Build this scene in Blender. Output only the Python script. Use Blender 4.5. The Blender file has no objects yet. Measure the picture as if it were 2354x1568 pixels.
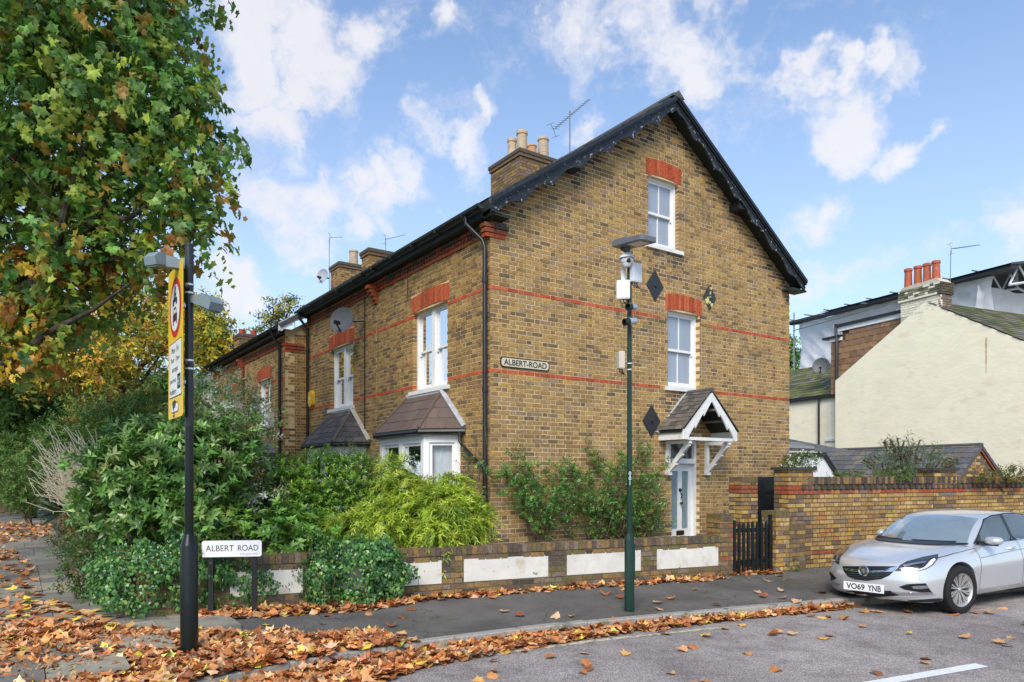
import bpy, bmesh, math, random
import numpy as np
from mathutils import Vector, Matrix
R = random.Random(7)
NR = np.random.RandomState(11)
rad = math.radians
sc = bpy.context.scene
col = sc.collection

# ---------------------------------------------------------------- camera, light
CAMZ = 1.82
F = 1633.0
cam_d = bpy.data.cameras.new('camera'); cam = bpy.data.objects.new('camera', cam_d); col.objects.link(cam)
cam.location = (0, 0, CAMZ); cam.rotation_euler = (rad(90), 0, 0)
cam_d.sensor_width = 36; cam_d.lens = F/2354*36; cam_d.shift_y = (1090-784)/2354
cam_d.clip_end = 3000; cam_d.clip_start = 0.05
sc.camera = cam
sc.view_settings.view_transform = 'Standard'; sc.view_settings.look = 'None'
sc.view_settings.gamma = 1; sc.view_settings.use_curve_mapping = False
sc.view_settings.exposure = 1.30

SUN_EL = 42.0
SUN_AZ = 191.0      # degrees clockwise from +Y (the view direction)
sun_d = bpy.data.lights.new('sun', 'SUN'); sun = bpy.data.objects.new('sun', sun_d); col.objects.link(sun)
sun_d.energy = 1.5; sun_d.angle = rad(28); sun_d.color = (1.0, 0.93, 0.82)
_sd = Vector((math.sin(rad(SUN_AZ))*math.cos(rad(SUN_EL)), math.cos(rad(SUN_AZ))*math.cos(rad(SUN_EL)), math.sin(rad(SUN_EL))))
sun.rotation_euler = _sd.to_track_quat('Z', 'Y').to_euler()

world = bpy.data.worlds.new('World'); sc.world = world; world.use_nodes = True
def build_world():
    nt = world.node_tree; nt.nodes.clear(); N = nt.nodes.new; L = nt.links.new
    out = N('ShaderNodeOutputWorld'); bg = N('ShaderNodeBackground'); bg.inputs[1].default_value = 0.105
    sky = N('ShaderNodeTexSky'); sky.sky_type = 'NISHITA'; sky.sun_disc = False
    sky.sun_elevation = rad(SUN_EL); sky.sun_rotation = rad(SUN_AZ)
    sky.air_density = 0.9; sky.dust_density = 0.5; sky.ozone_density = 3.0
    tc = N('ShaderNodeTexCoord')
    # pale veil that thickens towards the horizon
    sep = N('ShaderNodeSeparateXYZ'); L(tc.outputs['Generated'], sep.inputs[0])
    hz = N('ShaderNodeMapRange'); hz.inputs[1].default_value = 0.0; hz.inputs[2].default_value = 0.52
    hz.inputs[3].default_value = 0.70; hz.inputs[4].default_value = 0.08; hz.clamp = True
    L(sep.outputs[2], hz.inputs[0])
    veil = N('ShaderNodeMix'); veil.data_type = 'RGBA'
    L(hz.outputs[0], veil.inputs[0]); L(sky.outputs[0], veil.inputs[6]); veil.inputs[7].default_value = (2.75, 3.25, 3.7, 1)
    # clouds
    def math_(op, a, b=None, clamp=False):
        m = N('ShaderNodeMath'); m.operation = op; m.use_clamp = clamp
        for i, x in enumerate((a, b)):
            if x is None: continue
            if isinstance(x, (int, float)): m.inputs[i].default_value = x
            else: L(x, m.inputs[i])
        return m.outputs[0]
    n1 = N('ShaderNodeTexNoise'); n1.inputs['Scale'].default_value = 3.2; n1.inputs['Detail'].default_value = 6; n1.inputs['Roughness'].default_value = 0.6
    L(tc.outputs['Generated'], n1.inputs[0])
    sub = N('ShaderNodeVectorMath'); sub.operation = 'SUBTRACT'; L(n1.outputs['Color'], sub.inputs[0]); sub.inputs[1].default_value = (0.5, 0.5, 0.5)
    scl = N('ShaderNodeVectorMath'); scl.operation = 'SCALE'; L(sub.outputs[0], scl.inputs[0]); scl.inputs[3].default_value = 0.42
    wp = N('ShaderNodeVectorMath'); wp.operation = 'ADD'; L(tc.outputs['Generated'], wp.inputs[0]); L(scl.outputs[0], wp.inputs[1])
    blobs = [(600,110,150),(740,165,115),(690,240,75),(900,100,75),(560,60,100),(640,320,72),(590,300,70),(1360,20,120),(1500,40,110),(1610,30,90),
             (1530,140,80),(1440,170,70),(1920,240,105),(1985,140,80),(1890,280,80),(2060,265,60),(1085,370,70),(1110,310,45),(950,480,70),(880,500,55),(800,500,55),
             (690,490,70),(1900,490,85),(1745,440,65),(1975,650,80),(560,660,90),(630,690,70),(1050,60,55),(2320,560,90),(720,50,110),
             (1700,190,42),(1770,150,48),(1850,110,48),(1940,60,48),(2020,30,48),(1560,640,70),(2180,215,32)]
    acc = None
    for (u, v, r) in blobs:
        d = Vector((u-1177, F, 1090-v)); ln = d.length; d.normalize()
        vm = N('ShaderNodeVectorMath'); vm.operation = 'DISTANCE'; L(wp.outputs[0], vm.inputs[0]); vm.inputs[1].default_value = d
        mr = N('ShaderNodeMapRange'); mr.interpolation_type = 'SMOOTHSTEP'
        mr.inputs[1].default_value = 0.0; mr.inputs[2].default_value = 1.75*r/ln; mr.inputs[3].default_value = 0.86; mr.inputs[4].default_value = 0.0
        L(vm.outputs['Value'], mr.inputs[0])
        acc = mr.outputs[0] if acc is None else math_('MAXIMUM', acc, mr.outputs[0])
    n2 = N('ShaderNodeTexNoise'); n2.inputs['Scale'].default_value = 9.0; n2.inputs['Detail'].default_value = 8; n2.inputs['Roughness'].default_value = 0.62
    L(wp.outputs[0], n2.inputs[0])
    n3 = N('ShaderNodeTexNoise'); n3.inputs['Scale'].default_value = 2.3; n3.inputs['Detail'].default_value = 5
    L(wp.outputs[0], n3.inputs[0])
    gen = N('ShaderNodeMapRange'); gen.inputs[1].default_value = 0.52; gen.inputs[2].default_value = 0.75; gen.inputs[3].default_value = 0; gen.inputs[4].default_value = 0.38
    L(n3.outputs[0], gen.inputs[0])
    m = math_('ADD', acc, gen.outputs[0])
    det = N('ShaderNodeMapRange'); det.inputs[1].default_value = 0.3; det.inputs[2].default_value = 0.7; det.inputs[3].default_value = -0.42; det.inputs[4].default_value = 0.36
    L(n2.outputs[0], det.inputs[0])
    m2 = math_('ADD', m, det.outputs[0])
    cl = N('ShaderNodeMapRange'); cl.interpolation_type = 'SMOOTHSTEP'; cl.inputs[1].default_value = 0.10; cl.inputs[2].default_value = 0.88; cl.inputs[3].default_value = 0; cl.inputs[4].default_value = 0.87
    L(m2, cl.inputs[0])
    shade = N('ShaderNodeMix'); shade.data_type = 'RGBA'; L(n3.outputs[0], shade.inputs[0])
    shade.inputs[6].default_value = (4.15, 4.1, 4.15, 1); shade.inputs[7].default_value = (3.2, 3.15, 3.35, 1)
    fin = N('ShaderNodeMix'); fin.data_type = 'RGBA'; L(cl.outputs[0], fin.inputs[0]); L(veil.outputs[2], fin.inputs[6]); L(shade.outputs[2], fin.inputs[7])
    L(fin.outputs[2], bg.inputs[0]); L(bg.outputs[0], out.inputs[0])
build_world()

# ---------------------------------------------------------------- geometry of the picture -> place
def V3(x, y, z): return Vector((x, y, z))
def PT(u, v, Y): return V3((u-1177)/F*Y, Y, CAMZ-(v-1090)/F*Y)          # picture point at a given distance
def GR(u, v, z=0.0):
    Y = (CAMZ-z)*F/(v-1090); return V3((u-1177)/F*Y, Y, z)

class Fr:
    def __init__(s, O, U, V, N=None):
        s.O = Vector(O); s.U = Vector(U).normalized(); s.V = Vector(V).normalized(); s.N = (Vector(N) if N is not None else s.U.cross(s.V)).normalized()
    def p(s, u, v, n=0.0): return s.O + s.U*u + s.V*v + s.N*n
    def mat(s, u, v, n):
        m = Matrix((s.U, s.V, s.N)).transposed().to_4x4(); m.translation = s.p(u, v, n); return m
WF = Fr((0, 0, 0), (1, 0, 0), (0, 1, 0), (0, 0, 1))

class MB:
    def __init__(s): s.v = []; s.f = []; s.c = []; s.sm = []
    def face(s, pts, c=0, smooth=False):
        n = len(s.v); s.v += [tuple(p) for p in pts]; s.f.append(tuple(range(n, n+len(pts)))); s.c.append(c); s.sm.append(smooth)
    def box(s, fr, u0, u1, v0, v1, n0, n1, c=0, back=True):
        P = [fr.p(u, v, n) for n in (n0, n1) for v in (v0, v1) for u in (u0, u1)]
        b = len(s.v); s.v += [tuple(p) for p in P]
        fs = [(4,5,7,6),(0,1,5,4),(2,6,7,3),(0,4,6,2),(1,3,7,5)]
        if back: fs.append((0,2,3,1))
        for f in fs: s.f.append(tuple(b+i for i in f)); s.c.append(c); s.sm.append(False)
        return s
    def prism(s, fr, poly, n0, n1, c=0):
        b = len(s.v); k = len(poly)
        s.v += [tuple(fr.p(u, v, n0)) for u, v in poly]; s.v += [tuple(fr.p(u, v, n1)) for u, v in poly]
        s.f.append(tuple(b+k+i for i in range(k))); s.c.append(c); s.sm.append(False)
        s.f.append(tuple(b+i for i in reversed(range(k)))); s.c.append(c); s.sm.append(False)
        for i in range(k):
            j = (i+1) % k; s.f.append((b+i, b+j, b+k+j, b+k+i)); s.c.append(c); s.sm.append(False)
        return s
    def tube(s, pts, r, seg=8, c=0, cap=True):
        pts = [Vector(p) for p in pts]; rs = r if isinstance(r, (list, tuple)) else [r]*len(pts)
        rings = []; prev = None
        for i, p in enumerate(pts):
            t = (pts[min(i+1, len(pts)-1)]-pts[max(i-1, 0)])
            if t.length < 1e-9: t = Vector((0, 0, 1))
            t.normalize()
            if prev is None:
                a = Vector((0, 0, 1)) if abs(t.z) < .9 else Vector((1, 0, 0)); x = t.cross(a).normalized()
            else:
                x = (prev-t*prev.dot(t));  x = x.normalized() if x.length > 1e-6 else t.orthogonal().normalized()
            prev = x; y = t.cross(x)
            b = len(s.v); rings.append(b)
            for k in range(seg):
                an = 2*math.pi*k/seg; s.v.append(tuple(p+(x*math.cos(an)+y*math.sin(an))*rs[i]))
        for a, b in zip(rings, rings[1:]):
            for k in range(seg):
                l = (k+1) % seg; s.f.append((a+k, a+l, b+l, b+k)); s.c.append(c); s.sm.append(True)
        if cap:
            s.f.append(tuple(rings[0]+k for k in reversed(range(seg)))); s.c.append(c); s.sm.append(False)
            s.f.append(tuple(rings[-1]+k for k in range(seg))); s.c.append(c); s.sm.append(False)
        return s
    def lathe(s, cen, prof, seg=16, axis=(0, 0, 1), c=0, ref=None):
        ax = Vector(axis).normalized(); x = ax.orthogonal().normalized() if ref is None else Vector(ref); y = ax.cross(x); cen = Vector(cen); rings = []
        for (r, h) in prof:
            b = len(s.v); rings.append(b)
            for k in range(seg):
                an = 2*math.pi*k/seg; s.v.append(tuple(cen+ax*h+(x*math.cos(an)+y*math.sin(an))*r))
        for a, b in zip(rings, rings[1:]):
            for k in range(seg):
                l = (k+1) % seg; s.f.append((a+k, a+l, b+l, b+k)); s.c.append(c); s.sm.append(True)
        return s
    def build(s, name, mat, parent=None, kind=None, label=None, cols=None, auto=True):
        me = bpy.data.meshes.new(name); me.from_pydata(s.v, [], s.f)
        me.polygons.foreach_set('use_smooth', s.sm)
        if cols is not None: set_cols(me, [cols[c] for c in s.c])
        me.materials.append(mat); me.update()
        if any(s.sm) and auto:
            try: me.set_sharp_from_angle(angle=rad(40))
            except Exception: pass
        o = bpy.data.objects.new(name, me); link(o, parent)
        if kind: o['kind'] = kind
        if label: o['label'] = label
        return o

def set_cols(me, cs):
    a = me.attributes.new('bcol', 'FLOAT_COLOR', 'FACE'); arr = np.ones((len(cs), 4), dtype=np.float32); arr[:, :3] = cs
    a.data.foreach_set('color', arr.ravel())
def link(o, parent=None):
    col.objects.link(o)
    if parent is not None:
        o.parent = parent
        if parent.type == 'EMPTY': o.location = -Vector(parent.location)
    return o
def thing(name, label, cat, loc=(0, 0, 0), group=None):
    o = bpy.data.objects.new(name, None); col.objects.link(o); o.location = loc; o.empty_display_size = .3
    o['label'] = label; o['category'] = cat
    if group: o['group'] = group
    return o
def tag(o, label, cat, group=None, kind=None):
    o['label'] = label; o['category'] = cat
    if group: o['group'] = group
    if kind: o['kind'] = kind
    return o
def struct(o): o['kind'] = 'structure'; return o

class Pieces:
    """pieces lying on a frame: the largest seen ones become objects, the others one joined mesh"""
    def __init__(s): s.a = []
    def add(s, fr, u0, u1, v0, v1, n0, n1, c, prio=0): s.a.append((fr, u0, u1, v0, v1, n0, n1, c, prio))
    def emit(s, parent, name, mat, pal, limit=300, stuffname=None):
        if not s.a: return
        def score(q):
            fr, u0, u1, v0, v1, n0, n1, c, pr = q
            p = fr.p((u0+u1)/2, (v0+v1)/2, n1); d = Vector((0, 0, CAMZ))-p; dist = d.length
            f = fr.N.dot(d)/dist
            if f < 0.02: return 0
            uu = (p.x/p.y)*F+1177 if p.y > .5 else -9999; vv = 1090-(p.z-CAMZ)/max(p.y, .5)*F
            if not (-20 < uu < 2370 and -20 < vv < 1580): return 0
            return (u1-u0)*(v1-v0)*f/dist**2*(1+pr)
        order = sorted(range(len(s.a)), key=lambda i: -score(s.a[i]))
        top = set(i for i in order[:limit] if score(s.a[i]) > 0)
        cache = {}; mb = MB()
        off = Vector((0, 0, 0))
        if parent is not None and parent.type == 'EMPTY': off = -Vector(parent.location)
        for i, q in enumerate(s.a):
            fr, u0, u1, v0, v1, n0, n1, c, pr = q
            if i in top:
                w = round((u1-u0)*200)/200; h = round((v1-v0)*400)/400; d = round((n1-n0)*400)/400
                key = (w, h, d, c)
                if key not in cache:
                    m = MB(); m.box(WF, 0, w, 0, h, -d, 0, c)
                    me = bpy.data.meshes.new(name); me.from_pydata(m.v, [], m.f); set_cols(me, [pal[x] for x in m.c]); me.materials.append(mat); cache[key] = me
                o = bpy.data.objects.new(name, cache[key]); col.objects.link(o); o.parent = parent
                M = fr.mat(u0, v0, n1); M.translation += off
                o.matrix_local = M
            else: mb.box(fr, u0, u1, v0, v1, n0, n1, c, back=False)
        if mb.v: mb.build(stuffname or name+'work', mat, parent, kind='stuff', cols=pal)

# ---------------------------------------------------------------- materials
MATS = {}
def newmat(name):
    m = bpy.data.materials.new(name); m.use_nodes = True; m.node_tree.nodes.clear(); return m
def mk(name, color=(.5, .5, .5), rough=.7, spec=.4, metal=0.0, var=0.0, vscale=3.0, bump=0.0, bscale=60.0, attr=False, c2=None, c2t=(.5, .6), c2scale=4.0,
       c3=None, c3t=(.55, .65), c3scale=1.0, coat=0.0, trans=0.0, vdetail=4, stretch=None, emis=None):
    if name in MATS: return MATS[name]
    m = newmat(name); nt = m.node_tree; N = nt.nodes.new; L = nt.links.new
    out = N('ShaderNodeOutputMaterial'); b = N('ShaderNodeBsdfPrincipled'); L(b.outputs[0], out.inputs[0])
    b.inputs['Roughness'].default_value = rough; b.inputs['Metallic'].default_value = metal; b.inputs['Specular IOR Level'].default_value = spec
    b.inputs['Coat Weight'].default_value = coat
    if coat: b.inputs['Coat Roughness'].default_value = 0.06
    geo = N('ShaderNodeNewGeometry'); pos = geo.outputs['Position']
    if stretch:
        mp = N('ShaderNodeMapping'); L(pos, mp.inputs[0]); mp.inputs['Scale'].default_value = stretch; pos = mp.outputs[0]
    if attr:
        at = N('ShaderNodeAttribute'); at.attribute_name = 'bcol'; cur = at.outputs['Color']
    else:
        rgb = N('ShaderNodeRGB'); rgb.outputs[0].default_value = (*color, 1); cur = rgb.outputs[0]
    def noise(scale, detail=4, rough_=.6):
        n = N('ShaderNodeTexNoise'); n.inputs['Scale'].default_value = scale; n.inputs['Detail'].default_value = detail; n.inputs['Roughness'].default_value = rough_
        L(pos, n.inputs[0]); return n.outputs[0]
    for cc, ct, cs in ((c2, c2t, c2scale), (c3, c3t, c3scale)):
        if cc is None: continue
        mr = N('ShaderNodeMapRange'); L(noise(cs, 6, .65), mr.inputs[0]); mr.inputs[1].default_value = ct[0]; mr.inputs[2].default_value = ct[1]
        mx = N('ShaderNodeMix'); mx.data_type = 'RGBA'; L(mr.outputs[0], mx.inputs[0]); L(cur, mx.inputs[6]); mx.inputs[7].default_value = (*cc, 1); cur = mx.outputs[2]
    if var:
        mr = N('ShaderNodeMapRange'); L(noise(vscale, vdetail, .65), mr.inputs[0]); mr.inputs[1].default_value = .3; mr.inputs[2].default_value = .7
        mr.inputs[3].default_value = 1-var; mr.inputs[4].default_value = 1+var
        mx = N('ShaderNodeVectorMath'); mx.operation = 'SCALE'; L(cur, mx.inputs[0]); L(mr.outputs[0], mx.inputs[3]); cur = mx.outputs[0]
    L(cur, b.inputs['Base Color'])
    if bump:
        bp = N('ShaderNodeBump'); bp.inputs['Strength'].default_value = bump; bp.inputs['Distance'].default_value = 0.02
        L(noise(bscale, 5, .6), bp.inputs['Height']); L(bp.outputs[0], b.inputs['Normal'])
    if trans:
        tr = N('ShaderNodeBsdfTranslucent'); L(cur, tr.inputs[0]); ms = N('ShaderNodeMixShader'); ms.inputs[0].default_value = trans
        L(b.outputs[0], ms.inputs[1]); L(tr.outputs[0], ms.inputs[2]); L(ms.outputs[0], out.inputs[0])
    MATS[name] = m; return m
def glassmat(name, tint=(.6, .65, .65), base=(.03, .035, .04), clear=.6):
    if name in MATS: return MATS[name]
    m = newmat(name); nt = m.node_tree; N = nt.nodes.new; L = nt.links.new
    out = N('ShaderNodeOutputMaterial'); tr = N('ShaderNodeBsdfTransparent'); tr.inputs[0].default_value = (*tint, 1)
    gl = N('ShaderNodeBsdfGlossy'); gl.inputs['Roughness'].default_value = .02; gl.inputs[0].default_value = (.8, .83, .86, 1)
    df = N('ShaderNodeBsdfDiffuse'); df.inputs[0].default_value = (*base, 1)
    m1 = N('ShaderNodeMixShader'); m1.inputs[0].default_value = clear; L(df.outputs[0], m1.inputs[1]); L(tr.outputs[0], m1.inputs[2])
    fr = N('ShaderNodeFresnel'); fr.inputs[0].default_value = 1.6
    m2 = N('ShaderNodeMixShader'); L(fr.outputs[0], m2.inputs[0]); L(m1.outputs[0], m2.inputs[1]); L(gl.outputs[0], m2.inputs[2]); L(m2.outputs[0], out.inputs[0])
    MATS[name] = m; return m

STOCK = [(.41,.25,.088),(.36,.215,.078),(.45,.285,.105),(.27,.165,.068),(.20,.13,.068),(.16,.11,.062),(.37,.245,.118),(.32,.215,.13),(.46,.285,.080),(.40,.25,.095),(.31,.19,.075),
         (.46,.095,.04),(.38,.075,.032),(.52,.13,.055),(.17,.115,.07),(.11,.085,.065),(.075,.06,.045),(.30,.10,.05),(.16,.13,.05),(.52,.34,.12),(.58,.40,.17),(.47,.20,.07),(.22,.17,.13)]
RED = [11, 12, 13, 11]
def stock(r=R):
    return r.choices([0,1,2,3,4,5,6,7,8,9,10], [14,14,8,9,4.5,2.5,10,5,3,13,12])[0]
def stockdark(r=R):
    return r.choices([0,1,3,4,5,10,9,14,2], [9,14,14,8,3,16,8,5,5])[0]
def wallyel(r=R):
    return r.choices([0,1,2,8,19,20,3,6,21,22,14], [15,13,13,7,7,4,6,8,3,2,1.5])[0]
def weathered(r=R):
    return r.choices([14,15,16,3,22,18], [7,6,4,5,4,4])[0]
def mossy(r=R):
    return r.choices([14,3,18,10,22,15,4], [7,6,7,3,4,4,3])[0]
M_brick = mk('stock_brick', attr=True, rough=.9, spec=.2, var=.30, vscale=24, vdetail=5, bump=.5, bscale=90, c2=(.085,.06,.04), c2t=(.58,.72), c2scale=14, c3=(.12,.09,.06), c3t=(.52,.86), c3scale=.8)
M_brick_far = M_brick
M_mortar = mk('lime_mortar', (.68,.54,.33), rough=.95, spec=.1, var=.22, vscale=4, bump=.4, bscale=120)
M_mortar_dk = mk('sooty_mortar', (.17,.13,.09), rough=.95, spec=.1, var=.3, vscale=5, bump=.4, bscale=120)
M_red = M_brick
M_white = mk('white_gloss_paint', (.80,.80,.79), rough=.35, spec=.5, var=.05, vscale=6)
M_whiteold = mk('weathered_white_paint', (.74,.74,.71), rough=.5, var=.1, vscale=7, c2=(.42,.40,.36), c2t=(.62,.74), c2scale=9)
M_black = mk('black_paint', (.012,.014,.015), rough=.4, spec=.5, var=.3, vscale=8)
M_barge = mk('peeling_black_paint', (.018,.023,.028), rough=.5, c2=(.36,.35,.34), c2t=(.58,.64), c2scale=15, var=.3, vscale=12)
M_barge_plain = mk('aged_black_paint', (.02,.026,.031), rough=.45, c2=(.16,.16,.16), c2t=(.63,.68), c2scale=22, var=.3, vscale=9)
M_soffit = mk('dark_green_soffit', (.018,.028,.022), rough=.6)
M_gutter = mk('black_gutter', (.016,.022,.021), rough=.42, c2=(.05,.06,.045), c2t=(.55,.7), c2scale=7)
M_slate = mk('grey_slate', attr=True, rough=.65, spec=.35, var=.3, vscale=14, bump=.3, bscale=60, c2=(.085,.085,.05), c2t=(.60,.72), c2scale=4)
M_stone = mk('stone_cream', (.55,.50,.40), rough=.9, var=.12, vscale=5)
M_lead = mk('lead_flashing', (.42,.44,.46), rough=.55, var=.25, vscale=9)
M_room = mk('dark_room', (.03,.03,.032), rough=1, spec=0)
M_curt = mk('net_curtain', (.80,.83,.86), rough=1, spec=0, var=.1, vscale=9, stretch=(6,6,.6))
M_curt_dk = mk('grey_curtain', (.36,.38,.38), rough=1, spec=0, var=.25, vscale=9, stretch=(6,6,.5))
M_glass = glassmat('window_glass', (.85,.88,.89), (.10,.12,.13), .86)
M_glass_net = glassmat('net_backed_glass', (.85,.88,.9), (.46,.52,.60), .35)
M_clay = mk('buff_clay_pot', (.48,.37,.25), rough=.85, var=.15, vscale=8, c2=(.30,.25,.19), c2t=(.55,.7), c2scale=6)
M_clayred = mk('red_clay_pot', (.42,.11,.05), rough=.8, var=.2, vscale=8, c2=(.55,.24,.13), c2t=(.6,.7), c2scale=10)
M_galv = mk('galvanised_steel', (.42,.44,.46), rough=.42, metal=.6, var=.12, vscale=9)
M_alu = mk('thin_aerial_metal', (.16,.17,.18), rough=.5, metal=.3)

# ================================================================ SETTING
A = Vector((.8206, .5715, 0)); B = Vector((-.5715, .8206, 0)); CN = Vector((-.35, 11.5, 0))
D2 = Vector((.915, .403, 0)).normalized(); M2 = Vector((-D2.y, D2.x, 0))
ZP = 0.10; ZW = 0.20
# kerb line, on plan (top front edge)
kerb = [(26,18.3),(18,15.15),(12,12.72),(8,11.1),(6,10.3),(4.26,9.62),(2.9,9.08),(1.59,8.56),(0.3,7.97),(-1.0,7.22),(-1.8,6.66),(-2.5,6.0),(-3.1,5.2),(-3.6,4.2),(-4.0,2.8),(-4.3,0.5),(-4.6,-3),(-5.0,-8)]
WB = V3(-.82, 9.55, 0)                      # low wall line, passes here with direction D2
def wl(s, off=0.0): return WB + D2*s + M2*off
WCORN = wl(-3.85)                            # corner of the garden wall at the junction

M_road = None
def road_mat():
    m = newmat('road_asphalt'); nt = m.node_tree; N = nt.nodes.new; L = nt.links.new
    out = N('ShaderNodeOutputMaterial'); b = N('ShaderNodeBsdfPrincipled'); L(b.outputs[0], out.inputs[0])
    geo = N('ShaderNodeNewGeometry')
    def noise(s, d=5, r=.6):
        n = N('ShaderNodeTexNoise'); n.inputs['Scale'].default_value = s; n.inputs['Detail'].default_value = d; n.inputs['Roughness'].default_value = r; L(geo.outputs['Position'], n.inputs[0]); return n.outputs[0]
    def ramp(fac, stops):
        r = N('ShaderNodeValToRGB'); L(fac, r.inputs[0]); e = r.color_ramp.elements
        e[0].position, e[0].color = stops[0][0], (*stops[0][1], 1); e[1].position, e[1].color = stops[-1][0], (*stops[-1][1], 1)
        for p, c in stops[1:-1]: x = e.new(p); x.color = (*c, 1)
        return r.outputs[0]
    big = ramp(noise(.45, 6, .6), [(.3, (.22,.20,.187)), (.5, (.29,.265,.248)), (.7, (.36,.332,.312))])
    vo = N('ShaderNodeTexVoronoi'); vo.inputs['Scale'].default_value = 120; L(geo.outputs['Position'], vo.inputs[0])
    ag = ramp(vo.outputs['Color'], [(.1, (.38,.38,.38)), (.5, (.95,.93,.93)), (.9, (1.9,1.82,1.75))])
    mx = N('ShaderNodeMix'); mx.data_type = 'RGBA'; mx.blend_type = 'MULTIPLY'; mx.inputs[0].default_value = .85; L(big, mx.inputs[6]); L(ag, mx.inputs[7])
    st = ramp(noise(2.2, 7, .7), [(.35, (.62,.6,.6)), (.52, (1, 1, 1)), (.75, (1.12,1.1,1.08))])
    mx2 = N('ShaderNodeMix'); mx2.data_type = 'RGBA'; mx2.blend_type = 'MULTIPLY'; mx2.inputs[0].default_value = .8; L(mx.outputs[2], mx2.inputs[6]); L(st, mx2.inputs[7])
    L(mx2.outputs[2], b.inputs['Base Color']); b.inputs['Roughness'].default_value = .88; b.inputs['Specular IOR Level'].default_value = .25
    bp = N('ShaderNodeBump'); bp.inputs['Strength'].default_value = .5; bp.inputs['Distance'].default_value = .006; L(vo.outputs['Distance'], bp.inputs['Height']); L(bp.outputs[0], b.inputs['Normal'])
    return m
def pave_mat():
    m = newmat('pavement_asphalt'); nt = m.node_tree; N = nt.nodes.new; L = nt.links.new
    out = N('ShaderNodeOutputMaterial'); b = N('ShaderNodeBsdfPrincipled'); L(b.outputs[0], out.inputs[0])
    geo = N('ShaderNodeNewGeometry')
    def noise(s, d=5, r=.6):
        n = N('ShaderNodeTexNoise'); n.inputs['Scale'].default_value = s; n.inputs['Detail'].default_value = d; n.inputs['Roughness'].default_value = r; L(geo.outputs['Position'], n.inputs[0]); return n.outputs[0]
    def mr(fac, a, b_, c=0., d=1.):
        r = N('ShaderNodeMapRange'); L(fac, r.inputs[0]); r.inputs[1].default_value = a; r.inputs[2].default_value = b_; r.inputs[3].default_value = c; r.inputs[4].default_value = d; return r.outputs[0]
    def mix(f, x, y, mode='MIX'):
        q = N('ShaderNodeMix'); q.data_type = 'RGBA'; q.blend_type = mode
        if isinstance(f, float): q.inputs[0].default_value = f
        else: L(f, q.inputs[0])
        for i, z in ((6, x), (7, y)):
            if isinstance(z, tuple): q.inputs[i].default_value = (*z, 1)
            else: L(z, q.inputs[i])
        return q.outputs[2]
    c = mix(mr(noise(1.1, 6, .65), .35, .65), (.085,.079,.072), (.15,.139,.124))
    gr = N('ShaderNodeTexNoise'); gr.inputs['Scale'].default_value = 160; gr.inputs['Detail'].default_value = 2; L(geo.outputs['Position'], gr.inputs[0])
    sc_ = N('ShaderNodeVectorMath'); sc_.operation = 'SCALE'; L(c, sc_.inputs[0]); L(mr(gr.outputs[0], .3, .7, .55, 1.5), sc_.inputs[3]); c = sc_.outputs[0]
    # cracks: distance to voronoi edges, warped
    wn = N('ShaderNodeTexNoise'); wn.inputs['Scale'].default_value = 5; wn.inputs['Detail'].default_value = 4; L(geo.outputs['Position'], wn.inputs[0])
    wa = N('ShaderNodeVectorMath'); wa.operation = 'MULTIPLY_ADD'; L(wn.outputs['Color'], wa.inputs[0]); wa.inputs[1].default_value = (.28,.28,.0); L(geo.outputs['Position'], wa.inputs[2])
    vo = N('ShaderNodeTexVoronoi'); vo.feature = 'DISTANCE_TO_EDGE'; vo.inputs['Scale'].default_value = 4.2; L(wa.outputs[0], vo.inputs[0])
    crack = mr(vo.outputs['Distance'], .008, .026, 1., 0.)
    cm = N('ShaderNodeMath'); cm.operation = 'MULTIPLY'; L(crack, cm.inputs[0]); L(mr(noise(1.6, 3), .50, .62), cm.inputs[1])
    c = mix(cm.outputs[0], c, (.018,.016,.014))
    mm = N('ShaderNodeMath'); mm.operation = 'MULTIPLY'; L(mr(noise(1.3, 5, .7), .56, .66), mm.inputs[0]); L(mr(noise(35, 3, .7), .4, .6), mm.inputs[1])
    c = mix(mm.outputs[0], c, (.055,.065,.022))
    L(c, b.inputs['Base Color']); b.inputs['Roughness'].default_value = .8; b.inputs['Specular IOR Level'].default_value = .3
    bp = N('ShaderNodeBump'); bp.inputs['Strength'].default_value = .5; bp.inputs['Distance'].default_value = .006; L(gr.outputs[0], bp.inputs['Height']); L(bp.outputs[0], b.inputs['Normal'])
    return m
M_road = road_mat(); M_pave = pave_mat()
M_soil = mk('garden_soil', (.045,.032,.02), rough=1, spec=.1, var=.4, vscale=8, bump=.6, bscale=20)
M_grassfar = mk('far_ground', (.06,.075,.03), rough=1, spec=.1, var=.4, vscale=.6)
M_kerb = mk('granite_kerb', (.33,.31,.27), rough=.8, spec=.3, var=.3, vscale=45, c2=(.12,.115,.08), c2t=(.52,.68), c2scale=5, bump=.3, bscale=90)
M_flag = mk('york_stone_flag', attr=True, rough=.8, spec=.3, var=.22, vscale=6, bump=.3, bscale=30, c2=(.11,.10,.08), c2t=(.58,.72), c2scale=3)
M_paint = mk('road_marking_white', (.72,.72,.70), rough=.7, var=.12, vscale=20, c2=(.33,.31,.29), c2t=(.64,.70), c2scale=30)
M_cream_line = mk('worn_cream_line', (.55,.50,.36), rough=.8, c2=(.24,.21,.2), c2t=(.46,.56), c2scale=14)

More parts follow.
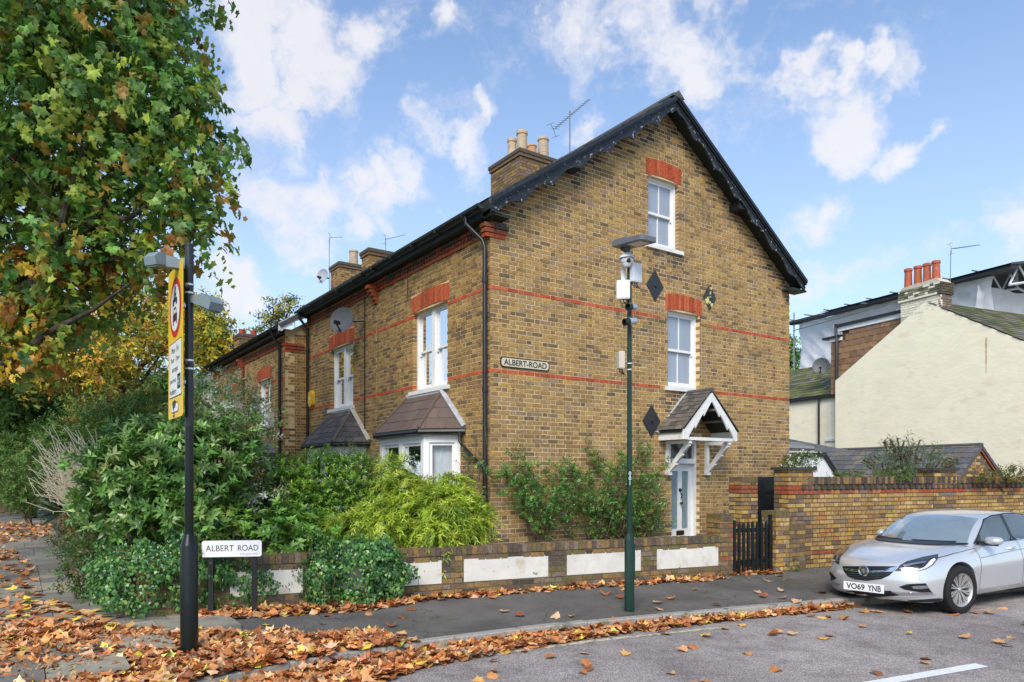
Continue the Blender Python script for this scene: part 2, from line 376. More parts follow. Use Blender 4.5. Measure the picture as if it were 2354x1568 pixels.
g = MB(); g.face([(-900,-300,-.05),(900,-300,-.05),(900,1600,-.05),(-900,1600,-.05)]); struct(g.build('ground', M_grassfar))
def grid_poly(poly, z, name, mat):
    mb = MB(); mb.face([(x, y, z(x, y) if callable(z) else z) for x, y in poly]); o = mb.build(name, mat)
    bm = bmesh.new(); bm.from_mesh(o.data); bmesh.ops.triangulate(bm, faces=bm.faces); bm.to_mesh(o.data); bm.free(); return struct(o)
rd = [(60,-20),(60,33.0)] + [(x+.02, y+.02) for x, y in kerb] + [(-5,-20)]
grid_poly(rd, 0.0, 'road', M_road)
# pavement: height rises from the kerb to the garden walls
def kerb_dist(x, y):
    best = 9e9
    for (ax, ay), (bx, by) in zip(kerb, kerb[1:]):
        dx, dy = bx-ax, by-ay; t = max(0, min(1, ((x-ax)*dx+(y-ay)*dy)/(dx*dx+dy*dy))); best = min(best, math.hypot(x-ax-t*dx, y-ay-t*dy))
    return best
def pz(x, y): return ZP + .045*min(2.4, kerb_dist(x, y))
def offs(pts, d):
    out = []
    for i, (x, y) in enumerate(pts):
        a = pts[max(0, i-1)]; b = pts[min(len(pts)-1, i+1)]; tx, ty = b[0]-a[0], b[1]-a[1]; l = math.hypot(tx, ty); out.append((x+ty/l*d, y-tx/l*d))
    return out
def dens(pts, step=.45):
    out = []
    for a, b in zip(pts, pts[1:]):
        n = max(1, int(math.hypot(b[0]-a[0], b[1]-a[1])/step))
        for k in range(n): t = k/n; out.append((a[0]+(b[0]-a[0])*t, a[1]+(b[1]-a[1])*t))
    out.append(pts[-1]); return out
# smooth the kerb (Catmull-Rom)
def catmull(pts, n=6):
    out = []
    for i in range(len(pts)-1):
        p0 = pts[max(0, i-1)]; p1 = pts[i]; p2 = pts[i+1]; p3 = pts[min(len(pts)-1, i+2)]
        for k in range(n):
            t = k/n; out.append(tuple(.5*((2*p1[j])+(-p0[j]+p2[j])*t+(2*p0[j]-5*p1[j]+4*p2[j]-p3[j])*t*t+(-p0[j]+3*p1[j]-3*p2[j]+p3[j])*t**3) for j in range(len(p1))))
    out.append(tuple(pts[-1])); return out
KS = dens(catmull(kerb, 5), .3)
ins = offs(KS, .125)
def inside_off(d): return offs(KS, d)
KW = .125
mb = MB(); strips = [inside_off(KW+d) for d in (0, .35, .8, 1.3, 1.8, 2.3, 2.9)]
hts = [ZP, ZP+.012, ZP+.032, ZP+.055, ZP+.08, ZP+.10, ZP+.10]
for j in range(6):
    for i in range(len(KS)-1):
        a, b = strips[j], strips[j+1]
        mb.face([(*a[i], hts[j]), (*a[i+1], hts[j]), (*b[i+1], hts[j+1]), (*b[i], hts[j+1])], smooth=True)
o = mb.build('pavement', M_pave, auto=False); struct(o)
bm = bmesh.new(); bm.from_mesh(o.data); bmesh.ops.remove_doubles(bm, verts=bm.verts, dist=.002); bm.to_mesh(o.data); bm.free()
# level pavement behind, reaching the side street
grid_poly([(-4.28,8.35),(-30,46),(-60,90),(-62,90),(-30,10),(-9,-8),(-7.5,-8),(-7.2,0),(-6.6,5.0),(-5.6,6.9)], ZW-.004, 'side_street_footpath', M_pave)
# kerb stones
kerb_o = thing('kerb', 'row of granite kerb stones', 'kerb'); del kerb_o['category']; del kerb_o['label']; kerb_o['kind'] = 'structure'
acc = 0; seg = []; L_ = 0
cum = [0]
for a, b in zip(KS, KS[1:]): cum.append(cum[-1]+math.hypot(b[0]-a[0], b[1]-a[1]))
def kat(s, off=0.0):
    line = KS if off == 0 else inside_cache.setdefault(off, inside_off(off))
    i = max(0, min(len(cum)-2, int(np.searchsorted(cum, s))-1)); t = (s-cum[i])/(cum[i+1]-cum[i]+1e-9)
    return (line[i][0]+(line[i+1][0]-line[i][0])*t, line[i][1]+(line[i+1][1]-line[i][1])*t)
inside_cache = {}
s = 4.0
while s < cum[-1]-6:
    Ls = R.uniform(.75, 1.05); e = s+Ls; dz = R.uniform(-.006, .006)
    if e > cum[-1]: break
    pts = [s+.005+(Ls-.01)*k/3 for k in range(4)]
    mb = MB()
    for a, b in zip(pts, pts[1:]):
        o1 = [kat(a), kat(b)]; i1 = [kat(a, KW), kat(b, KW)]; zt = ZP+.002+dz
        mb.face([(*o1[0], zt-.01), (*o1[1], zt-.01), (*o1[1], -.03), (*o1[0], -.03)])
        c0 = [(o1[k][0]+(i1[k][0]-o1[k][0])*.12, o1[k][1]+(i1[k][1]-o1[k][1])*.12) for k in (0, 1)]
        mb.face([(*o1[0], zt-.01), (*o1[1], zt-.01), (*c0[1], zt), (*c0[0], zt)])
        mb.face([(*c0[0], zt), (*c0[1], zt), (*i1[1], zt), (*i1[0], zt)])
    for e_ in (pts[0], pts[-1]):
        q = kat(e_); w = kat(e_, KW); mb.face([(*q, zt-.01), (*w, zt), (*w, -.03), (*q, -.03)])
    mb.build('kerb_stone', M_kerb, kerb_o); s = e
# worn cream edge line in the gutter and the white centre dash
mb = MB()
for i in range(len(KS)-1):
    if -3.5 < KS[i][0] < 14:
        a = offs(KS, -.42); b = offs(KS, -.52)
        break
for i in range(len(KS)-1):
    if -1.6 < KS[i][0] < 2.4: mb.face([(*a[i], .004), (*a[i+1], .004), (*b[i+1], .004), (*b[i], .004)])
struct(mb.build('edge_line', M_cream_line))
p0 = GR(1960, 1570); p1 = GR(2235, 1524)
dd = (p1-p0).normalized(); nn = V3(-dd.y, dd.x, 0)
p0 = p1 - dd*4.0
wdt = .13
mb = MB(); 
for k in range(20):
    x0 = p0+(p1-p0)*(k/20); x1 = p0+(p1-p0)*((k+1)/20)
    mb.face([x0-nn*wdt*.2+V3(0,0,.004), x1-nn*wdt*.2+V3(0,0,.004), x1-nn*wdt*1.2+V3(0,0,.004), x0-nn*wdt*1.2+V3(0,0,.004)])
struct(mb.build('lane_dash', M_paint))

# flagstones on the side-street footpath
flag_o = bpy.data.objects.new('flagstone_path', None); col.objects.link(flag_o); flag_o['kind'] = 'structure'
FP = [(.27,.25,.20),(.22,.205,.17),(.31,.285,.22),(.18,.17,.145),(.25,.22,.17)]
ff = Fr(V3(WCORN.x, WCORN.y, 0), -A, B, (0,0,1))          # u away from the wall, v along the side street
pc = Pieces(); v = -2.3; row = 0
while v < 34:
    h = R.choice([.45,.6,.6,.75]); u = .12 - (.0 if v > .3 else 1.1); uend = 2.5
    while u < uend:
        w = R.choice([.6,.75,.9,.6]); w = min(w, uend-u) if uend-u > .25 else uend-u
        q = ff.p(u+w/2, v+h/2)
        if w > .1 and not (kerb_dist(q.x, q.y) < .45) and (q.x < -3.4):
            pc.add(ff, u+.006, u+w-.006, v+.006, v+h-.006, ZW-.05, ZW+.006+R.uniform(-.004, .004), R.randrange(5))
        u += w
    v += h
pc.emit(flag_o, 'flagstone', M_flag, FP, 300)
# front garden soil
grid_poly([tuple(wl(-3.8,.12)[:2]), tuple(wl(4.7,.12)[:2]), (6.6,16.5), (-.2,11.8), (-10,25.5),(-14,31), (-17,29)], ZW+.02, 'garden_soil', M_soil)
grid_poly([tuple(wl(4.9,.3)[:2]), tuple(wl(18,.3)[:2]), (30,40), (6,30), (6.2,16.5)], ZW+.012, 'back_garden_ground', M_soil)
# ================================================================ HOUSES
ZB = .10
M_blue = mk('pale_blind', (.80,.86,.92), rough=1, spec=0, var=.06, vscale=5)
def cuts(rng, holes, z, pad=0.0):
    """intervals of the course at height z left after taking out the openings"""
    iv = [rng]
    for (h0, h1, hz0, hz1) in holes:
        if hz0-pad < z < hz1+pad:
            nv = []
            for a, b in iv:
                if h1 <= a or h0 >= b: nv.append((a, b)); continue
                if a < h0: nv.append((a, h0))
                if h1 < b: nv.append((h1, b))
            iv = nv
    return iv
def brickwork(pc, fr, rng, z0, z1, holes=(), pick=stock, redrows=(), redgap=(), CH=.075, phase=0.0, special=None, depth=.11, jit=.003, redtone=False):
    k = 0; z = z0
    while z < z1-.02:
        r_ = rng(z+CH/2) if callable(rng) else rng
        if r_ is not None and r_[1]-r_[0] > .05:
            for (a, b) in cuts(r_, holes, z+.035):
                off = phase + (0 if k % 2 else .16875)
                j = math.floor((a-off)/.3375)-1; u = off+j*.3375; stretch = True
                while u < b:
                    w = .215 if stretch else .1025
                    x0 = max(u, a); x1 = min(u+w, b)
                    if x1-x0 > .02:
                        c = None
                        if special: c = special(k, (x0+x1)/2, z)
                        if c is None:
                            if k in redrows and not any(g0 < (x0+x1)/2 < g1 for g0, g1 in redgap): c = R.choice([12,17,17] if redtone else RED)
                            else: c = pick()
                        pr = 0
                        pc.add(fr, x0+.002, x1-.002, z+.002, z+CH-.013, -depth, R.uniform(-jit, jit)+(.004 if k in redrows else 0), c, pr)
                    u += w+.010; stretch = not stretch
        z += CH; k += 1
def backing(mb, fr, u0, u1, z0, top, holes, extra=(), n0=-.25, n1=-.006):
    us = sorted(set([u0, u1]+[h[0]-.006 for h in holes]+[h[1]+.006 for h in holes]+list(extra)))
    us = [u for u in us if u0 <= u <= u1]
    for a, b in zip(us, us[1:]):
        if b-a < 1e-4: continue
        m = (a+b)/2; hs = sorted([h for h in holes if h[0]-.006 <= m <= h[1]+.006], key=lambda h: h[2]); z = z0
        for h in hs:
            mb.prism(fr, [(a, z), (b, z), (b, h[2]), (a, h[2])], n0, n1); z = h[3]
        mb.prism(fr, [(a, z), (b, z), (b, top(b)), (a, top(a))], n0, n1)
def arch(pc, fr, u0, u1, z1, H=.30, over=.07, camber=.045, n1=.006, red=True):
    a = u0-over; b = u1+over; n = max(6, round((b-a)/.075)); w = (b-a)/n
    for i in range(n):
        x = (i+.5)/n*2-1; dz = camber*(1-x*x)
        pc.add(fr, a+i*w+.003, a+(i+1)*w-.004, z1+dz-.005, z1+dz+H, -.10, n1+R.uniform(-.002, .002), R.choice([11,13,11,12]), 2)
def sash(fr, parent, u0, u1, z0, z1, recess=.09, style='bars', curt=None, sill=True, lower_dark=False, camber=.04, glass=None):
    """one white sliding-sash window: frame > sash, pane, sill, curtain"""
    m = MB(); fw = .055; n0 = -recess-.09; n1 = -recess
    z1b = z1+camber
    m.box(fr, u0, u0+fw, z0, z1b, n0, n1); m.box(fr, u1-fw, u1, z0, z1b, n0, n1)
    m.box(fr, u0+fw, u1-fw, z1-fw*.7, z1b, n0, n1-.004); m.box(fr, u0+fw, u1-fw, z0, z0+.05, n0, n1+.004)
    W = m.build('window', M_white, parent)
    lights = [(u0+fw, u1-fw)]
    if style == 'double':
        mid = (u0+u1)/2; m = MB(); m.box(fr, mid-.06, mid+.06, z0+.05, z1-fw*.7, n0+.002, n1+.003); m.build('mullion', M_white, W)
        lights = [(u0+fw, mid-.06), (mid+.06, u1-fw)]
    zm = z0+(z1-z0)*.5
    for (a, b) in lights:
        for (lo, hi, nn, horn) in ((zm-.02, z1-fw*.7, -recess-.035, True), (z0+.05, zm+.025, -recess-.07, False)):
            m = MB(); sw = .045
            m.box(fr, a, a+sw, lo, hi, nn-.035, nn); m.box(fr, b-sw, b, lo, hi, nn-.035, nn)
            m.box(fr, a+sw, b-sw, hi-sw, hi, nn-.035, nn-.002); m.box(fr, a+sw, b-sw, lo, lo+(.045 if horn else .07), nn-.035, nn-.002)
            if style == 'bars': m.box(fr, (a+b)/2-.011, (a+b)/2+.011, lo+.04, hi-sw, nn-.03, nn-.006)
            if horn:
                for q in (a, b-sw): m.prism(fr, [(q, lo-.05), (q+sw, lo-.05), (q+sw, lo), (q, lo)], nn-.03, nn-.002)
            m.build('sash', M_white, W)
            g = MB(); g.face([fr.p(a+sw, lo+.03, nn-.02), fr.p(b-sw, lo+.03, nn-.02), fr.p(b-sw, hi-sw, nn-.02), fr.p(a+sw, hi-sw, nn-.02)]); g.build('pane', glass or M_glass, W)
    if sill:
        m = MB(); m.box(fr, u0-.09, u1+.09, z0-.075, z0-.004, -recess-.09, .055); m.build('sill', M_whiteold, W)
    # room and curtains
    m = MB(); d = -recess-.75
    P = [(u0, z0), (u1, z0), (u1, z1), (u0, z1)]
    m.face([fr.p(a, b, d) for a, b in P])
    for (a, b), (c, e) in zip(P, P[1:]+P[:1]): m.face([fr.p(a, b, n0-.02), fr.p(c, e, n0-.02), fr.p(c, e, d), fr.p(a, b, d)])
    m.build('room', M_room, W)
    cn = -recess-.125
    for (a, b, mt) in (curt or [(0, .28, M_curt), (.72, 1, M_curt)]):
        m = MB(); ua = u0+(u1-u0)*a; ub = u0+(u1-u0)*b; k = max(4, int((ub-ua)/.03)); pp = []
        for i in range(k+1):
            u = ua+(ub-ua)*i/k; pp.append((u, cn+.014*math.sin(i*1.9)+.008*math.sin(i*.7)))
        for (a1, n1_), (a2, n2_) in zip(pp, pp[1:]): m.face([fr.p(a1, z0+.02, n1_), fr.p(a2, z0+.02, n2_), fr.p(a2, z1, n2_), fr.p(a1, z1, n1_)], smooth=True)
        m.build('curtain', mt, W)
    return W
SL = [(.10,.105,.11),(.13,.13,.135),(.085,.088,.092),(.15,.145,.135),(.12,.11,.10),  (.12,.085,.068),(.14,.10,.08),(.105,.075,.062),(.125,.09,.075), (.10,.085,.08),(.14,.115,.10),(.075,.07,.065),
      (.26,.15,.08),(.21,.12,.065),(.30,.175,.095),(.24,.145,.09), (.10,.11,.035),(.13,.14,.04),(.07,.075,.035),(.17,.15,.12),(.12,.11,.09),(.09,.082,.07),(.13,.145,.17),(.16,.175,.20)]
def inpoly(x, y, P):
    c = False; n = len(P); j = n-1
    for i in range(n):
        if (P[i][1] > y) != (P[j][1] > y) and x < (P[j][0]-P[i][0])*(y-P[i][1])/(P[j][1]-P[i][1]+1e-12)+P[i][0]: c = not c
        j = i
    return c
def rowspan(P, v):
    xs = []
    for (a, b), (c, d) in zip(P, P[1:]+P[:1]):
        if (b > v) != (d > v): xs.append(a+(c-a)*(v-b)/(d-b))
    return (min(xs), max(xs)) if len(xs) >= 2 else None
def slates(parent, O, U, W, poly, w, ex, cols, name='slate', mat=None, limit=300, th=.012, lift=.02):
    """overlapping rows on the plane O,U,W (W up the slope); poly in (u,w); each row tilts over the one below"""
    U = Vector(U).normalized(); W = Vector(W).normalized(); N = U.cross(W).normalized()
    if N.z < 0: N = -N
    tilt = math.atan2(lift, ex*1.6); V = (W*math.cos(tilt)-N*math.sin(tilt)).normalized()
    Nn = (N*math.cos(tilt)+W*math.sin(tilt)).normalized()
    pc = Pieces(); v0 = min(p[1] for p in poly); v1 = max(p[1] for p in poly); k = 0; v = v0
    while v < v1-.02:
        r0 = rowspan(poly, v+.001) or rowspan(poly, v+ex*.3); r1 = rowspan(poly, min(v+ex*.97, v1-.001))
        if r0 and r1:
            a = max(min(r0[0], r1[0]), -1e9); b = max(r0[1], r1[1]); a_in = max(r0[0], r1[0]); b_in = min(r0[1], r1[1])
            fr = Fr(Vector(O)+W*v+N*lift, U, V, Nn); u = (math.floor(a/w)-(.5 if k % 2 else 0))*w
            aa = (r0[0]+r1[0])/2; bb = (r0[1]+r1[1])/2
            while u < bb:
                x0 = max(u, aa); x1 = min(u+w, bb)
                if x1-x0 > .03: pc.add(fr, x0+.002, x1-.002, 0, min(ex*1.25, v1-v+.01), -th, R.uniform(0, .003), R.choice(cols))
                u += w
        v += ex; k += 1
    pc.emit(parent, name, mat or M_slate, SL, limit, 'slate_rows')

EAV_T, EAV_Z, SLP = -.17, 6.17, .684; RID_T = 4.04; RID_Z = EAV_Z+SLP*(RID_T-EAV_T); WID = 8.11
def under(t):
    return (EAV_Z+SLP*(t-EAV_T)-.12) if t <= RID_T else (EAV_Z+SLP*(2*RID_T-t-EAV_T)-.12)
GF = Fr(CN, A, (0,0,1), -B)          # gable wall: u = t, v = z
FF = Fr(CN, B, (0,0,1), -A)          # street front: u = s, v = z
def grange(z):
    lo = 0 if z < under(0) else EAV_T+(z+.12-EAV_Z)/SLP
    hi = WID if z < under(WID) else 2*RID_T-EAV_T-(z+.12-EAV_Z)/SLP
    return (lo, hi) if hi-lo > .1 else None
house = thing('brick_house', 'corner brick house with black bargeboards, scalloped gable and white porch canopy', 'house', (CN.x, CN.y, 0), 'brick houses along the side street')
gholes = [(3.60,4.44,6.22,7.54), (4.13,5.05,3.53,5.03), (4.24,5.05,ZB,2.50)]
PB = Pieces(); mb = MB()
k45 = 45; k63 = 63
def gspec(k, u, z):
    if under(u)-z < .5 and R.random() < .45: return R.choice([14,15,16,4,5])      # more dark bricks under the verge
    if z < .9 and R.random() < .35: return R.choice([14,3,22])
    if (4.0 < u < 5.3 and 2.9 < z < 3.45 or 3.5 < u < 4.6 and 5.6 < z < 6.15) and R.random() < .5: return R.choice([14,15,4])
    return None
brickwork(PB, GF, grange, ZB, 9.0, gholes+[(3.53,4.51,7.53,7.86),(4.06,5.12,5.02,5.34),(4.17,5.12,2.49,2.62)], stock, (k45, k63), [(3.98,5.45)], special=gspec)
# the red course stops only at the windows on the upper band
backing(mb, GF, .006, WID-.006, ZB, under, gholes, extra=(RID_T,))
for h in gholes[:2]: arch(PB, GF, h[0], h[1], h[3])
for i in range(7): PB.add(GF, 4.2+i*.1, 4.2+i*.1+.09, 2.505, 2.60, -.1, .004, 11, 1)
# kneeler in red brick at the eaves
for i in range(3):
    PB.add(GF, -.10-.02*i, .06, 5.66+i*.075, 5.722+i*.075, -.1, .02+.012*i, (12,17,17)[i], 1); PB.add(GF, .07, .28+.03*i, 5.66+i*.075, 5.722+i*.075, -.1, .02+.012*i, (12,17,15)[i], 1)
S2 = 4.455
fholes1 = [(1.41,2.75,3.41,4.92), (1.2,3.3,.1,2.5)]
bandf = [(-1,1.9)]
def fspec(k, u, z):
    if z > 5.66: return R.choice([12,17,17])
    return None
mf = MB()
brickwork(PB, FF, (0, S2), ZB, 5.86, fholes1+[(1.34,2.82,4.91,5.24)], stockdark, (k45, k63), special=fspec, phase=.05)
backing(mf, FF, .012, S2, ZB, lambda u: 6.05, fholes1)
arch(PB, FF, 1.41, 2.75, 4.92)
mb.build('wall', M_mortar, house); mf.build('front_wall', mk('tan_mortar', (.64,.48,.26), rough=.95, spec=.1, var=.2, vscale=4), house)
PB.emit(house, 'brick', M_brick, STOCK, 300)
# dentil cornice
def cornice(parent, fr, s0, s1, z, n=0.0):
    pc = Pieces(); s = s0
    while s < s1-.1:
        pc.add(fr, s+.004, s+.218, z, z+.062, -.1, n+.02, R.choice([12,12,17])); 
        pc.add(fr, s+.004, s+.218, z+.15, z+.212, -.1, n+.045, R.choice([17,17,15]))
        for q in (0, .1125): pc.add(fr, s+q+.004, s+q+.062, z+.075, z+.14, -.1, n+.03, R.choice([17,17,15]))
        s += .225
    pc.emit(parent, 'brick', M_brick, STOCK, 0, 'dentil_course')
cornice(house, FF, 0, S2, 5.70)
# back and far walls, and the floor slab, so the house is solid
m = MB(); Bk = Fr(CN+A*WID, B, (0,0,1), A); m.box(Bk, .012, S2, ZB, 6.0, -.25, -.006); m.build('rear_wall', M_mortar, house)

def roof(parent, s0, s1, t0, tr, z0, slp, tE, cols, slate_cols, lim=300, verge=0.0):
    """two slopes over s0..s1; t0 eave, tr ridge, tE far eave"""
    zr = z0+slp*(tr-t0); ln = math.hypot(tr-t0, zr-z0)
    W = (A*(tr-t0)+V3(0,0,zr-z0)).normalized(); O = CN+A*t0+V3(0,0,z0)
    Nn = B.cross(W); Nn = -Nn if Nn.z < 0 else Nn
    fr = Fr(O, B, W, Nn); m = MB(); m.box(fr, s0, s1, 0, ln, -.10, -.004)
    W2 = (-A*(tE-tr)+V3(0,0,slp*(tE-tr))).normalized(); O2 = CN+A*tE+V3(0,0,zr-slp*(tE-tr)); N2 = B.cross(W2); N2 = -N2 if N2.z < 0 else N2
    fr2 = Fr(O2, B, W2, N2); m.box(fr2, s0, s1, 0, math.hypot(tE-tr, slp*(tE-tr))-.06, -.10, .02)
    R_ = m.build('roof', mk('slate_slab', (.10,.10,.105), rough=.7, var=.2, vscale=6), parent)
    slates(R_, O, B, W, [(s0, 0), (s1, 0), (s1, ln), (s0, ln)], .33, .26, slate_cols, limit=lim)
    m = MB()
    s = s0
    while s < s1: m.tube([CN+A*tr+B*s+V3(0,0,zr-.03), CN+A*tr+B*min(s+.44, s1)+V3(0,0,zr-.03)], .10, 8); s += .45
    m.build('ridge_tile', M_slate_plain, R_)
    return R_, zr
M_slate_plain = mk('ridge_clay', (.09,.085,.08), rough=.8, var=.2, vscale=9, c2=(.10,.11,.05), c2t=(.55,.65), c2scale=8)
roof(house, -.28, S2, -.22, RID_T, EAV_Z-.03, SLP, 2*RID_T+.22, None, [0,1,2,3,18], 300)
# bargeboards
def barge(parent, side):
    """side 0: street slope, 1: garden slope. polygon in (t,z) with scalloped underside"""
    n = 72; top = []; bot = []
    run = RID_T-EAV_T
    for i in range(n+1):
        x = i/n*run; t = EAV_T+x; z = EAV_Z+SLP*x
        ph = (x/.62) % 1.0
        sc_ = .135*(1-math.sin(math.pi*ph)**.85)          # cusps pointing down
        low = z-.24-sc_
        if x < .25: low = max(low, z-.22-.4*x)
        if run-x < .12: low = z-.28
        top.append((t, z-.035)); bot.append((t, low))
    if side: top = [(2*RID_T-t, z) for t, z in top]; bot = [(2*RID_T-t, z) for t, z in bot]
    m = MB(); q = .30; n0, n1 = q-.03, q
    for i in range(n):
        P = [top[i], top[i+1], bot[i+1], bot[i]]
        m.face([GF.p(*p, n1) for p in P]); m.face([GF.p(*p, n0) for p in P]); m.face([GF.p(*bot[i], n0), GF.p(*bot[i+1], n0), GF.p(*bot[i+1], n1), GF.p(*bot[i], n1)])
    m.face([GF.p(*top[0], n0), GF.p(*top[0], n1), GF.p(*bot[0], n1), GF.p(*bot[0], n0)])
    bb = m.build('bargeboard', M_barge, parent)
    for j, (d0, d1, pr) in enumerate(((0.0, .07, .065), (.07, .11, .04), (.155, .175, .012))):
        m = MB(); pl = []
        for (t, z) in (top[0], top[-1]): pl.append((t, z+.035-d0))
        pl += [(top[-1][0], top[-1][1]+.035-d1), (top[0][0], top[0][1]+.035-d1)]
        m.prism(GF, pl, n1, n1+pr); m.build('moulding', M_barge_plain, bb)
    return bb
barge(house, 0); barge(house, 1)
m = MB()
for side in (0, 1):
    pts = [(EAV_T, EAV_Z-.10), (RID_T, RID_Z-.10), (RID_T, RID_Z-.16), (EAV_T, EAV_Z-.16)]
    if side: pts = [(2*RID_T-t, z) for t, z in pts]
    m.prism(GF, pts, -.02, .27)
m.build('soffit', M_soffit, house)
m = MB()
for t in (1.62, 2*RID_T-2.0):
    z = under(t); m.box(GF, t-.09, t+.09, z-.20, z-.04, -.05, .26)
m.build('purlin_end', M_barge_plain, house)
m = MB(); m.box(GF, WID-.30, WID+.25, 5.93, 5.97, -.05, .26); m.build('eaves_box', M_soffit, house); m = MB(); m.box(GF, -.12, .22, 5.93, 5.98, -.02, .24); m.build('eaves_box', M_soffit, house)
m = MB(); m.prism(GF, [(RID_T-.16, RID_Z-.06), (RID_T, RID_Z+.07), (RID_T+.16, RID_Z-.06)], .0, .37); m.build('ridge_cap', M_slate_plain, house)
# front eaves soffit + gutter + pipe
def gutter(parent, fr, s0, s1, z, n, r=.062):
    m = MB(); seg = 8
    for i in range(seg):
        a0 = math.pi+math.pi*i/seg; a1 = math.pi+math.pi*(i+1)/seg
        m.face([fr.p(s0, z+r*math.sin(a0), n+r*math.cos(a0)), fr.p(s1, z+r*math.sin(a0), n+r*math.cos(a0)), fr.p(s1, z+r*math.sin(a1), n+r*math.cos(a1)), fr.p(s0, z+r*math.sin(a1), n+r*math.cos(a1))], smooth=True)
    for s in (s0, s1):
        m.face([fr.p(s, z+r*math.sin(math.pi+math.pi*i/seg), n+r*math.cos(math.pi+math.pi*i/seg)) for i in range(seg+1)])
    m.box(fr, s0, s1, z-.005, z+.008, n+r-.008, n+r+.006)
    s = s0+.5
    while s < s1: m.box(fr, s, s+.03, z-r-.006, z, n-r, n+r+.004); s += .9
    return m.build('gutter', M_gutter, parent)
def fascia(parent, fr, s0, s1, z, n): m = MB(); m.box(fr, s0, s1, z-.11, z+.07, n-.07, n-.045); m.box(fr, s0, s1, z-.13, z-.10, 0, n-.05); return m.build('fascia', M_soffit, parent)
gutter(house, FF, -.18, S2, 6.07, .29); fascia(house, FF, -.05, S2, 6.05, .25)
def pipe(parent, pts, r=.036, mat=None, name='downpipe', collars=True):
    m = MB(); m.tube(pts, r, 10)
    if collars:
        a, b = Vector(pts[-2]), Vector(pts[-1]); L = (b-a).length; n = max(1, int(L/1.6))
        for i in range(n): c = a+(b-a)*((i+.3)/n); d = (b-a).normalized(); m.tube([c-d*.04, c+d*.04], r*1.3, 10)
    return m.build(name, mat or M_black, parent)
pipe(house, [FF.p(.30,6.02,.29), FF.p(.30,5.90,.28), FF.p(.10,5.62,.09), FF.p(.06,5.5,.07), FF.p(.06,.15,.07)])
# corbel at the party wall
def corbel(parent, fr, s, z, n=0):
    m = MB()
    for i, (w, h, d) in enumerate(((.16,.06,.05),(.13,.07,.09),(.16,.07,.13),(.14,.07,.18),(.16,.07,.22))): m.box(fr, s-w/2, s+w/2, z+i*.075, z+i*.075+h, n-.05, n+d, (12,17)[i % 2])
    return m.build('corbel', M_brick, parent, cols=STOCK)
corbel(house, FF, S2, 5.45)
sash(GF, house, *gholes[0], curt=[(0,.30,M_curt),(.33,.72,M_blue),(.80,1,M_curt)], glass=M_glass_net); 
sash(GF, house, *gholes[1], curt=[(0,.75,M_blue),(.82,1,M_curt_dk)], glass=M_glass_net)
sash(FF, house, 1.41, 2.75, 3.41, 4.92, style='double', curt=[(.0,.3,M_curt),(.55,1,M_curt)])

# --- door
m = MB(); d0, d1 = 4.24, 5.05; fz = 2.49
m.box(GF, d0, d0+.06, ZB, fz, -.2, -.08); m.box(GF, d1-.06, d1, ZB, fz, -.2, -.08); m.box(GF, d0+.06, d1-.06, fz-.07, fz, -.2, -.082); m.box(GF, d0+.06, d1-.06, 2.03, 2.13, -.2, -.05); m.box(GF, d0-.04, d1+.04, ZB-.1, ZB+.03, -.25, .06)
DF = m.build('door_frame', M_white, house)
g = MB(); g.face([GF.p(d0+.06,2.13,-.15), GF.p(d1-.06,2.13,-.15), GF.p(d1-.06,fz-.07,-.15), GF.p(d0+.06,fz-.07,-.15)]); g.build('fanlight', M_glass, DF)
g = MB(); g.box(GF, d0+.03, d1-.03, 2.05, fz, -.6, -.55); g.build('room', M_room, DF)
m = MB(); a, b = d0+.06, d1-.06; mid = (a+b)/2; dn = -.15
for (x0, x1, y0, y1) in ((a, b, ZB+.03, .72), (a, b, 1.88, 2.03), (a, a+.10, .72, 1.88), (b-.10, b, .72, 1.88), (mid-.055, mid+.055, .72, 1.88)): m.box(GF, x0, x1, y0, y1, dn-.04, dn)
for (x0, x1) in ((a+.07, mid-.04), (mid+.04, b-.07)):
    for y in (.22, .50): m.box(GF, x0, x1, y, y+.025, dn, dn+.018)
    m.box(GF, x0, x0+.02, .22, .525, dn, dn+.014); m.box(GF, x1-.02, x1, .22, .525, dn, dn+.014)
DR = m.build('door', M_white, house)
M_frost = mk('frosted_glass', (.20,.28,.30), rough=.35, spec=.6, var=.1, vscale=7)
M_brass = mk('old_brass', (.14,.10,.045), rough=.35, metal=.8)
for (x0, x1) in ((a+.10, mid-.055), (mid+.055, b-.10)):
    g = MB(); g.box(GF, x0, x1, .72, 1.88, dn-.025, dn-.018); g.build('glass_panel', M_frost, DR)
    g = MB(); w = (x1-x0)/2; c = (x0+x1)/2
    for i in range(12):
        y0 = .80+i*.085; y1 = y0+.085; f = lambda y: w*.95*math.sin(math.pi*(y-.8)/(1.02))**.35 if .8 < y < 1.82 else 0
        for sgn in (-1, 1): g.face([GF.p(c+sgn*f(y0), y0, dn-.016), GF.p(c+sgn*(f(y0)+.006), y0, dn-.016), GF.p(c+sgn*(f(y1)+.006), y1, dn-.016), GF.p(c+sgn*f(y1), y1, dn-.016)])
    g.build('etched_line', mk('etched', (.5,.55,.56), rough=.7), DR)
g = MB(); g.box(GF, mid-.11, mid+.11, .60, .69, dn, dn+.012); g.box(GF, mid-.08, mid+.08, .62, .67, dn+.012, dn+.02); g.build('letter_plate', M_brass, DR)
g = MB(); g.lathe(GF.p(mid, 1.50, dn), [(.04,0),(.035,.02),(.02,.03),(0,.035)], 12, GF.N); g.tube([GF.p(mid,1.45,dn+.02), GF.p(mid+.02,1.40,dn+.04), GF.p(mid,1.33,dn+.03)], .012, 6); g.build('knocker', M_black, DR)
g = MB(); g.lathe(GF.p(mid, 1.24, dn), [(.012,0),(.012,.03),(.03,.04),(.03,.06),(0,.07)], 12, GF.N); g.build('door_knob', M_brass, DR)

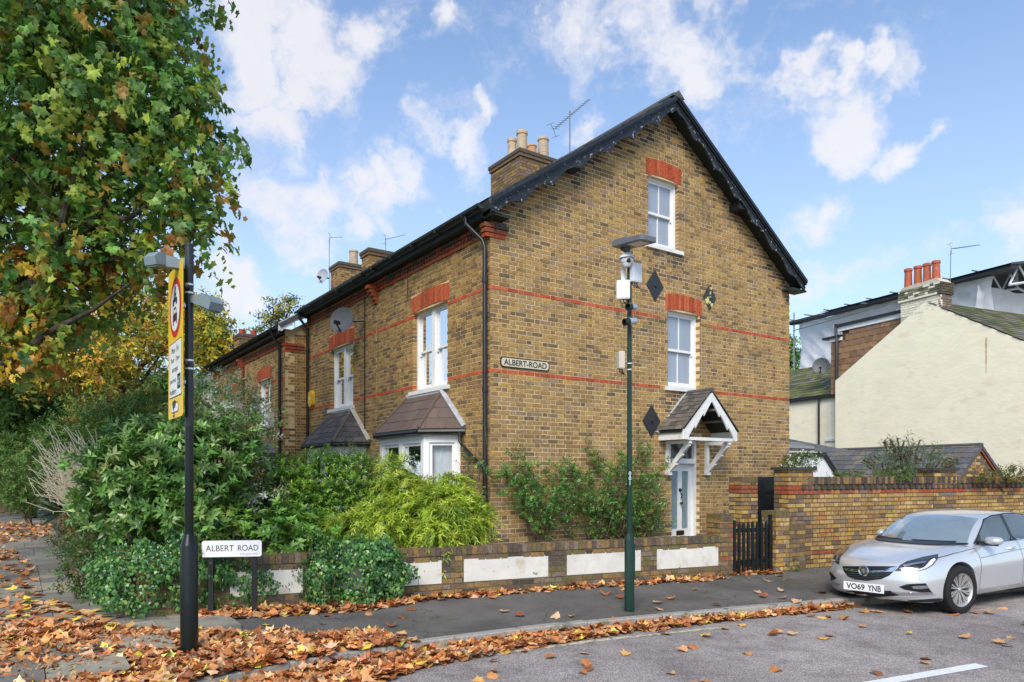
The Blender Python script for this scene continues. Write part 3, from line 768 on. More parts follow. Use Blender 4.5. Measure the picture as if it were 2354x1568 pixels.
# --- porch canopy
def canopy():
    c = 4.65; hw = .76; q = .62; ze = 2.55; za = 3.42; th = .05
    root = MB()
    fr = GF
    # roof slopes
    m = MB(); sl = (za-ze-.05)/hw
    for sg in (-1, 1):
        e = (c+sg*(hw+.05), ze+.10); r = (c, za-.0); n_ = 0
        m.prism(fr, [e, r, (r[0], r[1]-.05), (e[0], e[1]-.05)], .0, q-.02)
    Cn = m.build('porch_canopy', M_soffit, house)
    for sg in (-1, 1):
        W = (A*(-sg)*(hw+.05)+V3(0,0,za-ze-.10)).normalized(); O = fr.p(c+sg*(hw+.07), ze+.105, .0); L = math.hypot(hw+.07, za-ze-.10)
        slates(Cn, O, -B, W, [(0, 0), (q+.03, 0), (q+.03, L), (0, L)], .155, .115, [9,10,11,19,20], name='tile', limit=150, lift=.014, th=.010)
    # front gable board
    pts = []
    def edge(sg):
        out = []; n = 34
        for i in range(n+1):
            x = i/n; t = c+sg*hw*x; z = za-.03-x*(za-ze-.12)
            ph = (x*3.1) % 1.0; cusp = .085*ph**1.4
            inner = z-.17-cusp
            out.append((t, z, inner-.00))
        return out
    m = MB()
    for sg in (-1, 1):
        E = edge(sg)
        for (t0, z0, i0), (t1, z1, i1) in zip(E, E[1:]):
            k0 = (t0-c)*sg/hw; lo0 = max(i0, ze-.08) if k0 < .86 else ze-.08; k1 = (t1-c)*sg/hw; lo1 = max(i1, ze-.08) if k1 < .86 else ze-.08
            for nn in (q, q+.03): m.face([fr.p(t0, z0, nn), fr.p(t1, z1, nn), fr.p(t1, lo1, nn), fr.p(t0, lo0, nn)])
            m.face([fr.p(t0, lo0, q), fr.p(t1, lo1, q), fr.p(t1, lo1, q+.03), fr.p(t0, lo0, q+.03)])
        te = c+sg*hw; m.face([fr.p(te, E[-1][1], q), fr.p(te, E[-1][1], q+.03), fr.p(te, ze-.08, q+.03), fr.p(te, ze-.08, q)])
    m.build('gable_board', M_whiteold, Cn)
    m = MB(); m.box(fr, c-hw-.02, c-hw+.01, ze-.08, ze+.11, .0, q-.002); m.box(fr, c+hw-.01, c+hw+.02, ze-.08, ze+.11, 0, q-.002); m.build('side_fascia', M_whiteold, Cn)
    m = MB(); m.box(fr, c-hw+.1, c+hw-.1, ze-.09, ze-.03, q-.08, q-.002); m.box(fr, 4.06, 4.14, ze-.15, ze-.085, 0, q-.02); m.box(fr, 5.20, 5.28, ze-.15, ze-.085, 0, q-.02); m.build('tie_beam', M_whiteold, Cn)
    m = MB(); m.box(fr, c-hw+.02, c+hw-.02, ze+.0, ze+.02, .02, q-.1)
    for t in (4.10, 5.24):
        m = MB(); m.box(fr, t-.035, t+.035, 1.83, ze-.15, 0, .07); m.box(fr, t-.05, t+.05, 1.80, 1.88, 0, .10)
        side = Fr(fr.p(t, 0, 0), fr.N, (0,0,1), fr.U); n = 24; up = []; dn_ = []
        for i in range(n+1):
            x = i/n; nn = .07+x*(q-.14); z = 1.88+x*(ze-.14-1.88); ph = (x*3.0) % 1.0
            up.append((nn-.035, z+.03)); dn_.append((nn+.02+.045*ph**1.5, z-.03))
        for i in range(n): m.prism(side, [up[i], up[i+1], dn_[i+1], dn_[i]], -.03, .03)
        m.build('bracket', M_whiteold, Cn)
    m = MB(); 
    m.prism(fr, [(c-hw-.10, ze+.08), (c-.02, za+.04), (c-.02, za+.0), (c-hw-.04, ze+.04)], .002, .05); m.build('flashing', M_lead, Cn)
    for i in range(5):
        pass
    m = MB(); m.tube([fr.p(c, za+.015, 0), fr.p(c, za+.015, q+.04)], .045, 8); m.build('ridge_tile', M_slate_plain, Cn)
    m = MB()
    for k in (-.45, -.15, .15, .45): m.box(fr, c+k*hw*1.2-.02, c+k*hw*1.2+.02, ze+.25+.35*(1-abs(k)*2), ze+.29+.35*(1-abs(k)*2), .05, q)
    m.build('rafter', mk('bare_grey_timber', (.20,.19,.17), rough=.9, var=.2), Cn)
canopy()

# --- bay window
def bay(parent, s0, s1, p, zt, rz, cols, w, ex, roof_s, mat_name, detail=True, base=.15, slatemat=None):
    """canted bay: wall line s0..s1, projection p; roof_s = (e0,e1,ep,t0,t1,zeave,ztop)"""
    c = p*.82
    plan = [(s0, 0), (s0+c, p), (s1-c, p), (s1, 0)]
    Bf = []
    m = MB(); fr = FF
    P3 = [fr.p(s, 0, n) for s, n in plan]
    body = MB()
    for (a, b) in zip(P3, P3[1:]):
        U = (b-a).normalized(); L = (b-a).length; N = U.cross(V3(0,0,1)); 
        mid = (a+b)/2; cen = fr.p((s0+s1)/2, 0, 0)
        if N.dot(mid-cen) < 0: N = -N
        f = Fr(a, U, (0,0,1), N); Bf.append((f, L))
        body.box(f, 0, L, base, 1.05, -.12, 0); body.box(f, 0, L, zt-.13, zt+.06, -.12, .0)
        body.box(f, 0, .10, 1.05, zt-.13, -.12, 0); body.box(f, L-.10, L, 1.05, zt-.13, -.12, 0)
        body.box(f, .0, L, .98, 1.05, -.05, .05); body.box(f, -.02, L+.02, zt-.02, zt+.06, -.05, .035)
        if L > 1.2: body.box(f, L/2-.07, L/2+.07, 1.05, zt-.13, -.12, -.002)
    BW = body.build('bay_window', M_white, parent)
    for f, L in Bf:
        lights = [(.10, L-.10)] if L < 1.2 else [(.10, L/2-.07), (L/2+.07, L-.10)]
        for (a, b) in lights:
            m = MB(); z0, z1 = 1.05, zt-.13; w_ = .05
            m.box(f, a, a+w_, z0, z1, -.09, -.03); m.box(f, b-w_, b, z0, z1, -.09, -.03); m.box(f, a+w_, b-w_, z1-w_, z1, -.09, -.032); m.box(f, a+w_, b-w_, z0, z0+w_, -.09, -.032); m.box(f, a+w_, b-w_, (z0+z1)/2-.02, (z0+z1)/2+.02, -.09, -.034)
            m.build('sash', M_white, BW)
            g = MB(); g.face([f.p(a+.04, z0+.04, -.07), f.p(b-.04, z0+.04, -.07), f.p(b-.04, z1-.04, -.07), f.p(a+.04, z1-.04, -.07)]); g.build('pane', M_glass, BW)
            g = MB(); k = 14
            for i in range(k):
                u0 = a+(b-a)*i/k; u1 = a+(b-a)*(i+1)/k; n0 = -.17+.012*math.sin(i*1.7); n1 = -.17+.012*math.sin((i+1)*1.7); g.face([f.p(u0,z0,n0), f.p(u1,z0,n1), f.p(u1,z1,n1), f.p(u0,z1,n0)], smooth=True)
            g.build('curtain', M_curt if L < 1.2 else M_curt_dk, BW)
    e0, e1, ep, t0, t1, zE, zT = roof_s
    c2 = e0+ep*.95; c3 = e1-ep*.95
    a, b, c_, d = fr.p(e0, zE, 0), fr.p(c2, zE, ep), fr.p(c3, zE, ep), fr.p(e1, zE, 0); ta, tb = fr.p(t0, zT, .01), fr.p(t1, zT, .01)
    m = MB(); lo = V3(0,0,-.03)
    for q in ([a,b,ta],[b,c_,tb,ta],[c_,d,tb]): m.face(q)
    m.face([a+lo,b+lo,c_+lo,d+lo]); 
    for q, r in ((a,b),(b,c_),(c_,d)): m.face([q, r, r+lo, q+lo])
    RF = m.build('bay_roof', mk('slate_slab', (.1,.1,.105)), parent)
    for (o1, o2, t_1, t_2) in ((a, b, ta, ta), (b, c_, ta, tb), (c_, d, tb, tb)):
        U = (o2-o1).normalized(); tm = t_1-o1; W = (tm-U*tm.dot(U)).normalized()
        if t_1 is t_2: poly = [(0, 0), ((o2-o1).length, 0), ((t_1-o1).dot(U), (t_1-o1).dot(W))]
        else: poly = [(0, 0), ((o2-o1).length, 0), ((t_2-o1).dot(U), (t_2-o1).dot(W)), ((t_1-o1).dot(U), (t_1-o1).dot(W))]
        slates(RF, o1, U, W, poly, w, ex, cols, limit=120, lift=.012, th=.009, mat=slatemat)
    m = MB()
    for q, r in ((b, ta), (c_, tb)): m.tube([q+V3(0,0,.02), r+V3(0,0,.02)], .028, 6)
    m.build('hip_tile', slatemat_plain(cols), RF)
    m = MB(); m.tube([a+V3(0,0,.03)-fr.N*-.02, ta+V3(0,0,.03)-fr.N*-.02], .05, 6); m.tube([d+V3(0,0,.03), tb+V3(0,0,.03)], .05, 6); m.box(fr, t0-.05, t1+.05, zT-.02, zT+.06, 0, .04)
    m.build('flashing', M_lead if detail else M_stone, RF)
    m = MB()
    for (q, r) in ((a, b), (b, c_), (c_, d)):
        m.tube([q+V3(0,0,-.05), r+V3(0,0,-.05)], .05, 8)
    m.build('gutter', M_black, RF)
    return BW
M_bayslate = mk('brown_slate', attr=True, rough=.7, spec=.3, var=.12, vscale=6, bump=.1, bscale=60)
def slatemat_plain(cols): return mk('brown_hip' if 5 in cols else 'grey_hip', SL[5] if 5 in cols else (.16,.135,.11), rough=.8)
bay(house, .95, 3.58, .50, 2.50, None, [5,6,8], .36, .25, (.78, 3.75, .60, 1.58, 2.92, 2.60, 3.31), 'x', slatemat=M_bayslate)
pipe(house, [FF.p(.80,2.55,.10), FF.p(.80,2.38,.10), FF.p(.72,2.30,.09), FF.p(.08,1.93,.10)], .03, collars=False)
pipe(house, [FF.p(2.92,5.95,.03), FF.p(2.92,5.27,.03)], .007, name='cable', collars=False)

# wall anchor plates (diamonds) and letters
M_plate = mk('black_iron', (.028,.031,.034), rough=.55, var=.2, vscale=12)
def plate(t, z, n=.012, worn=False, w=.235, h=.30, lab=''):
    m = MB(); m.prism(GF, [(t-w, z), (t, z-h), (t+w, z), (t, z+h)], n-.012, n); m.lathe(GF.p(t, z, n), [(.035,0),(.03,.02),(.0,.025)], 6, GF.N)
    mt = M_plate if not worn else mk('flaking_iron', (.04,.045,.04), rough=.7, c2=(.62,.58,.22), c2t=(.55,.57), c2scale=7)
    return m.build('wall_anchor_plate', mt, house, label=lab)
plate(3.77, 5.44, lab='plain black diamond plate left of the middle window'); plate(5.36, 5.44, worn=True, w=.2, h=.29, lab='diamond plate with flaking yellow patches'); plate(3.66, 2.84, n=.03, lab='black diamond plate beside the porch canopy')
# chimney on the party wall
def chimney(parent, s0, s1, t0, t1, zb, zt, lim=120, pick=stockdark, corb=True, mat=None):
    pc = Pieces(); m = MB()
    fa = Fr(CN+B*s0, A, (0,0,1), -B); fb = Fr(CN+A*t0, B, (0,0,1), -A)
    m.box(fa, t0+.006, t1, zb, zt, -(s1-s0), -.006)
    CH = m.build('chimney', M_mortar_dk, parent)
    brickwork(pc, fa, (t0, t1), zb, zt-.16, (), pick, CH=.075, depth=.05, phase=t0)
    brickwork(pc, fb, (s0, s1), zb, zt-.16, (), pick, CH=.075, depth=.05, phase=s0)
    for q in pc.a[:]:
        pass
    pc.emit(CH, 'brick', M_brick, STOCK, lim)
    m = MB(); m.box(fa, t0-.03, t1+.03, zt-.16, zt-.08, -(s1-s0)-.03, .03, 14); m.box(fa, t0-.05, t1+.05, zt-.08, zt-.0, -(s1-s0)-.05, .05, 15); m.box(fa, t0, t1, zt, zt+.03, -(s1-s0), 0, 18)
    m.build('chimney_cap', M_brick, CH, cols=STOCK)
    return CH
def pot(parent, p, r, h, mat):
    m = MB(); m.lathe(p, [(r*1.05,0),(r,.03),(r*.98,h*.30),(r*1.02,h*.31),(r*1.02,h*.34),(r*.97,h*.35),(r*.93,h*.86),(r*1.06,h*.88),(r*1.06,h*.95),(r*.98,h),(r*.8,h),(r*.78,h*.7),(0,h*.7)], 18)
    return m.build('chimney_pot', mat, parent)
CH1 = chimney(house, 4.0, 5.26, 3.44, 4.95, 7.6, 9.50, 150, pick=lambda: R.choice([14,3,4,10,18,1,22,14]))
def st(t, s, z): return CN+A*t+B*s+V3(0,0,z)
def t_at(u, s): r = (u-1177)/F; x = CN.x+B.x*s; y = CN.y+B.y*s; return (r*y-x)/(A.x-r*A.y)
for (u, s, r, vtop) in ((1177,4.95,.115,320),(1200,4.60,.135,302),(1223,4.30,.115,335),(1249,4.25,.135,318)):
    t = t_at(u, s); p = st(t, s, 9.52); Y = p.y; zt = CAMZ+(1090-vtop)/F*Y
    pot(CH1, p, r, zt-9.52, M_clay if r != .115 or u != 1223 else mk('orange_clay', (.50,.27,.12), rough=.85, var=.15))

# ---------------------------------------------------------------- second house of the pair
house2 = thing('brick_house', 'middle brick terraced house with grey dish and slate bay roof', 'house', tuple(CN+B*6.5), 'brick houses along the side street')
E2 = 8.73
PB = Pieces(); m = MB()
h2 = [(5.73,7.16,3.39,4.85), (5.3,7.5,.1,2.4)]
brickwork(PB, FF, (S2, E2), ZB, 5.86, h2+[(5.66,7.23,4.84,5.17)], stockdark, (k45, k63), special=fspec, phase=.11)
backing(m, FF, S2, E2+.17, ZB, lambda u: 6.05, h2); arch(PB, FF, 5.73, 7.16, 4.85)
m.build('front_wall', mk('tan_mortar'), house2); PB.emit(house2, 'brick', M_brick, STOCK, 300)
cornice(house2, FF, S2, E2, 5.70)
m = MB(); m.box(Bk, S2, 8.9, ZB, 6.0, -.25, 0); m.build('rear_wall', M_mortar, house2)
roof(house2, S2, 8.9, -.22, RID_T, EAV_Z-.03, SLP, 2*RID_T+.22, None, [0,1,2,3,18], 300)
gutter(house2, FF, S2, 8.85, 6.04, .29); fascia(house2, FF, S2, 8.85, 6.05, .25)
sash(FF, house2, 5.73, 7.16, 3.39, 4.85, style='double', curt=[(0,.3,M_curt),(.6,.9,M_curt_dk)])
pipe(house2, [FF.p(8.62,6.0,.29), FF.p(8.62,5.85,.27), FF.p(8.62,5.6,.07), FF.p(8.62,.2,.07)])
pipe(house2, [FF.p(5.03,5.70,.02), FF.p(5.03,.6,.02)], .012, name='cable', collars=False)
bay(house2, 5.0, 7.8, .50, 2.42, None, [9,10,11], .20, .16, (4.78, 8.0, .62, 5.75, 6.95, 2.52, 3.30), 'x', detail=False)
chimney(house2, 8.25, 8.75, 1.48, 2.7, 6.9, 7.9, 60)

# ---------------------------------------------------------------- third and fourth, standing forward
P3_ = .573; E3 = 8.9; FF3 = Fr(CN-A*P3_, B, (0,0,1), -A); GF3 = Fr(CN+B*E3, A, (0,0,1), -B)
def far_house(lab, s0, s1, win, cab):
    h = thing('brick_house', lab, 'house', tuple(CN+B*((s0+s1)/2)-A*P3_), 'brick houses along the side street')
    pc = Pieces(); m = MB(); hs = [(win[0], win[1], win[2], win[3])]
    k2 = [38, 56]
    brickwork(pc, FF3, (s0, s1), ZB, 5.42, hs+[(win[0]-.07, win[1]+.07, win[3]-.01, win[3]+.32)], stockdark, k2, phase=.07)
    backing(m, FF3, s0, s1, ZB, lambda u: 5.6, hs); arch(pc, FF3, win[0], win[1], win[3])
    m.build('front_wall', mk('tan_mortar'), h)
    cornice(h, FF3, s0, s1, 5.18)
    gutter(h, FF3, s0, s1, 5.60, .27); fascia(h, FF3, s0, s1, 5.58, .24)
    sash(FF3, h, *win, style='double' if cab else 'bars', curt=[(0,.4,M_curt),(.7,1,M_curt)])
    return h, pc
house3, pc3 = far_house('third brick house, standing forward with white verge piece', E3, 12.95, (10.13,11.42,3.16,4.48), False)
brickwork(pc3, GF3, lambda z: (-P3_, 0.0), ZB, 5.5, (), stockdark, (), phase=.02)
m = MB(); m.prism(GF3, [(-P3_+.006, ZB), (3.9, ZB), (3.9, 8.2), (-P3_+.006, 5.5)], -.25, -.006)
m.build('flank_wall', mk('tan_mortar'), house3)
for i in range(3): pc3.add(GF3, -P3_, -P3_+.28, 5.02+i*.075, 5.085+i*.075, -.1, .02*i+.015, 12, 1); pc3.add(GF3, -P3_+.29, -P3_+.5, 5.02+i*.075, 5.085+i*.075, -.1, .02*i+.015, 17, 1)
pc3.emit(house3, 'brick', M_brick, STOCK, 300)
house4, pc4 = far_house('farthest brick house, small window half hidden by silver shrub', 12.95, 17.1, (14.0,15.1,3.2,4.4), False)
pc4.emit(house4, 'brick', M_brick, STOCK, 300)
for h, s0, s1 in ((house3, E3, 12.95), (house4, 12.95, 17.1)):
    roof(h, s0-(.22 if h is house3 else 0), s1, -P3_-.22, 3.2, 5.66, .66, 7.0, None, [0,1,2,3,18], 150)
    m = MB(); m.box(Fr(CN+A*6.8, B, (0,0,1), A), s0, s1, ZB, 5.6, -.25, 0); m.build('rear_wall', M_mortar, h)
# white verge piece of the third house
m = MB(); pts = []
zz0 = 5.70
for i in range(21):
    x = i/20*1.5; t = -P3_-.22+x; z = zz0+.66*x; pts.append((t, z))
lowp = [(t, z-.20-.05*abs(math.sin(i*math.pi/6))) for i, (t, z) in enumerate(pts)]
for i in range(20):
    for nn in (.16, .20): m.face([GF3.p(*pts[i], nn), GF3.p(*pts[i+1], nn), GF3.p(*lowp[i+1], nn), GF3.p(*lowp[i], nn)])
    m.face([GF3.p(*lowp[i], .16), GF3.p(*lowp[i+1], .16), GF3.p(*lowp[i+1], .20), GF3.p(*lowp[i], .20)])
m.build('bargeboard', M_white, house3)
corbel(house3, FF3, 12.95, 4.95)
pipe(house3, [FF3.p(9.15,5.55,.26), FF3.p(9.15,5.4,.24), FF3.p(9.15,5.2,.06), FF3.p(9.15,.2,.06)])
pipe(house3, [FF3.p(12.9,5.1,.06), FF3.p(12.9,.2,.06)], mat=mk('rust_brown_pipe', (.14,.06,.035), rough=.6))
bay(house3, 9.3, 12.0, .45+P3_, 2.3, None, [22,23,0], .3, .2, (9.2, 12.2, .55+P3_, 10.2, 11.3, 2.38, 3.02), 'x')
c3 = chimney(house3, 12.5, 13.3, 2.3, 3.3, 7.2, 8.72, 60)
p = st(2.95, 12.9, 8.75); pot(c3, p, .15, .55, M_clay)
c4 = chimney(house4, 16.3, 17.0, .1, 1.0, 5.8, 6.75, 40)
M_redpot = mk('bright_red_pot', (.38,.05,.04), rough=.7)
pot(c4, st(.25, 16.5, 6.78), .11, .16, M_redpot); pot(c4, st(.65, 16.5, 6.78), .11, .16, M_redpot)
m = MB(); m.box(FF3, 17.1, 17.35, ZB, 5.5, -1.5, 0); m.build('end_pier', mk('tan_mortar'), house4)

# ---------------------------------------------------------------- grey-gabled cottage far up the side street
def far_cottage():
    h = thing('cottage', 'distant cottage with dark timbered gables and grey tiled roof', 'house', tuple(PT(420, 1100, 34).xy)+(0,))
    M_tile = mk('grey_tile_far', (.15,.15,.15), rough=.8, var=.3, vscale=6, stretch=(1,1,6))
    M_blk = mk('black_timber', (.015,.014,.012), rough=.7); M_wr = mk('white_render_far', (.6,.6,.57), rough=.9)
    base = PT(375, 1100, 33); base.z = 0
    fr = Fr(base, A, (0,0,1), -B)
    m = MB(); m.box(fr, -.2, 6.0, .1, 4.9, -5, 0); m.build('wall', M_wr, h)
    for (t0, w, z0, zt, q) in ((-.25, 2.6, 4.4, 6.9, .5), (-1.6, 1.5, 4.2, 5.9, .9)):
        m = MB(); m.prism(fr, [(t0, z0), (t0+.12, z0), (t0+w/2, zt-.15), (t0+w-.12, z0), (t0+w, z0), (t0+w/2, zt+.1)], q-.1, q+.05); m.build('gable_board', M_blk, h)
        m = MB(); m.prism(fr, [(t0+.1, z0-1), (t0+w-.1, z0-1), (t0+w-.1, z0), (t0+w/2, zt-.15), (t0+.1, z0)], q-.3, q-.1); m.build('gable_wall', M_blk, h)
        m = MB(); m.prism(fr, [(t0+w/2, zt+.1), (t0+w, z0), (t0+w, z0-.06), (t0+w/2, zt+.02)], q-6, q); m.prism(fr, [(t0+w/2, zt+.1), (t0, z0), (t0, z0-.06), (t0+w/2, zt+.02)], q-6, q); m.build('roof', M_tile, h)
    m = MB(); m.prism(Fr(fr.p(0,0,0), -B*-1, (0,0,1), A), [(-.3, 4.9), (5, 7.2), (5, 4.9)], 0, 7); m.build('main_roof', M_tile, h)
far_cottage()
# ================================================================ GARDEN WALLS
def arc_text(txt, fr, u0, u1, v0, v1, n, mat, parent, name='lettering', depth=.0015, stack=False, fit=True, bold=0.0):
    cu = bpy.data.curves.new(name, 'FONT'); cu.body = txt; cu.extrude = 0; cu.offset = bold; cu.align_x = 'LEFT'
    if stack: cu.space_line = .82
    ob = bpy.data.objects.new('tmp', cu); col.objects.link(ob); dg = bpy.context.evaluated_depsgraph_get()
    me = bpy.data.meshes.new_from_object(ob.evaluated_get(dg)); bpy.data.objects.remove(ob)
    co = np.array([v.co[:] for v in me.vertices]); mn = co.min(0); mx = co.max(0)
    W = mx[0]-mn[0]; H = mx[1]-mn[1]
    for v in me.vertices:
        x = (v.co.x-mn[0])/W; y = (v.co.y-mn[1])/H; v.co = fr.p(u0+(u1-u0)*x, v0+(v1-v0)*y, n)
    me.materials.append(mat); o = bpy.data.objects.new(name, me); link(o, parent); return o
M_wpanel = mk('painted_render_panel', (.68,.65,.58), rough=.8, var=.08, vscale=5, c2=(.48,.40,.29), c2t=(.54,.72), c2scale=2.6, c3=(.25,.23,.19), c3t=(.655,.69), c3scale=9, bump=.2, bscale=30)
M_black_ink = mk('black_ink', (.02,.02,.022), rough=.5)
WLF = Fr(V3(WB.x, WB.y, ZW-.03), D2, (0,0,1), -M2)      # low wall front face, v from the pavement
lw = thing('garden_wall', 'low brick garden wall with cream painted panels beside the footway', 'wall', tuple(wl(0)))
pc = Pieces(); s0, s1 = -3.75, 4.55
def gpx(u): r = (u-1177)/F; return (r*WB.y-WB.x)/(D2.x-r*D2.y)
panels = [(gpx(528), gpx(697)), (gpx(760), gpx(1016)), (gpx(1066), gpx(1261)), (gpx(1303), gpx(1474)), (gpx(1510), gpx(1652))]
ph = [(a, b, .185, .50) for a, b in panels]
brickwork(pc, WLF, (s0, s1), .03, .56, ph, lambda: mossy() if R.random() < .8 else weathered(), depth=.09, jit=.004)
s = s0
while s < s1:                                           # coping of bricks on edge
    pc.add(WLF, s+.003, s+.072, .56, .665+R.uniform(-.006, .004), -.20, .006+R.uniform(-.003, .004), R.choice([14,15,3,22,14,15,18]), .5); s += .075
lw_m = MB(); lw_m.box(WLF, s0, s1, 0, .655, -.215, -.006); lw_m.build('wall_core', mk('mossy_mortar', (.13,.11,.065), rough=1, var=.3, vscale=6, c2=(.06,.065,.02), c2t=(.5,.65), c2scale=4), lw)
pc.emit(lw, 'brick', M_brick, STOCK, 300)
for a, b in panels: m = MB(); m.box(WLF, a+.004, b-.004, .188, .497, -.03, -.002); m.build('render_panel', M_wpanel, lw)
# return along the side street
SSF = Fr(V3(WCORN.x, WCORN.y, ZW-.03), B, (0,0,1), -A)
sw = thing('garden_wall', 'low brick wall under the ivy beside the side-street flagstones', 'wall', tuple(WCORN))
pc = Pieces(); brickwork(pc, SSF, (.1, 8.6), .03, .56, (), lambda: mossy(), depth=.09)
s = .1
while s < 8.6: pc.add(SSF, s+.003, s+.072, .56, .66, -.2, .006, R.choice([14,15,3,18])); s += .075
m = MB(); m.box(SSF, .1, 8.6, 0, .65, -.21, -.006); m.build('wall_core', MATS['mossy_mortar'], sw); pc.emit(sw, 'brick', M_brick, STOCK, 200)
# red brick wall further up the side street
rw = thing('garden_wall', 'red-brown brick front wall with piers farther up the flagged path', 'wall', tuple(SSF.p(12,0,0).xy)+(0,))
pc = Pieces(); 
brickwork(pc, SSF, (9.2, 17.0), .03, 1.05, (), lambda: R.choice([17,17,22,14,21]), depth=.09)
for q in (9.2, 11.4, 13.6): brickwork(pc, Fr(SSF.p(0,0,.08), B, (0,0,1), -A), (q, q+.45), .03, 1.25, (), lambda: R.choice([17,17,22,14]), depth=.4); brickwork(pc, Fr(SSF.p(q,0,.08), A, (0,0,1), -B), (0, .3), .03, 1.25, (), lambda: R.choice([17,17,22,14]), depth=.3)
m = MB(); m.box(SSF, 9.21, 17, 0, 1.06, -.21, -.006); m.build('wall_core', M_mortar_dk, rw); pc.emit(rw, 'brick', M_brick, STOCK, 150)

# pier at the gate end of the low wall
def gx(u): r = (u-1177)/F; return (r*WB.y-WB.x)/(D2.x-r*D2.y)
def brick_pier(lab, s0, s1, off, h, pick, cap='brick', mortar=None, z0=0.03, depth=.34, redk=(), name='gate_pier', holes=()):
    t = thing(name, lab, 'pier', tuple(wl((s0+s1)/2, off)))
    f = Fr(WLF.p(0,0,-off), D2, (0,0,1), -M2); pc = Pieces(); fl = Fr(WLF.p(s0,0,-off), M2, (0,0,1), -D2)
    brickwork(pc, f, (s0, s1), z0, h-.01, (), pick, redk, depth=.09, phase=s0, jit=.004, redtone=True); brickwork(pc, fl, (0, depth), z0, h-.01, (), pick, redk, depth=.09, jit=.004, redtone=True)
    m = MB(); m.box(f, s0+.006, s1-.004, 0, h, -depth, -.006); m.build('core', mortar or MATS['mossy_mortar'], t)
    if cap == 'brick':
        s = s0
        while s < s1-.02: pc.add(f, s+.002, min(s+.072, s1), h-.005, h+.10, -depth, .006, R.choice([14,15,18])); s += .075
    elif cap == 'slab':
        m = MB(); m.box(f, s0-.04, s1+.04, h, h+.05, -depth-.04, .04); m.build('coping_slab', mk('dark_coping', (.05,.05,.04), rough=.9, c2=(.10,.11,.06), c2t=(.55,.65), c2scale=8), t)
        m = MB(); 
        for i, q in enumerate((s0+.02, s0+.12)): pass
    pc.emit(t, 'brick', M_brick, STOCK, 150)
    return t
brick_pier('short brick gate pier at the right end of the low wall', 4.56, gx(1687), .02, .90, lambda: R.choice([22,17,14,10,1,3,14]))
gt0, gt1 = gx(1688), gx(1781)
gate = thing('picket_gate', 'low black picket gate between the brick piers', 'gate', tuple(wl(gt0, .06)))
gf = Fr(WLF.p(0,.03,-.06), D2, (0,0,1), -M2)
n = 8; hw = (gt1-gt0-.06)/n
for i in range(n+1):
    a = gt0+.03+i*(gt1-gt0-.09)/n; m = MB(); w = .05 if i < n else .06; h = .83+R.uniform(-.015,.015)+(.03 if i in (0,n) else 0)
    m.prism(gf, [(a, .02), (a+w, .02), (a+w, h-.03), (a+w/2, h), (a, h-.03)], -.01, .012); m.build('pale', M_black, gate)
for z in (.14, .66): m = MB(); m.box(gf, gt0, gt1, z, z+.07, -.05, -.011); m.build('rail', M_black, gate)
m = MB(); m.box(gf, gt0-.01, gt0+.035, 0, .92, -.07, .0); m.build('gate_post', M_black, gate)
m = MB(); m.box(gf, gt1-.02, gt1+.02, 0, .94, -.07, -.02); m.build('gate_post', M_black, gate)
brick_pier('low brick pier with bricks-on-edge top right of the picket gate', gx(1784), gx(1815), .0, .93, lambda: R.choice([19,14,22,1,8,10,20]), mortar=M_mortar_dk)
brick_pier('stepped brick buttress top lower than the pier beside it', gx(1816), gx(1852), .0, .70, lambda: R.choice([19,14,22,1,8,10]), mortar=M_mortar_dk, name='buttress')
# tall wall
tall = thing('brick_wall', 'tall yellow stock brick boundary wall behind the silver car', 'wall', tuple(wl(8)))
pc = Pieces(); t0 = gx(1852); t1 = 22.0; TH = 1.60
tf = Fr(WLF.p(0,0,-.10), D2, (0,0,1), -M2)
def tallspec(k, u, z):
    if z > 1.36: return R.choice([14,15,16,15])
    if k in (17,): return R.choice([17,12,17,17,21,22])
    if k == 3 and u < t0+1.6: return R.choice([17,11,17])
    if u < t0+.0: return weathered()
    return None
brickwork(pc, tf, (t0-.02, t1), .03, 1.46, (), wallyel, (), special=tallspec, depth=.09, jit=.004)
s = t0
while s < t1:
    pc.add(tf, s+.003, s+.070, 1.475, 1.60+R.uniform(-.006,.004), -.22, .02+R.uniform(-.004,.004), R.choice([14,15,16,3]), .3)
    s += .075
m = MB(); m.box(tf, t0, t1, 0, 1.59, -.215, -.006); m.build('wall_core', mk('brown_mortar', (.085,.062,.042), rough=1, var=.3, vscale=9), tall)
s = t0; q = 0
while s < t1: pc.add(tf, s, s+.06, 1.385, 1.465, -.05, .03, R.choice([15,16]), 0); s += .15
pc.emit(tall, 'brick', M_brick, STOCK, 300)
brick_pier('tall brick pier with dark slab cap at the left end of the tall wall', gx(1822), gx(1880), .09, 1.72, lambda: R.choice([22,14,10,1,19,8]), cap='slab', mortar=MATS['brown_mortar'], redk=(17,18), name='wall_pier')
s_a, s_b = gx(2156), gx(2209)
brick_pier('tall brick pier with dark slab cap below the buddleia', s_a, s_b, .085, 1.72, lambda: R.choice([22,14,10,1,19,14]), cap='slab', mortar=MATS['brown_mortar'], redk=(17,), name='wall_pier')
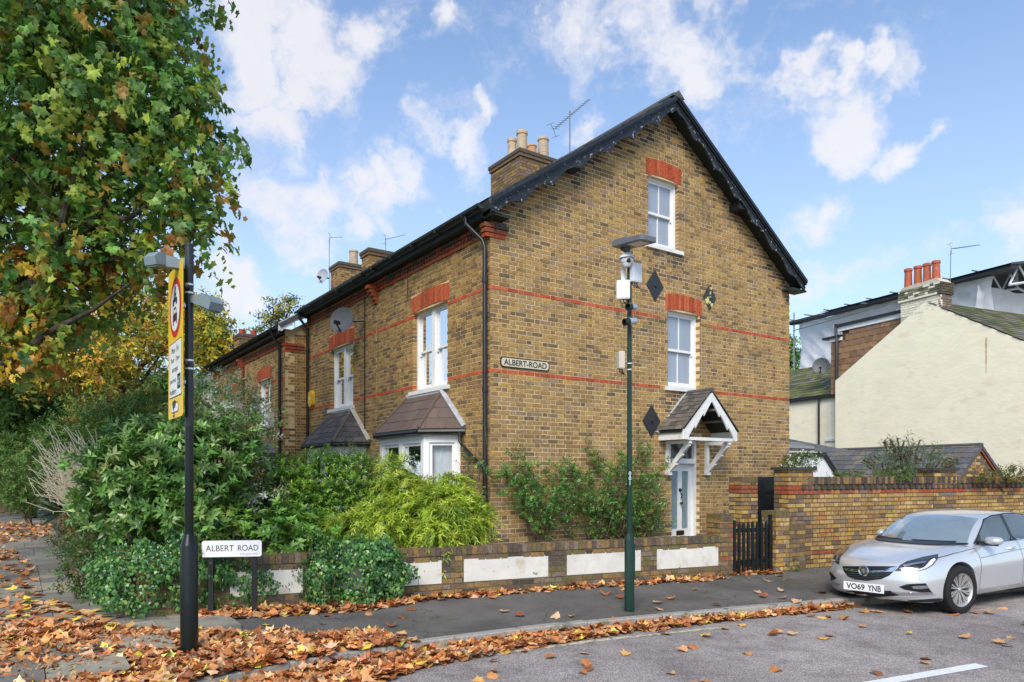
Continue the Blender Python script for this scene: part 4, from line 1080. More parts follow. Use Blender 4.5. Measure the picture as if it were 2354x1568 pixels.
# inner pier and tall black door
def gxo(u, off): p = wl(0, off); r = (u-1177)/F; return (r*p.y-p.x)/(D2.x-r*D2.y)
brick_pier('inner brick pier with dark cap left of the black door', gxo(1705,1.0), gxo(1742,1.0), 1.0, 1.50, lambda: R.choice([19,20,8,22,14,1]), mortar=MATS['brown_mortar'], redk=(17,18))
bd = thing('garden_door', 'tall plain black side gate behind the picket gate', 'door', tuple(wl(gxo(1770,1.0), 1.0)))
fo = Fr(WLF.p(0,.0,-1.0), D2, (0,0,1), -M2); a, b = gxo(1743,1.0), gxo(1806,1.0)
m = MB(); m.box(fo, a+.16, b, .03, 1.60, -.05, -.03); m.build('door_leaf', mk('matt_black_green', (.008,.012,.010), rough=.7), bd)
m = MB(); m.box(fo, a, a+.16, .0, 1.60, -.10, -.01); m.build('door_post', M_black, bd)
m = MB(); m.box(fo, a+.16, b, 1.3, 1.36, -.03, -.02); m.build('rail', M_black, bd)

# ================================================================ RIGHT-HAND BUILDINGS
F0 = V3(12.8, 22, 0); NRM = -D2      # flank faces left (towards -D2)
FLK = Fr(F0, M2, (0,0,1), NRM)
M_cream = mk('cream_render', (.93,.86,.64), rough=.9, spec=.2, var=.05, vscale=1.2, c2=(.80,.70,.50), c2t=(.58,.75), c2scale=1.3, c3=(.84,.80,.66), c3t=(.55,.7), c3scale=3.3, bump=.35, bscale=6, stretch=(1,1,2.2))
cream = thing('rendered_house', 'cream rendered gable house with four red chimney pots', 'house', tuple(F0))
m = MB()
def rl(w): return 7.16-.60*abs(w)
m.prism(FLK, [(-4.6, .1), (3.4, .1), (3.4, rl(3.4)), (0, rl(0)), (-4.6, rl(4.6))], -7, 0)
m.build('wall', M_cream, cream)
MOSS = [16,17,18,19,20,21]
for sg in (1, -1):
    e = 3.5 if sg > 0 else 4.7
    O = FLK.p(sg*e, rl(e)+.03, -.0); W = (FLK.U*(-sg)*e+V3(0,0,.6*e)).normalized()
    m = MB(); N = D2.cross(W); N = -N if N.z < 0 else N; f = Fr(O, D2, W, N); L = math.hypot(e, .6*e)
    m.box(f, .02, 7, 0, L, -.09, -.02 if sg < 0 else -.06); RF = m.build('roof', mk('slate_slab'), cream)
    slates(RF, O+N*(.004 if sg < 0 else -.05), D2, W, [(.02 if sg > 0 else -.03, 0), (7, 0), (7, L), (.02 if sg > 0 else -.03, L)], .3, .24, [16,17,18,19,20] if sg < 0 else [0,1,3], limit=100)
# a long rust run on the render
m = MB(); 
pp = FLK
def flk_pt(u): r = (u-1177)/F; return (F0.x-F0.y*r)/(-M2.x+r*M2.y) if False else ((r*F0.y-F0.x)/(M2.x-r*M2.y))
w = flk_pt(2267); z = CAMZ+(1090-775)/F*(F0+M2*w).y
for i in range(8):
    z1 = z-i*.13; m.face([FLK.p(w-.03+.003*i, z1, .004), FLK.p(w+.03-.003*i, z1, .004), FLK.p(w+.03-.003*(i+1), z1-.13, .004), FLK.p(w-.03+.003*(i+1), z1-.13, .004)])
m.build('rust_stain', mk('rust_stain', (.42,.22,.09), rough=.9, c2=(.66,.56,.38), c2t=(.42,.6), c2scale=9), cream)
# chimney: courses of painted brick
w0, w1 = -.50, .85; zt = 7.72
pc = Pieces(); CRW = [20]
CP = [(.80,.75,.58),(.74,.70,.54),(.84,.79,.62),(.20,.19,.13),(.11,.11,.07),(.30,.28,.2),(.10,.07,.05),(.16,.10,.07)]
def cpick(): return R.choice([0,1,2])
cf = Fr(F0, M2, (0,0,1), NRM); cr = Fr(F0+M2*w0, D2, (0,0,1), -M2)
def cspec(k, u, z): return R.choice([3,4,5,1]) if z > 7.36 else None
brickwork(pc, cf, (w0, w1), 6.84, 7.30, (), cpick, depth=.08, jit=.006)
brickwork(pc, Fr(cf.p(0,0,.05), M2, (0,0,1), NRM), (w0-.03, w1+.05), 7.30, 7.66, (), cpick, special=cspec, depth=.2, jit=.008)
brickwork(pc, cr, (-.0, .52), 6.6, 7.30, (), lambda: R.choice([6,7,7]), depth=.08, jit=.006)
brickwork(pc, Fr(cr.p(0,0,.04), D2, (0,0,1), -M2), (-.05, .56), 7.30, 7.66, (), lambda: R.choice([6,4,6]), depth=.12, jit=.006)
m = MB(); m.box(cf, w0+.006, w1-.006, 5.6, 7.64, -.50, -.006); CC = m.build('chimney', mk('pale_mortar', (.50,.47,.37), rough=1), cream)
pc.emit(CC, 'brick', mk('painted_brick', attr=True, rough=.9, var=.1, vscale=9, bump=.3, bscale=60), CP, 160)
m = MB(); m.prism(cf, [(w0-.02, 7.655), (w1+.03, 7.655), (w1-.1, 7.76), (w0+.12, 7.80)], -.5, .03); m.build('flaunching', M_stone, CC)
for u, dz in ((2088,.0),(2110,.0),(2131,.0),(2152,.02)):
    w = flk_pt(u)
    w = (( (u-1177)/F)*(F0.y+D2.y*.22)-(F0.x+D2.x*.22))/(M2.x-((u-1177)/F)*M2.y)
    m = MB(); p = F0+D2*.22+M2*w+V3(0,0,7.74); m.lathe(p, [(.125,0),(.118,.1),(.105,.56),(.125,.57),(.125,.64),(.105,.66),(.09,.66),(.09,.5),(0,.5)], 18); m.build('chimney_pot', M_clayred, CC)
# tile-hung dormer
F1 = Fr(F0+D2*.4, M2, (0,0,1), NRM)
m = MB(); m.box(F1, .6, 3.46, 4.6, 6.92, -3, -.02); m.box(F1, 3.46, 3.95, 4.6, 6.55, -3, -.02); DM = m.build('dormer', mk('dormer_core', (.08,.05,.03), rough=.9), cream)
pc = Pieces(); v = 4.7; k = 0
while v < 6.9:
    u = .6-(.16 if k % 2 else 0)
    while u < 3.95:
        x0, x1 = max(u, .6), min(u+.32, 3.95)
        if x1-x0 > .03 and not (v > 6.4 and x1 > 3.46): pc.add(Fr(F1.p(0,v,.0), M2, (V3(0,0,1)+NRM*-.10), NRM), x0+.004, x1-.004, 0, .225, -.012, .012, R.choice([12,13,14,15]))
        u += .32
    v += .205; k += 1
pc.emit(DM, 'tile', mk('hung_tile', attr=True, rough=.85, var=.2, vscale=9), SL, 200)
m = MB(); m.box(F1, .5, 3.60, 6.92, 7.08, -3, .05); m.box(F1, 3.46, 4.0, 6.60, 6.72, -3, .05); m.build('fascia', M_white, DM)
m = MB(); m.box(F1, .5, 3.70, 7.08, 7.17, -3, .12); m.box(F1, 3.46, 4.25, 6.72, 6.79, -3, .12); m.build('flat_roof', M_black, DM)
pw = 3.62
m = MB(); m.tube([F1.p(pw, 4.9, .08), F1.p(pw, 6.75, .08), F1.p(pw+.04, 6.85, .08), F1.p(pw+.04, 7.2, .08)], .055, 8); m.build('vent_pipe', M_black, DM)
# rear wing with mossy roof
wing = thing('house_wing', 'low cream rear wing with moss covered roof', 'house', tuple(F0+M2*5))
WG = Fr(F0+D2*.55, M2, (0,0,1), NRM)
m = MB(); m.box(WG, 3.3, 3.35, .1, 4.7, -4, 0); m.box(WG, 3.35, 9.0, .1, 4.72, -4, 0); m.build('wall', M_cream, wing)
O = WG.p(3.3, 4.72, .12); W = (D2*1.0+V3(0,0,.62)).normalized(); N = M2.cross(W); N = -N if N.z < 0 else N
m = MB(); f = Fr(O, M2, W, N); m.box(f, 0, 5.8, 0, 3.0, -.06, 0); RF = m.build('roof', mk('slate_slab'), wing)
slates(RF, O+N*.01, M2, W, [(0, 0), (5.8, 0), (5.8, 3.0), (0, 3.0)], .28, .22, [16,17,17,18,19,16], limit=120)
m = MB(); m.box(WG, 3.3, 9, 4.62, 4.74, .02, .12); m.build('gutter', M_black, wing)
def wgx(u, fr): r = (u-1177)/F; o = fr.O; return (r*o.y-o.x)/(fr.U.x-r*fr.U.y)
w = wgx(1886, WG); m = MB(); m.tube([WG.p(w, 4.65, .08), WG.p(w, 1.0, .08)], .04, 8); m.build('downpipe', M_black, wing)
sash(WG, wing, 3.30, wgx(1903, WG), 3.10, 4.35, recess=-.012, sill=True, curt=[(0,.1,M_curt)])
# outbuilding with slate roof and brick gable
o1 = PT(2251, 1027, 17.6); o2 = PT(1920, 1038, 21.4); ob = thing('outbuilding', 'low slate roofed outbuilding with small brick gable below the cream flank', 'shed', (o1.x, o1.y, 0))
Uo = V3(o2.x-o1.x, o2.y-o1.y, 0).normalized(); Xo = V3(Uo.y, -Uo.x, 0)      # Xo to the right
zr = 2.50; OG = Fr(V3(o1.x, o1.y, 0), Xo, (0,0,1), -Uo)
Lr = (V3(o2.x, o2.y, 0)-V3(o1.x, o1.y, 0)).length+.5
m = MB(); m.prism(OG, [(-1.5, .1), (.95, .1), (.95, 1.63), (0, zr-.06), (-1.5, 1.15)], -Lr, 0); m.build('wall', M_mortar_dk, ob)
pc = Pieces()
brickwork(pc, OG, lambda z: (max(-1.5, -(zr-.1-z)/.9), min(.95, (zr-.1-z)/.9)) if z < zr-.2 else None, 1.3, zr, (), lambda: R.choice([19,8,20,1,0,21]), depth=.05)
pc.emit(ob, 'brick', M_brick, STOCK, 150)
m = MB()
for sg in (-1, 1): m.prism(OG, [(0, zr-.02), (sg*1.05, zr-.02-.945), (sg*1.05, zr-.10-.945), (0, zr-.10)], .01, .05)
m.build('red_verge', mk('red_verge_brick', (.36,.09,.04), rough=.9, var=.3, vscale=15), ob)
for sg, e in ((-1, 1.7), (1, 1.05)):
    W = (Xo*(-sg)*e+V3(0,0,e*.9)).normalized(); O = OG.p(sg*e, zr-e*.9+.03, .08); N = Uo.cross(W); N = -N if N.z < 0 else N; L = math.hypot(e, e*.9)
    m = MB(); f = Fr(O, Uo, W, N); m.box(f, 0, Lr, 0, L, -.05, 0); RF = m.build('roof', mk('slate_slab'), ob)
    slates(RF, O+N*.01, Uo, W, [(0, 0), (Lr, 0), (Lr, L), (0, L)], .30, .20, [0,1,3,4,19], limit=150)
m = MB(); m.tube([OG.p(0, zr+.05, .08), OG.p(0, zr+.05, -Lr)], .05, 6); m.build('ridge_tile', M_slate_plain, ob)
# white lean-to with roof light
lt = thing('lean_to', 'white walled lean-to with dark verge and roof light behind the tall wall', 'shed', tuple(PT(1900, 1090, 18.5).xy)+(0,))
b0 = PT(1890, 1090, 18.6); b0.z = 0; LF = Fr(b0, Xo, (0,0,1), -Uo)
m = MB(); m.prism(LF, [(-2.2, .1), (.62, .1), (.62, 1.62), (.02, 2.28), (-2.2, 2.28)], -2.5, 0); m.build('wall', M_white, lt)
m = MB(); m.prism(LF, [(.0, 2.30), (.70, 1.55), (.76, 1.60), (.05, 2.38)], -2.5, .08); m.prism(LF, [(-2.2, 2.285), (.02, 2.285), (.02, 2.37), (-2.2, 2.37)], -2.5, .08); m.build('roof', M_black, lt)
O = LF.p(-2.2, 2.40, .02); W = (Uo+V3(0,0,.22)).normalized(); N = Xo.cross(W); N = -N if N.z < 0 else N
slates(lt, O, Xo, W, [(0, 0), (3.6, 0), (3.0, 2.6), (0, 2.6)], .3, .22, [0,1,3], limit=60)
m = MB(); f = Fr(O, Xo, W, N); m.box(f, .5, 2.15, .25, .95, .04, .10); m.build('roof_light', mk('roof_light_glass', (.35,.37,.38), rough=.1, spec=.8), lt)

# scaffolding with white sheeting
scf = thing('scaffold', 'scaffold wrapped in white plastic sheeting with temporary roof', 'scaffold', tuple(F0+D2*4))
SF = Fr(F0+D2*4.0, M2, (0,0,1), NRM)
M_sheet = mk('white_sheeting', (.93,.93,.95), rough=.35, spec=.4, var=.03, vscale=2, trans=.5)
def sheet(fr, u0, u1, z0, z1, name='sheeting', nu=130, nv=70, amp=.24, seed=3, topf=None):
    rr = random.Random(seed); m = MB(); ks = [(rr.uniform(.5,2.0), rr.uniform(-2.4,2.4), rr.uniform(0,6.28), rr.uniform(.3,1)) for _ in range(5)]+[(rr.uniform(2.5,5), rr.uniform(-5,5), rr.uniform(0,6.28), rr.uniform(.25,.5)) for _ in range(6)]
    def h(u, z):
        v = 0
        for a, b, p, w_ in ks: v += w_*abs(math.sin(a*u+b*z+p))**.6
        return -amp*v/3+.05*math.sin(3.1*z)
    for i in range(nu):
        for j in range(nv):
            q = []
            for (ii, jj) in ((i,j),(i+1,j),(i+1,j+1),(i,j+1)):
                u = u0+(u1-u0)*ii/nu; zt_ = topf(u) if topf else z1; z = z0+(zt_-z0)*jj/nv; q.append(fr.p(u, z, h(u, z)))
            m.face(q, smooth=True)
    return m.build(name, M_sheet, scf, auto=False)
sheet(SF, .7, 9.2, 2.0, 8.62)
S2F = Fr(SF.p(.7,0,0), D2, (0,0,1), -M2)
sheet(S2F, 0, 14, 2.0, 8.1, seed=8, topf=lambda u: 8.35-.02*u)
M_pole = mk('scaffold_tube', (.25,.27,.28), rough=.5, metal=.5)
M_darktube = mk('dark_roof_edge', (.03,.035,.04), rough=.6)
m = MB(); m.box(SF, -.2, 9.6, 8.62, 8.72, -.3, .16); m.build('roof_edge', M_darktube, scf)
for u in np.arange(.9, 9.6, 1.05):
    m = MB(); m.tube([SF.p(u, 8.78, -.5), SF.p(u, 8.78, .42)], .025, 6); m.build('scaffold_tube', M_pole, scf)
    if int(u*3) % 2: m = MB(); m.tube([SF.p(u, 8.64, -.5), SF.p(u+.25, 8.64, .40)], .025, 6); m.build('scaffold_tube', M_pole, scf)
for z in (3.5, 5.2, 6.4): m = MB(); m.tube([SF.p(.8, z, .05), SF.p(9.0, z+.02, .05)], .03, 6); m.build('sheeting_batten', M_white, scf)
for z in (5.0, 6.6): m = MB(); m.tube([S2F.p(0, z, .04), S2F.p(12, z, .04)], .03, 6); m.build('sheeting_batten', M_white, scf)
m = MB(); m.tube([SF.p(9.25, 4, .0), SF.p(9.25, 9.1, .0)], .03, 6); m.tube([SF.p(9.3, 8.3, .0), SF.p(4.2, 8.35, .3)], .02, 6); m.build('scaffold_tube', M_pole, scf)
# temporary roof over the corner: two dark slopes and white trusses
TR = Fr(S2F.p(0,0,.05), D2, (0,0,1), -M2)
m = MB()
apex_z = 9.55; wR = 4.2
def slab(p): m.face(p)
for (u0, u1, za, zb) in ((-.2, wR, 8.70, apex_z), (wR, 9.5, apex_z, 8.55)):
    for dz in (0, .06): m.face([TR.p(u0, za+dz, .9), TR.p(u1, zb+dz, .9), TR.p(u1, zb+dz, -7), TR.p(u0, za+dz, -7)])
    m.face([TR.p(u0, za, .9), TR.p(u1, zb, .9), TR.p(u1, zb+.07, .9), TR.p(u0, za+.07, .9)])
m.build('temporary_roof', mk('dark_tin', (.045,.055,.06), rough=.45), scf)
for nn in (.6, -1.5, -3.6):
    m = MB()
    m.tube([TR.p(.2, 8.15, nn), TR.p(wR+.0, 8.95, nn)], .045, 6); m.tube([TR.p(wR, 8.95, nn), TR.p(9, 8.0, nn)], .045, 6)
    for i in range(4):
        a = .2+i*1.0; m.tube([TR.p(a, 8.15+.2*i, nn), TR.p(a+.5, 8.86+.2*i, nn)], .035, 6); m.tube([TR.p(a+.5, 8.86+.2*i, nn), TR.p(a+1.0, 8.35+.2*i, nn)], .035, 6)
    m.tube([TR.p(wR-.1, 8.95, nn), TR.p(wR-.1, 9.5, nn)], .05, 6)
    m.build('truss', mk('white_truss', (.7,.71,.72), rough=.5), scf)

# ================================================================ AERIALS, DISHES, ALARM, NAME PLATES
def yagi(lab, base, top, tip0, tip1, n=14, el=.13, r=.008):
    t = thing('tv_aerial', lab, 'aerial', tuple(base)); m = MB(); m.tube([base, top], r*1.4, 6); m.build('mast', M_alu, t)
    tip0, tip1 = Vector(tip0), Vector(tip1); m = MB(); m.tube([tip0, tip1], r, 6); bm_ = m.build('boom', M_alu, t)
    d = (tip1-tip0).normalized(); x = d.cross(V3(0,0,1)).normalized(); m = MB()
    for i in range(n):
        p = tip0+(tip1-tip0)*(i+.5)/n; l = el*(1-.3*i/n); m.tube([p-x*l*.8+V3(0,0,l*.3), p+x*l*.8-V3(0,0,l*.3)], .005, 4)
    m.build('elements', M_alu, t); o_ = m; 
    y = d.cross(x); m = MB(); p = tip0
    for a in (-1, 1): m.tube([p, p+y*a*.16-d*.05], .006, 4); m.tube([p+y*a*.16-x*.12-d*.05, p+y*a*.16+x*.12-d*.05], .005, 4)
    m.build('reflector', M_alu, t); return t
Y = 18.0; yagi('black television aerial on a mast above the gable roof', PT(1310,362,Y), PT(1310,254,Y), PT(1273,298,Y-.3), PT(1355,228,Y+1.0), 16, .13, .011)
Y = 24.0; yagi('small television aerial on the second roof ridge', PT(887,575,Y), PT(886,548,Y), PT(887,550,Y), PT(931,540,Y-.3), 10, .14)
Y = 24.5; tall_m = yagi('tall thin mast aerial above the small satellite dish', PT(757,672,Y), PT(757,545,Y), PT(760,546,Y), PT(788,545,Y), 6, .12)
Y = 21.8; yagi('television aerial on a thin mast beside the cream house chimney', PT(2183,700,Y), PT(2186,575,Y), PT(2188,572,Y), PT(2252,563,Y+.2), 16, .12)
def dish(lab, c, face, r, mat, grid=False, arm=None):
    t = thing('satellite_dish', lab, 'satellite dish', tuple(c)); f = Vector(face).normalized(); m = MB()
    m.lathe(Vector(c), [(0,-.0),(r*.4,.012),(r*.75,.045),(r,.09),(r*1.01,.085),(r*.98,.075),(r*.7,.03),(0,-.012)], 28, f); m.build('reflector', mat, t)
    tip = Vector(c)+f*r*1.1+V3(0,0,-r*.45); m = MB(); m.tube([Vector(c)+V3(0,0,-r*.95)+f*.08, tip], .016, 6); m.build('arm', M_black, t)
    m = MB(); m.tube([tip, tip-f*.14+V3(0,0,.03)], .045, 10); m.build('receiver', M_black, t)
    m = MB(); m.tube([Vector(c)-f*.02, arm if arm else Vector(c)-f*.3-V3(0,0,.1)], .025, 8); m.build('bracket', M_black, t); return t
M_dish = mk('weathered_grey_dish', (.15,.16,.165), rough=.6, var=.15, vscale=9)
dish('grey satellite dish fixed to the wall below the eaves', FF.p(5.25, 5.17, .42), (-.33,-.93,.16), .29, M_dish, arm=FF.p(5.03,5.2,0))
dish('pale satellite dish on the tall mast behind the roof', PT(744,637,24.5), (-.45,-.86,.2), .26, mk('pale_dish', (.38,.41,.46), rough=.5), arm=PT(757,640,24.5))
dish('grey satellite dish beside the mossy roof', PT(1888,842,26.5), (-.5,-.85,.1), .30, M_dish)
m = thing('alarm_box', 'yellow burglar alarm box on the brick front', 'alarm box', tuple(FF.p(8.35,3.7,0)))
q = MB(); q.prism(FF, [(8.25,3.62),(8.25,3.86),(8.32,3.97),(8.48,3.93),(8.52,3.68),(8.44,3.56),(8.30,3.56)], .0, .10); q.build('cover', mk('alarm_yellow', (.72,.46,.03), rough=.4), m)
q = MB(); q.lathe(FF.p(8.38,3.77,.10), [(0,.004),(.045,.004),(.045,0)], 14, FF.N); q.build('badge', M_white, m)
q = thing('air_vent_box', 'cream box below the third house upper window', 'box', tuple(FF3.p(9.95,3.2,0))); qq = MB(); qq.box(FF3, 9.82, 10.05, 3.1, 3.5, 0, .12); qq.build('casing', M_stone, q)
# cast name plate on the gable wall
M_ivory = mk('aged_ivory_enamel', (.62,.56,.40), rough=.5, var=.08, vscale=15)
def rrect(u0, u1, v0, v1, r, k=5):
    P = []
    for cx, cy, a0 in ((u1-r, v1-r, 0), (u0+r, v1-r, 90), (u0+r, v0+r, 180), (u1-r, v0+r, 270)):
        for i in range(k+1): a = rad(a0+90*i/k); P.append((cx+r*math.cos(a), cy+r*math.sin(a)))
    return P
np_ = thing('name_plate', 'old ivory cast plate reading ALBERT-ROAD on the gable wall', 'street sign', tuple(GF.p(.7, 3.66, 0)))
q = MB(); q.prism(GF, rrect(.19, 1.19, 3.575, 3.745, .05), .004, .018); q.build('border', M_black_ink, np_)
q = MB(); q.prism(GF, rrect(.205, 1.175, 3.592, 3.728, .045), .018, .021); q.build('face', M_ivory, np_)
arc_text('ALBERT-ROAD', GF, .25, 1.13, 3.612, 3.710, .0235, M_black_ink, np_, bold=.018)
o_ = arc_text('ALBERT-ROAD', GF, .252, 1.132, 3.615, 3.706, .0225, M_black_ink, np_)
# modern street name plate on two posts
sgn = V3((585-1177)/F*8.28, 8.28, ZW-.04); dirS = V3(1, .16, 0).normalized()
Ys = sgn.y
NPF = Fr(V3(sgn.x, sgn.y, 0), dirS, (0,0,1), V3(dirS.y, -dirS.x, 0))
def nsx(u): r = (u-1177)/F; return (r*NPF.O.y-NPF.O.x)/(dirS.x-r*dirS.y)
def nsz(v, s): return CAMZ-(v-1090)/F*NPF.p(s,0,0).y
ns = thing('street_name_sign', 'white ALBERT ROAD street sign on two dark posts before the low wall', 'street sign', (sgn.x, sgn.y, 0))
a, b = nsx(466), nsx(603); zt_ = nsz(1241, b); zb_ = nsz(1278, b)
q = MB(); q.prism(NPF, rrect(a, b, zb_, zt_, .025), .03, .042); q.build('plate', mk('sign_white', (.80,.80,.82), rough=.35, var=.02, vscale=30), ns)
q = MB(); q.prism(NPF, rrect(a-.006, b+.004, zb_-.008, zt_-.0, .025), .02, .0299); q.build('plate_backing', M_black, ns)
hgt = zt_-zb_
arc_text('ALBERT', NPF, a+.065*(b-a), a+.535*(b-a), zb_+.36*hgt, zb_+.72*hgt, .0435, M_black_ink, ns); arc_text('ROAD', NPF, a+.60*(b-a), a+.945*(b-a), zb_+.36*hgt, zb_+.72*hgt, .0435, M_black_ink, ns)
arc_text('Hampton Hill', NPF, a+.64*(b-a), a+.93*(b-a), zb_+.10*hgt, zb_+.22*hgt, .0435, mk('grey_ink', (.30,.30,.30), rough=.6), ns)
for u in (485, 585):
    s = nsx(u); q = MB(); q.box(NPF, s-.028, s+.028, ZW-.05, zt_-.02, -.03, .018); q.build('post', M_black, ns)

# ================================================================ FRONT SIGN POST
M_gblack = mk('gloss_black_post', (.005,.009,.008), rough=.3, spec=.35, coat=.08, var=.2, vscale=5)
M_upost = mk('weathered_dark_post', (.018,.024,.032), rough=.35, spec=.5, var=.2, vscale=6)
pb = GR(435, 1507, ZP+.02); PX, PY = pb.x, pb.y
sp = thing('sign_post', 'black post with wide base carrying the yellow restriction sign', 'post', tuple(pb))
def pzv(v, Y=PY): return CAMZ+(1090-v)/F*Y
q = MB(); q.lathe((PX,PY,0), [(.079,ZP-.1),(.079,pzv(1255)),(.075,pzv(1252)),(.045,pzv(1228)),(.0,pzv(1228))], 24); q.build('base_sleeve', M_gblack, sp)
q = MB(); q.lathe((PX,PY,0), [(.038,pzv(1230)),(.038,pzv(980))], 20); q.build('pole', M_gblack, sp)
q = MB(); q.lathe((PX,PY,0), [(.0375,pzv(980)),(.0375,pzv(566)),(.041,pzv(566)),(.041,pzv(562)),(0,pzv(562))], 20); q.build('upper_pole', M_upost, sp)
for v in (655, 674, 829, 848): q = MB(); q.lathe((PX,PY,pzv(v)), [(.0385,-.008),(.042,-.008),(.042,.008),(.0385,.008)], 20); q.build('strap', mk('bright_strap', (.75,.76,.78), rough=.3, metal=.4), sp)
# door seam in the sleeve
# yellow plate, edge-on: near edge by the pole
nr = PT(420.5, 1090, 6.50); fa = PT(388, 1090, 7.08); nr.z = fa.z = 0
SU = (nr-fa).normalized(); SN = V3(SU.y, -SU.x, 0); 
SN = SN if SN.dot(-nr) > 0 else -SN
SW = (nr-fa).length; SP = Fr(fa, SU, (0,0,1), SN)
zt_ = CAMZ+(1090-592)/F*6.50; zb_ = CAMZ+(1090-955)/F*6.50
ysg = thing('restriction_sign', 'tall yellow sign plate with red ringed symbol and Mon-Fri panel', 'road sign', tuple(fa))
M_yel = mk('sign_yellow', (.78,.50,.02), rough=.4, spec=.5); M_sred = mk('sign_red', (.52,.02,.02), rough=.4); M_swh = mk('sign_panel_white', (.74,.75,.73), rough=.4)
q = MB(); q.prism(SP, rrect(0, SW, zb_, zt_, .03), -.003, .003); q.build('plate', M_yel, ysg)
H = zt_-zb_
def disc(c, r, n, mat, name, par): q = MB(); q.face([SP.p(c[0]+r*math.cos(2*math.pi*i/40), c[1]+r*math.sin(2*math.pi*i/40), n) for i in range(40)]); return q.build(name, mat, par)
cz = zt_-.065*H-.30; ccx = SW*.52
disc((ccx, cz), .283, .005, M_sred, 'red_ring', ysg); disc((ccx, cz), .222, .007, M_swh, 'white_disc', ysg)
def flat(polys, n, mat, name, par):
    q = MB()
    for P in polys: q.face([SP.p(u, v, n) for u, v in P])
    return q.build(name, mat, par)
def circ(cx, cy, r, k=14): return [(cx+r*math.cos(2*math.pi*i/k), cy+r*math.sin(2*math.pi*i/k)) for i in range(k)]
X0 = ccx
# motorcycle over car pictogram
bike = [circ(X0-.075, cz+.055, .034), circ(X0+.075, cz+.055, .034), [(X0-.07,cz+.06),(X0+.05,cz+.05),(X0+.05,cz+.085),(X0-.02,cz+.10),(X0-.09,cz+.09)], [(X0+.03,cz+.08),(X0+.075,cz+.06),(X0+.05,cz+.135),(X0+.03,cz+.13)],
        [(X0-.06,cz+.09),(X0-.02,cz+.09),(X0+.03,cz+.15),(X0-.01,cz+.165)], circ(X0+.015, cz+.178, .022), [(X0,cz+.15),(X0+.055,cz+.115),(X0+.05,cz+.10),(X0-.01,cz+.13)]]
car_p = [[(X0-.10,cz-.13),(X0+.10,cz-.13),(X0+.10,cz-.065),(X0+.075,cz-.055),(X0-.075,cz-.055),(X0-.10,cz-.065)], [(X0-.075,cz-.056),(X0-.058,cz-.056),(X0-.045,cz-.015),(X0-.055,cz-.0)], [(X0+.075,cz-.056),(X0+.058,cz-.056),(X0+.045,cz-.015),(X0+.055,cz-.0)],
         [(X0-.057,cz-.015),(X0+.057,cz-.015),(X0+.05,cz+.0),(X0-.05,cz+.0)], [(X0-.095,cz-.16),(X0-.06,cz-.16),(X0-.06,cz-.13),(X0-.095,cz-.13)], [(X0+.06,cz-.16),(X0+.095,cz-.16),(X0+.095,cz-.13),(X0+.06,cz-.13)]]
flat(bike, .009, M_black_ink, 'motorcycle_symbol', ysg); flat(car_p, .009, M_black_ink, 'car_symbol', ysg)
pz1 = cz-.32; pz0 = pz1-.58*.92
q = MB(); q.prism(SP, rrect(.07, SW-.035, pz0, pz1, .02), .003, .0045); q.build('panel_border', M_black_ink, ysg)
q = MB(); q.prism(SP, rrect(.08, SW-.045, pz0+.01, pz1-.01, .015), .0046, .006); q.build('time_panel', M_swh, ysg)
wt = SW-.14; hh = pz1-pz0
for i, (txt, a, b) in enumerate((('Mon - Fri', .2, .8), ('7am - 7pm', .12, .88), ('except', .25, .75), ('permit', .06, .58), ('holders', .06, .62))):
    y1 = pz1-.05-i*hh*.185; arc_text(txt, SP, .08+wt*a, .08+wt*b, y1-.058, y1, .0075, M_black_ink, ysg)
y1 = pz1-.05-3*hh*.185
q = MB(); q.prism(SP, rrect(.08+wt*.70, .08+wt*.96, y1-.12, y1+.02, .008), .006, .0072); q.build('zone_badge', M_black_ink, ysg)
arc_text('H2', SP, .08+wt*.74, .08+wt*.92, y1-.09, y1-.01, .0085, M_swh, ysg)
cz2 = pz0-.05; cb = zb_+.05
q = MB(); q.prism(SP, rrect(SW*.25, SW*.72, cb, cz2, .03), .003, .0045); q.build('panel_border', M_black_ink, ysg)
q = MB(); q.prism(SP, rrect(SW*.265, SW*.705, cb+.01, cz2-.01, .025), .0046, .006); q.build('camera_panel', M_swh, ysg)
mz = (cb+cz2)/2; mu = SW*.47
cam_p = [[(mu-.09,mz-.015),(mu+.03,mz+.0),(mu+.03,mz+.075),(mu-.09,mz+.06)], [(mu+.035,mz+.02),(mu+.06,mz+.005),(mu+.06,mz+.07),(mu+.035,mz+.06)], [(mu-.035,mz-.075),(mu-.015,mz-.075),(mu-.015,mz-.01),(mu-.035,mz-.01)], [(mu-.075,mz-.085),(mu-.0,mz-.085),(mu-.0,mz-.07),(mu-.075,mz-.07)]]
flat(cam_p, .0075, M_black_ink, 'camera_symbol', ysg)
for v in (664, 838): q = MB(); z = pzv(v); q.tube([(PX, PY+.03, z), nr+V3(0,0,z)-SU*.03-SN*.02], .018, 6); q.build('clamp', M_black, ysg)
q = MB(); q.box(SP, .03, SW-.03, cz-.05, cz-.02, -.03, -.003); q.box(SP, .03, SW-.03, pz0+.1, pz0+.13, -.03, -.003); q.build('stiffening_rail', M_galv, ysg)
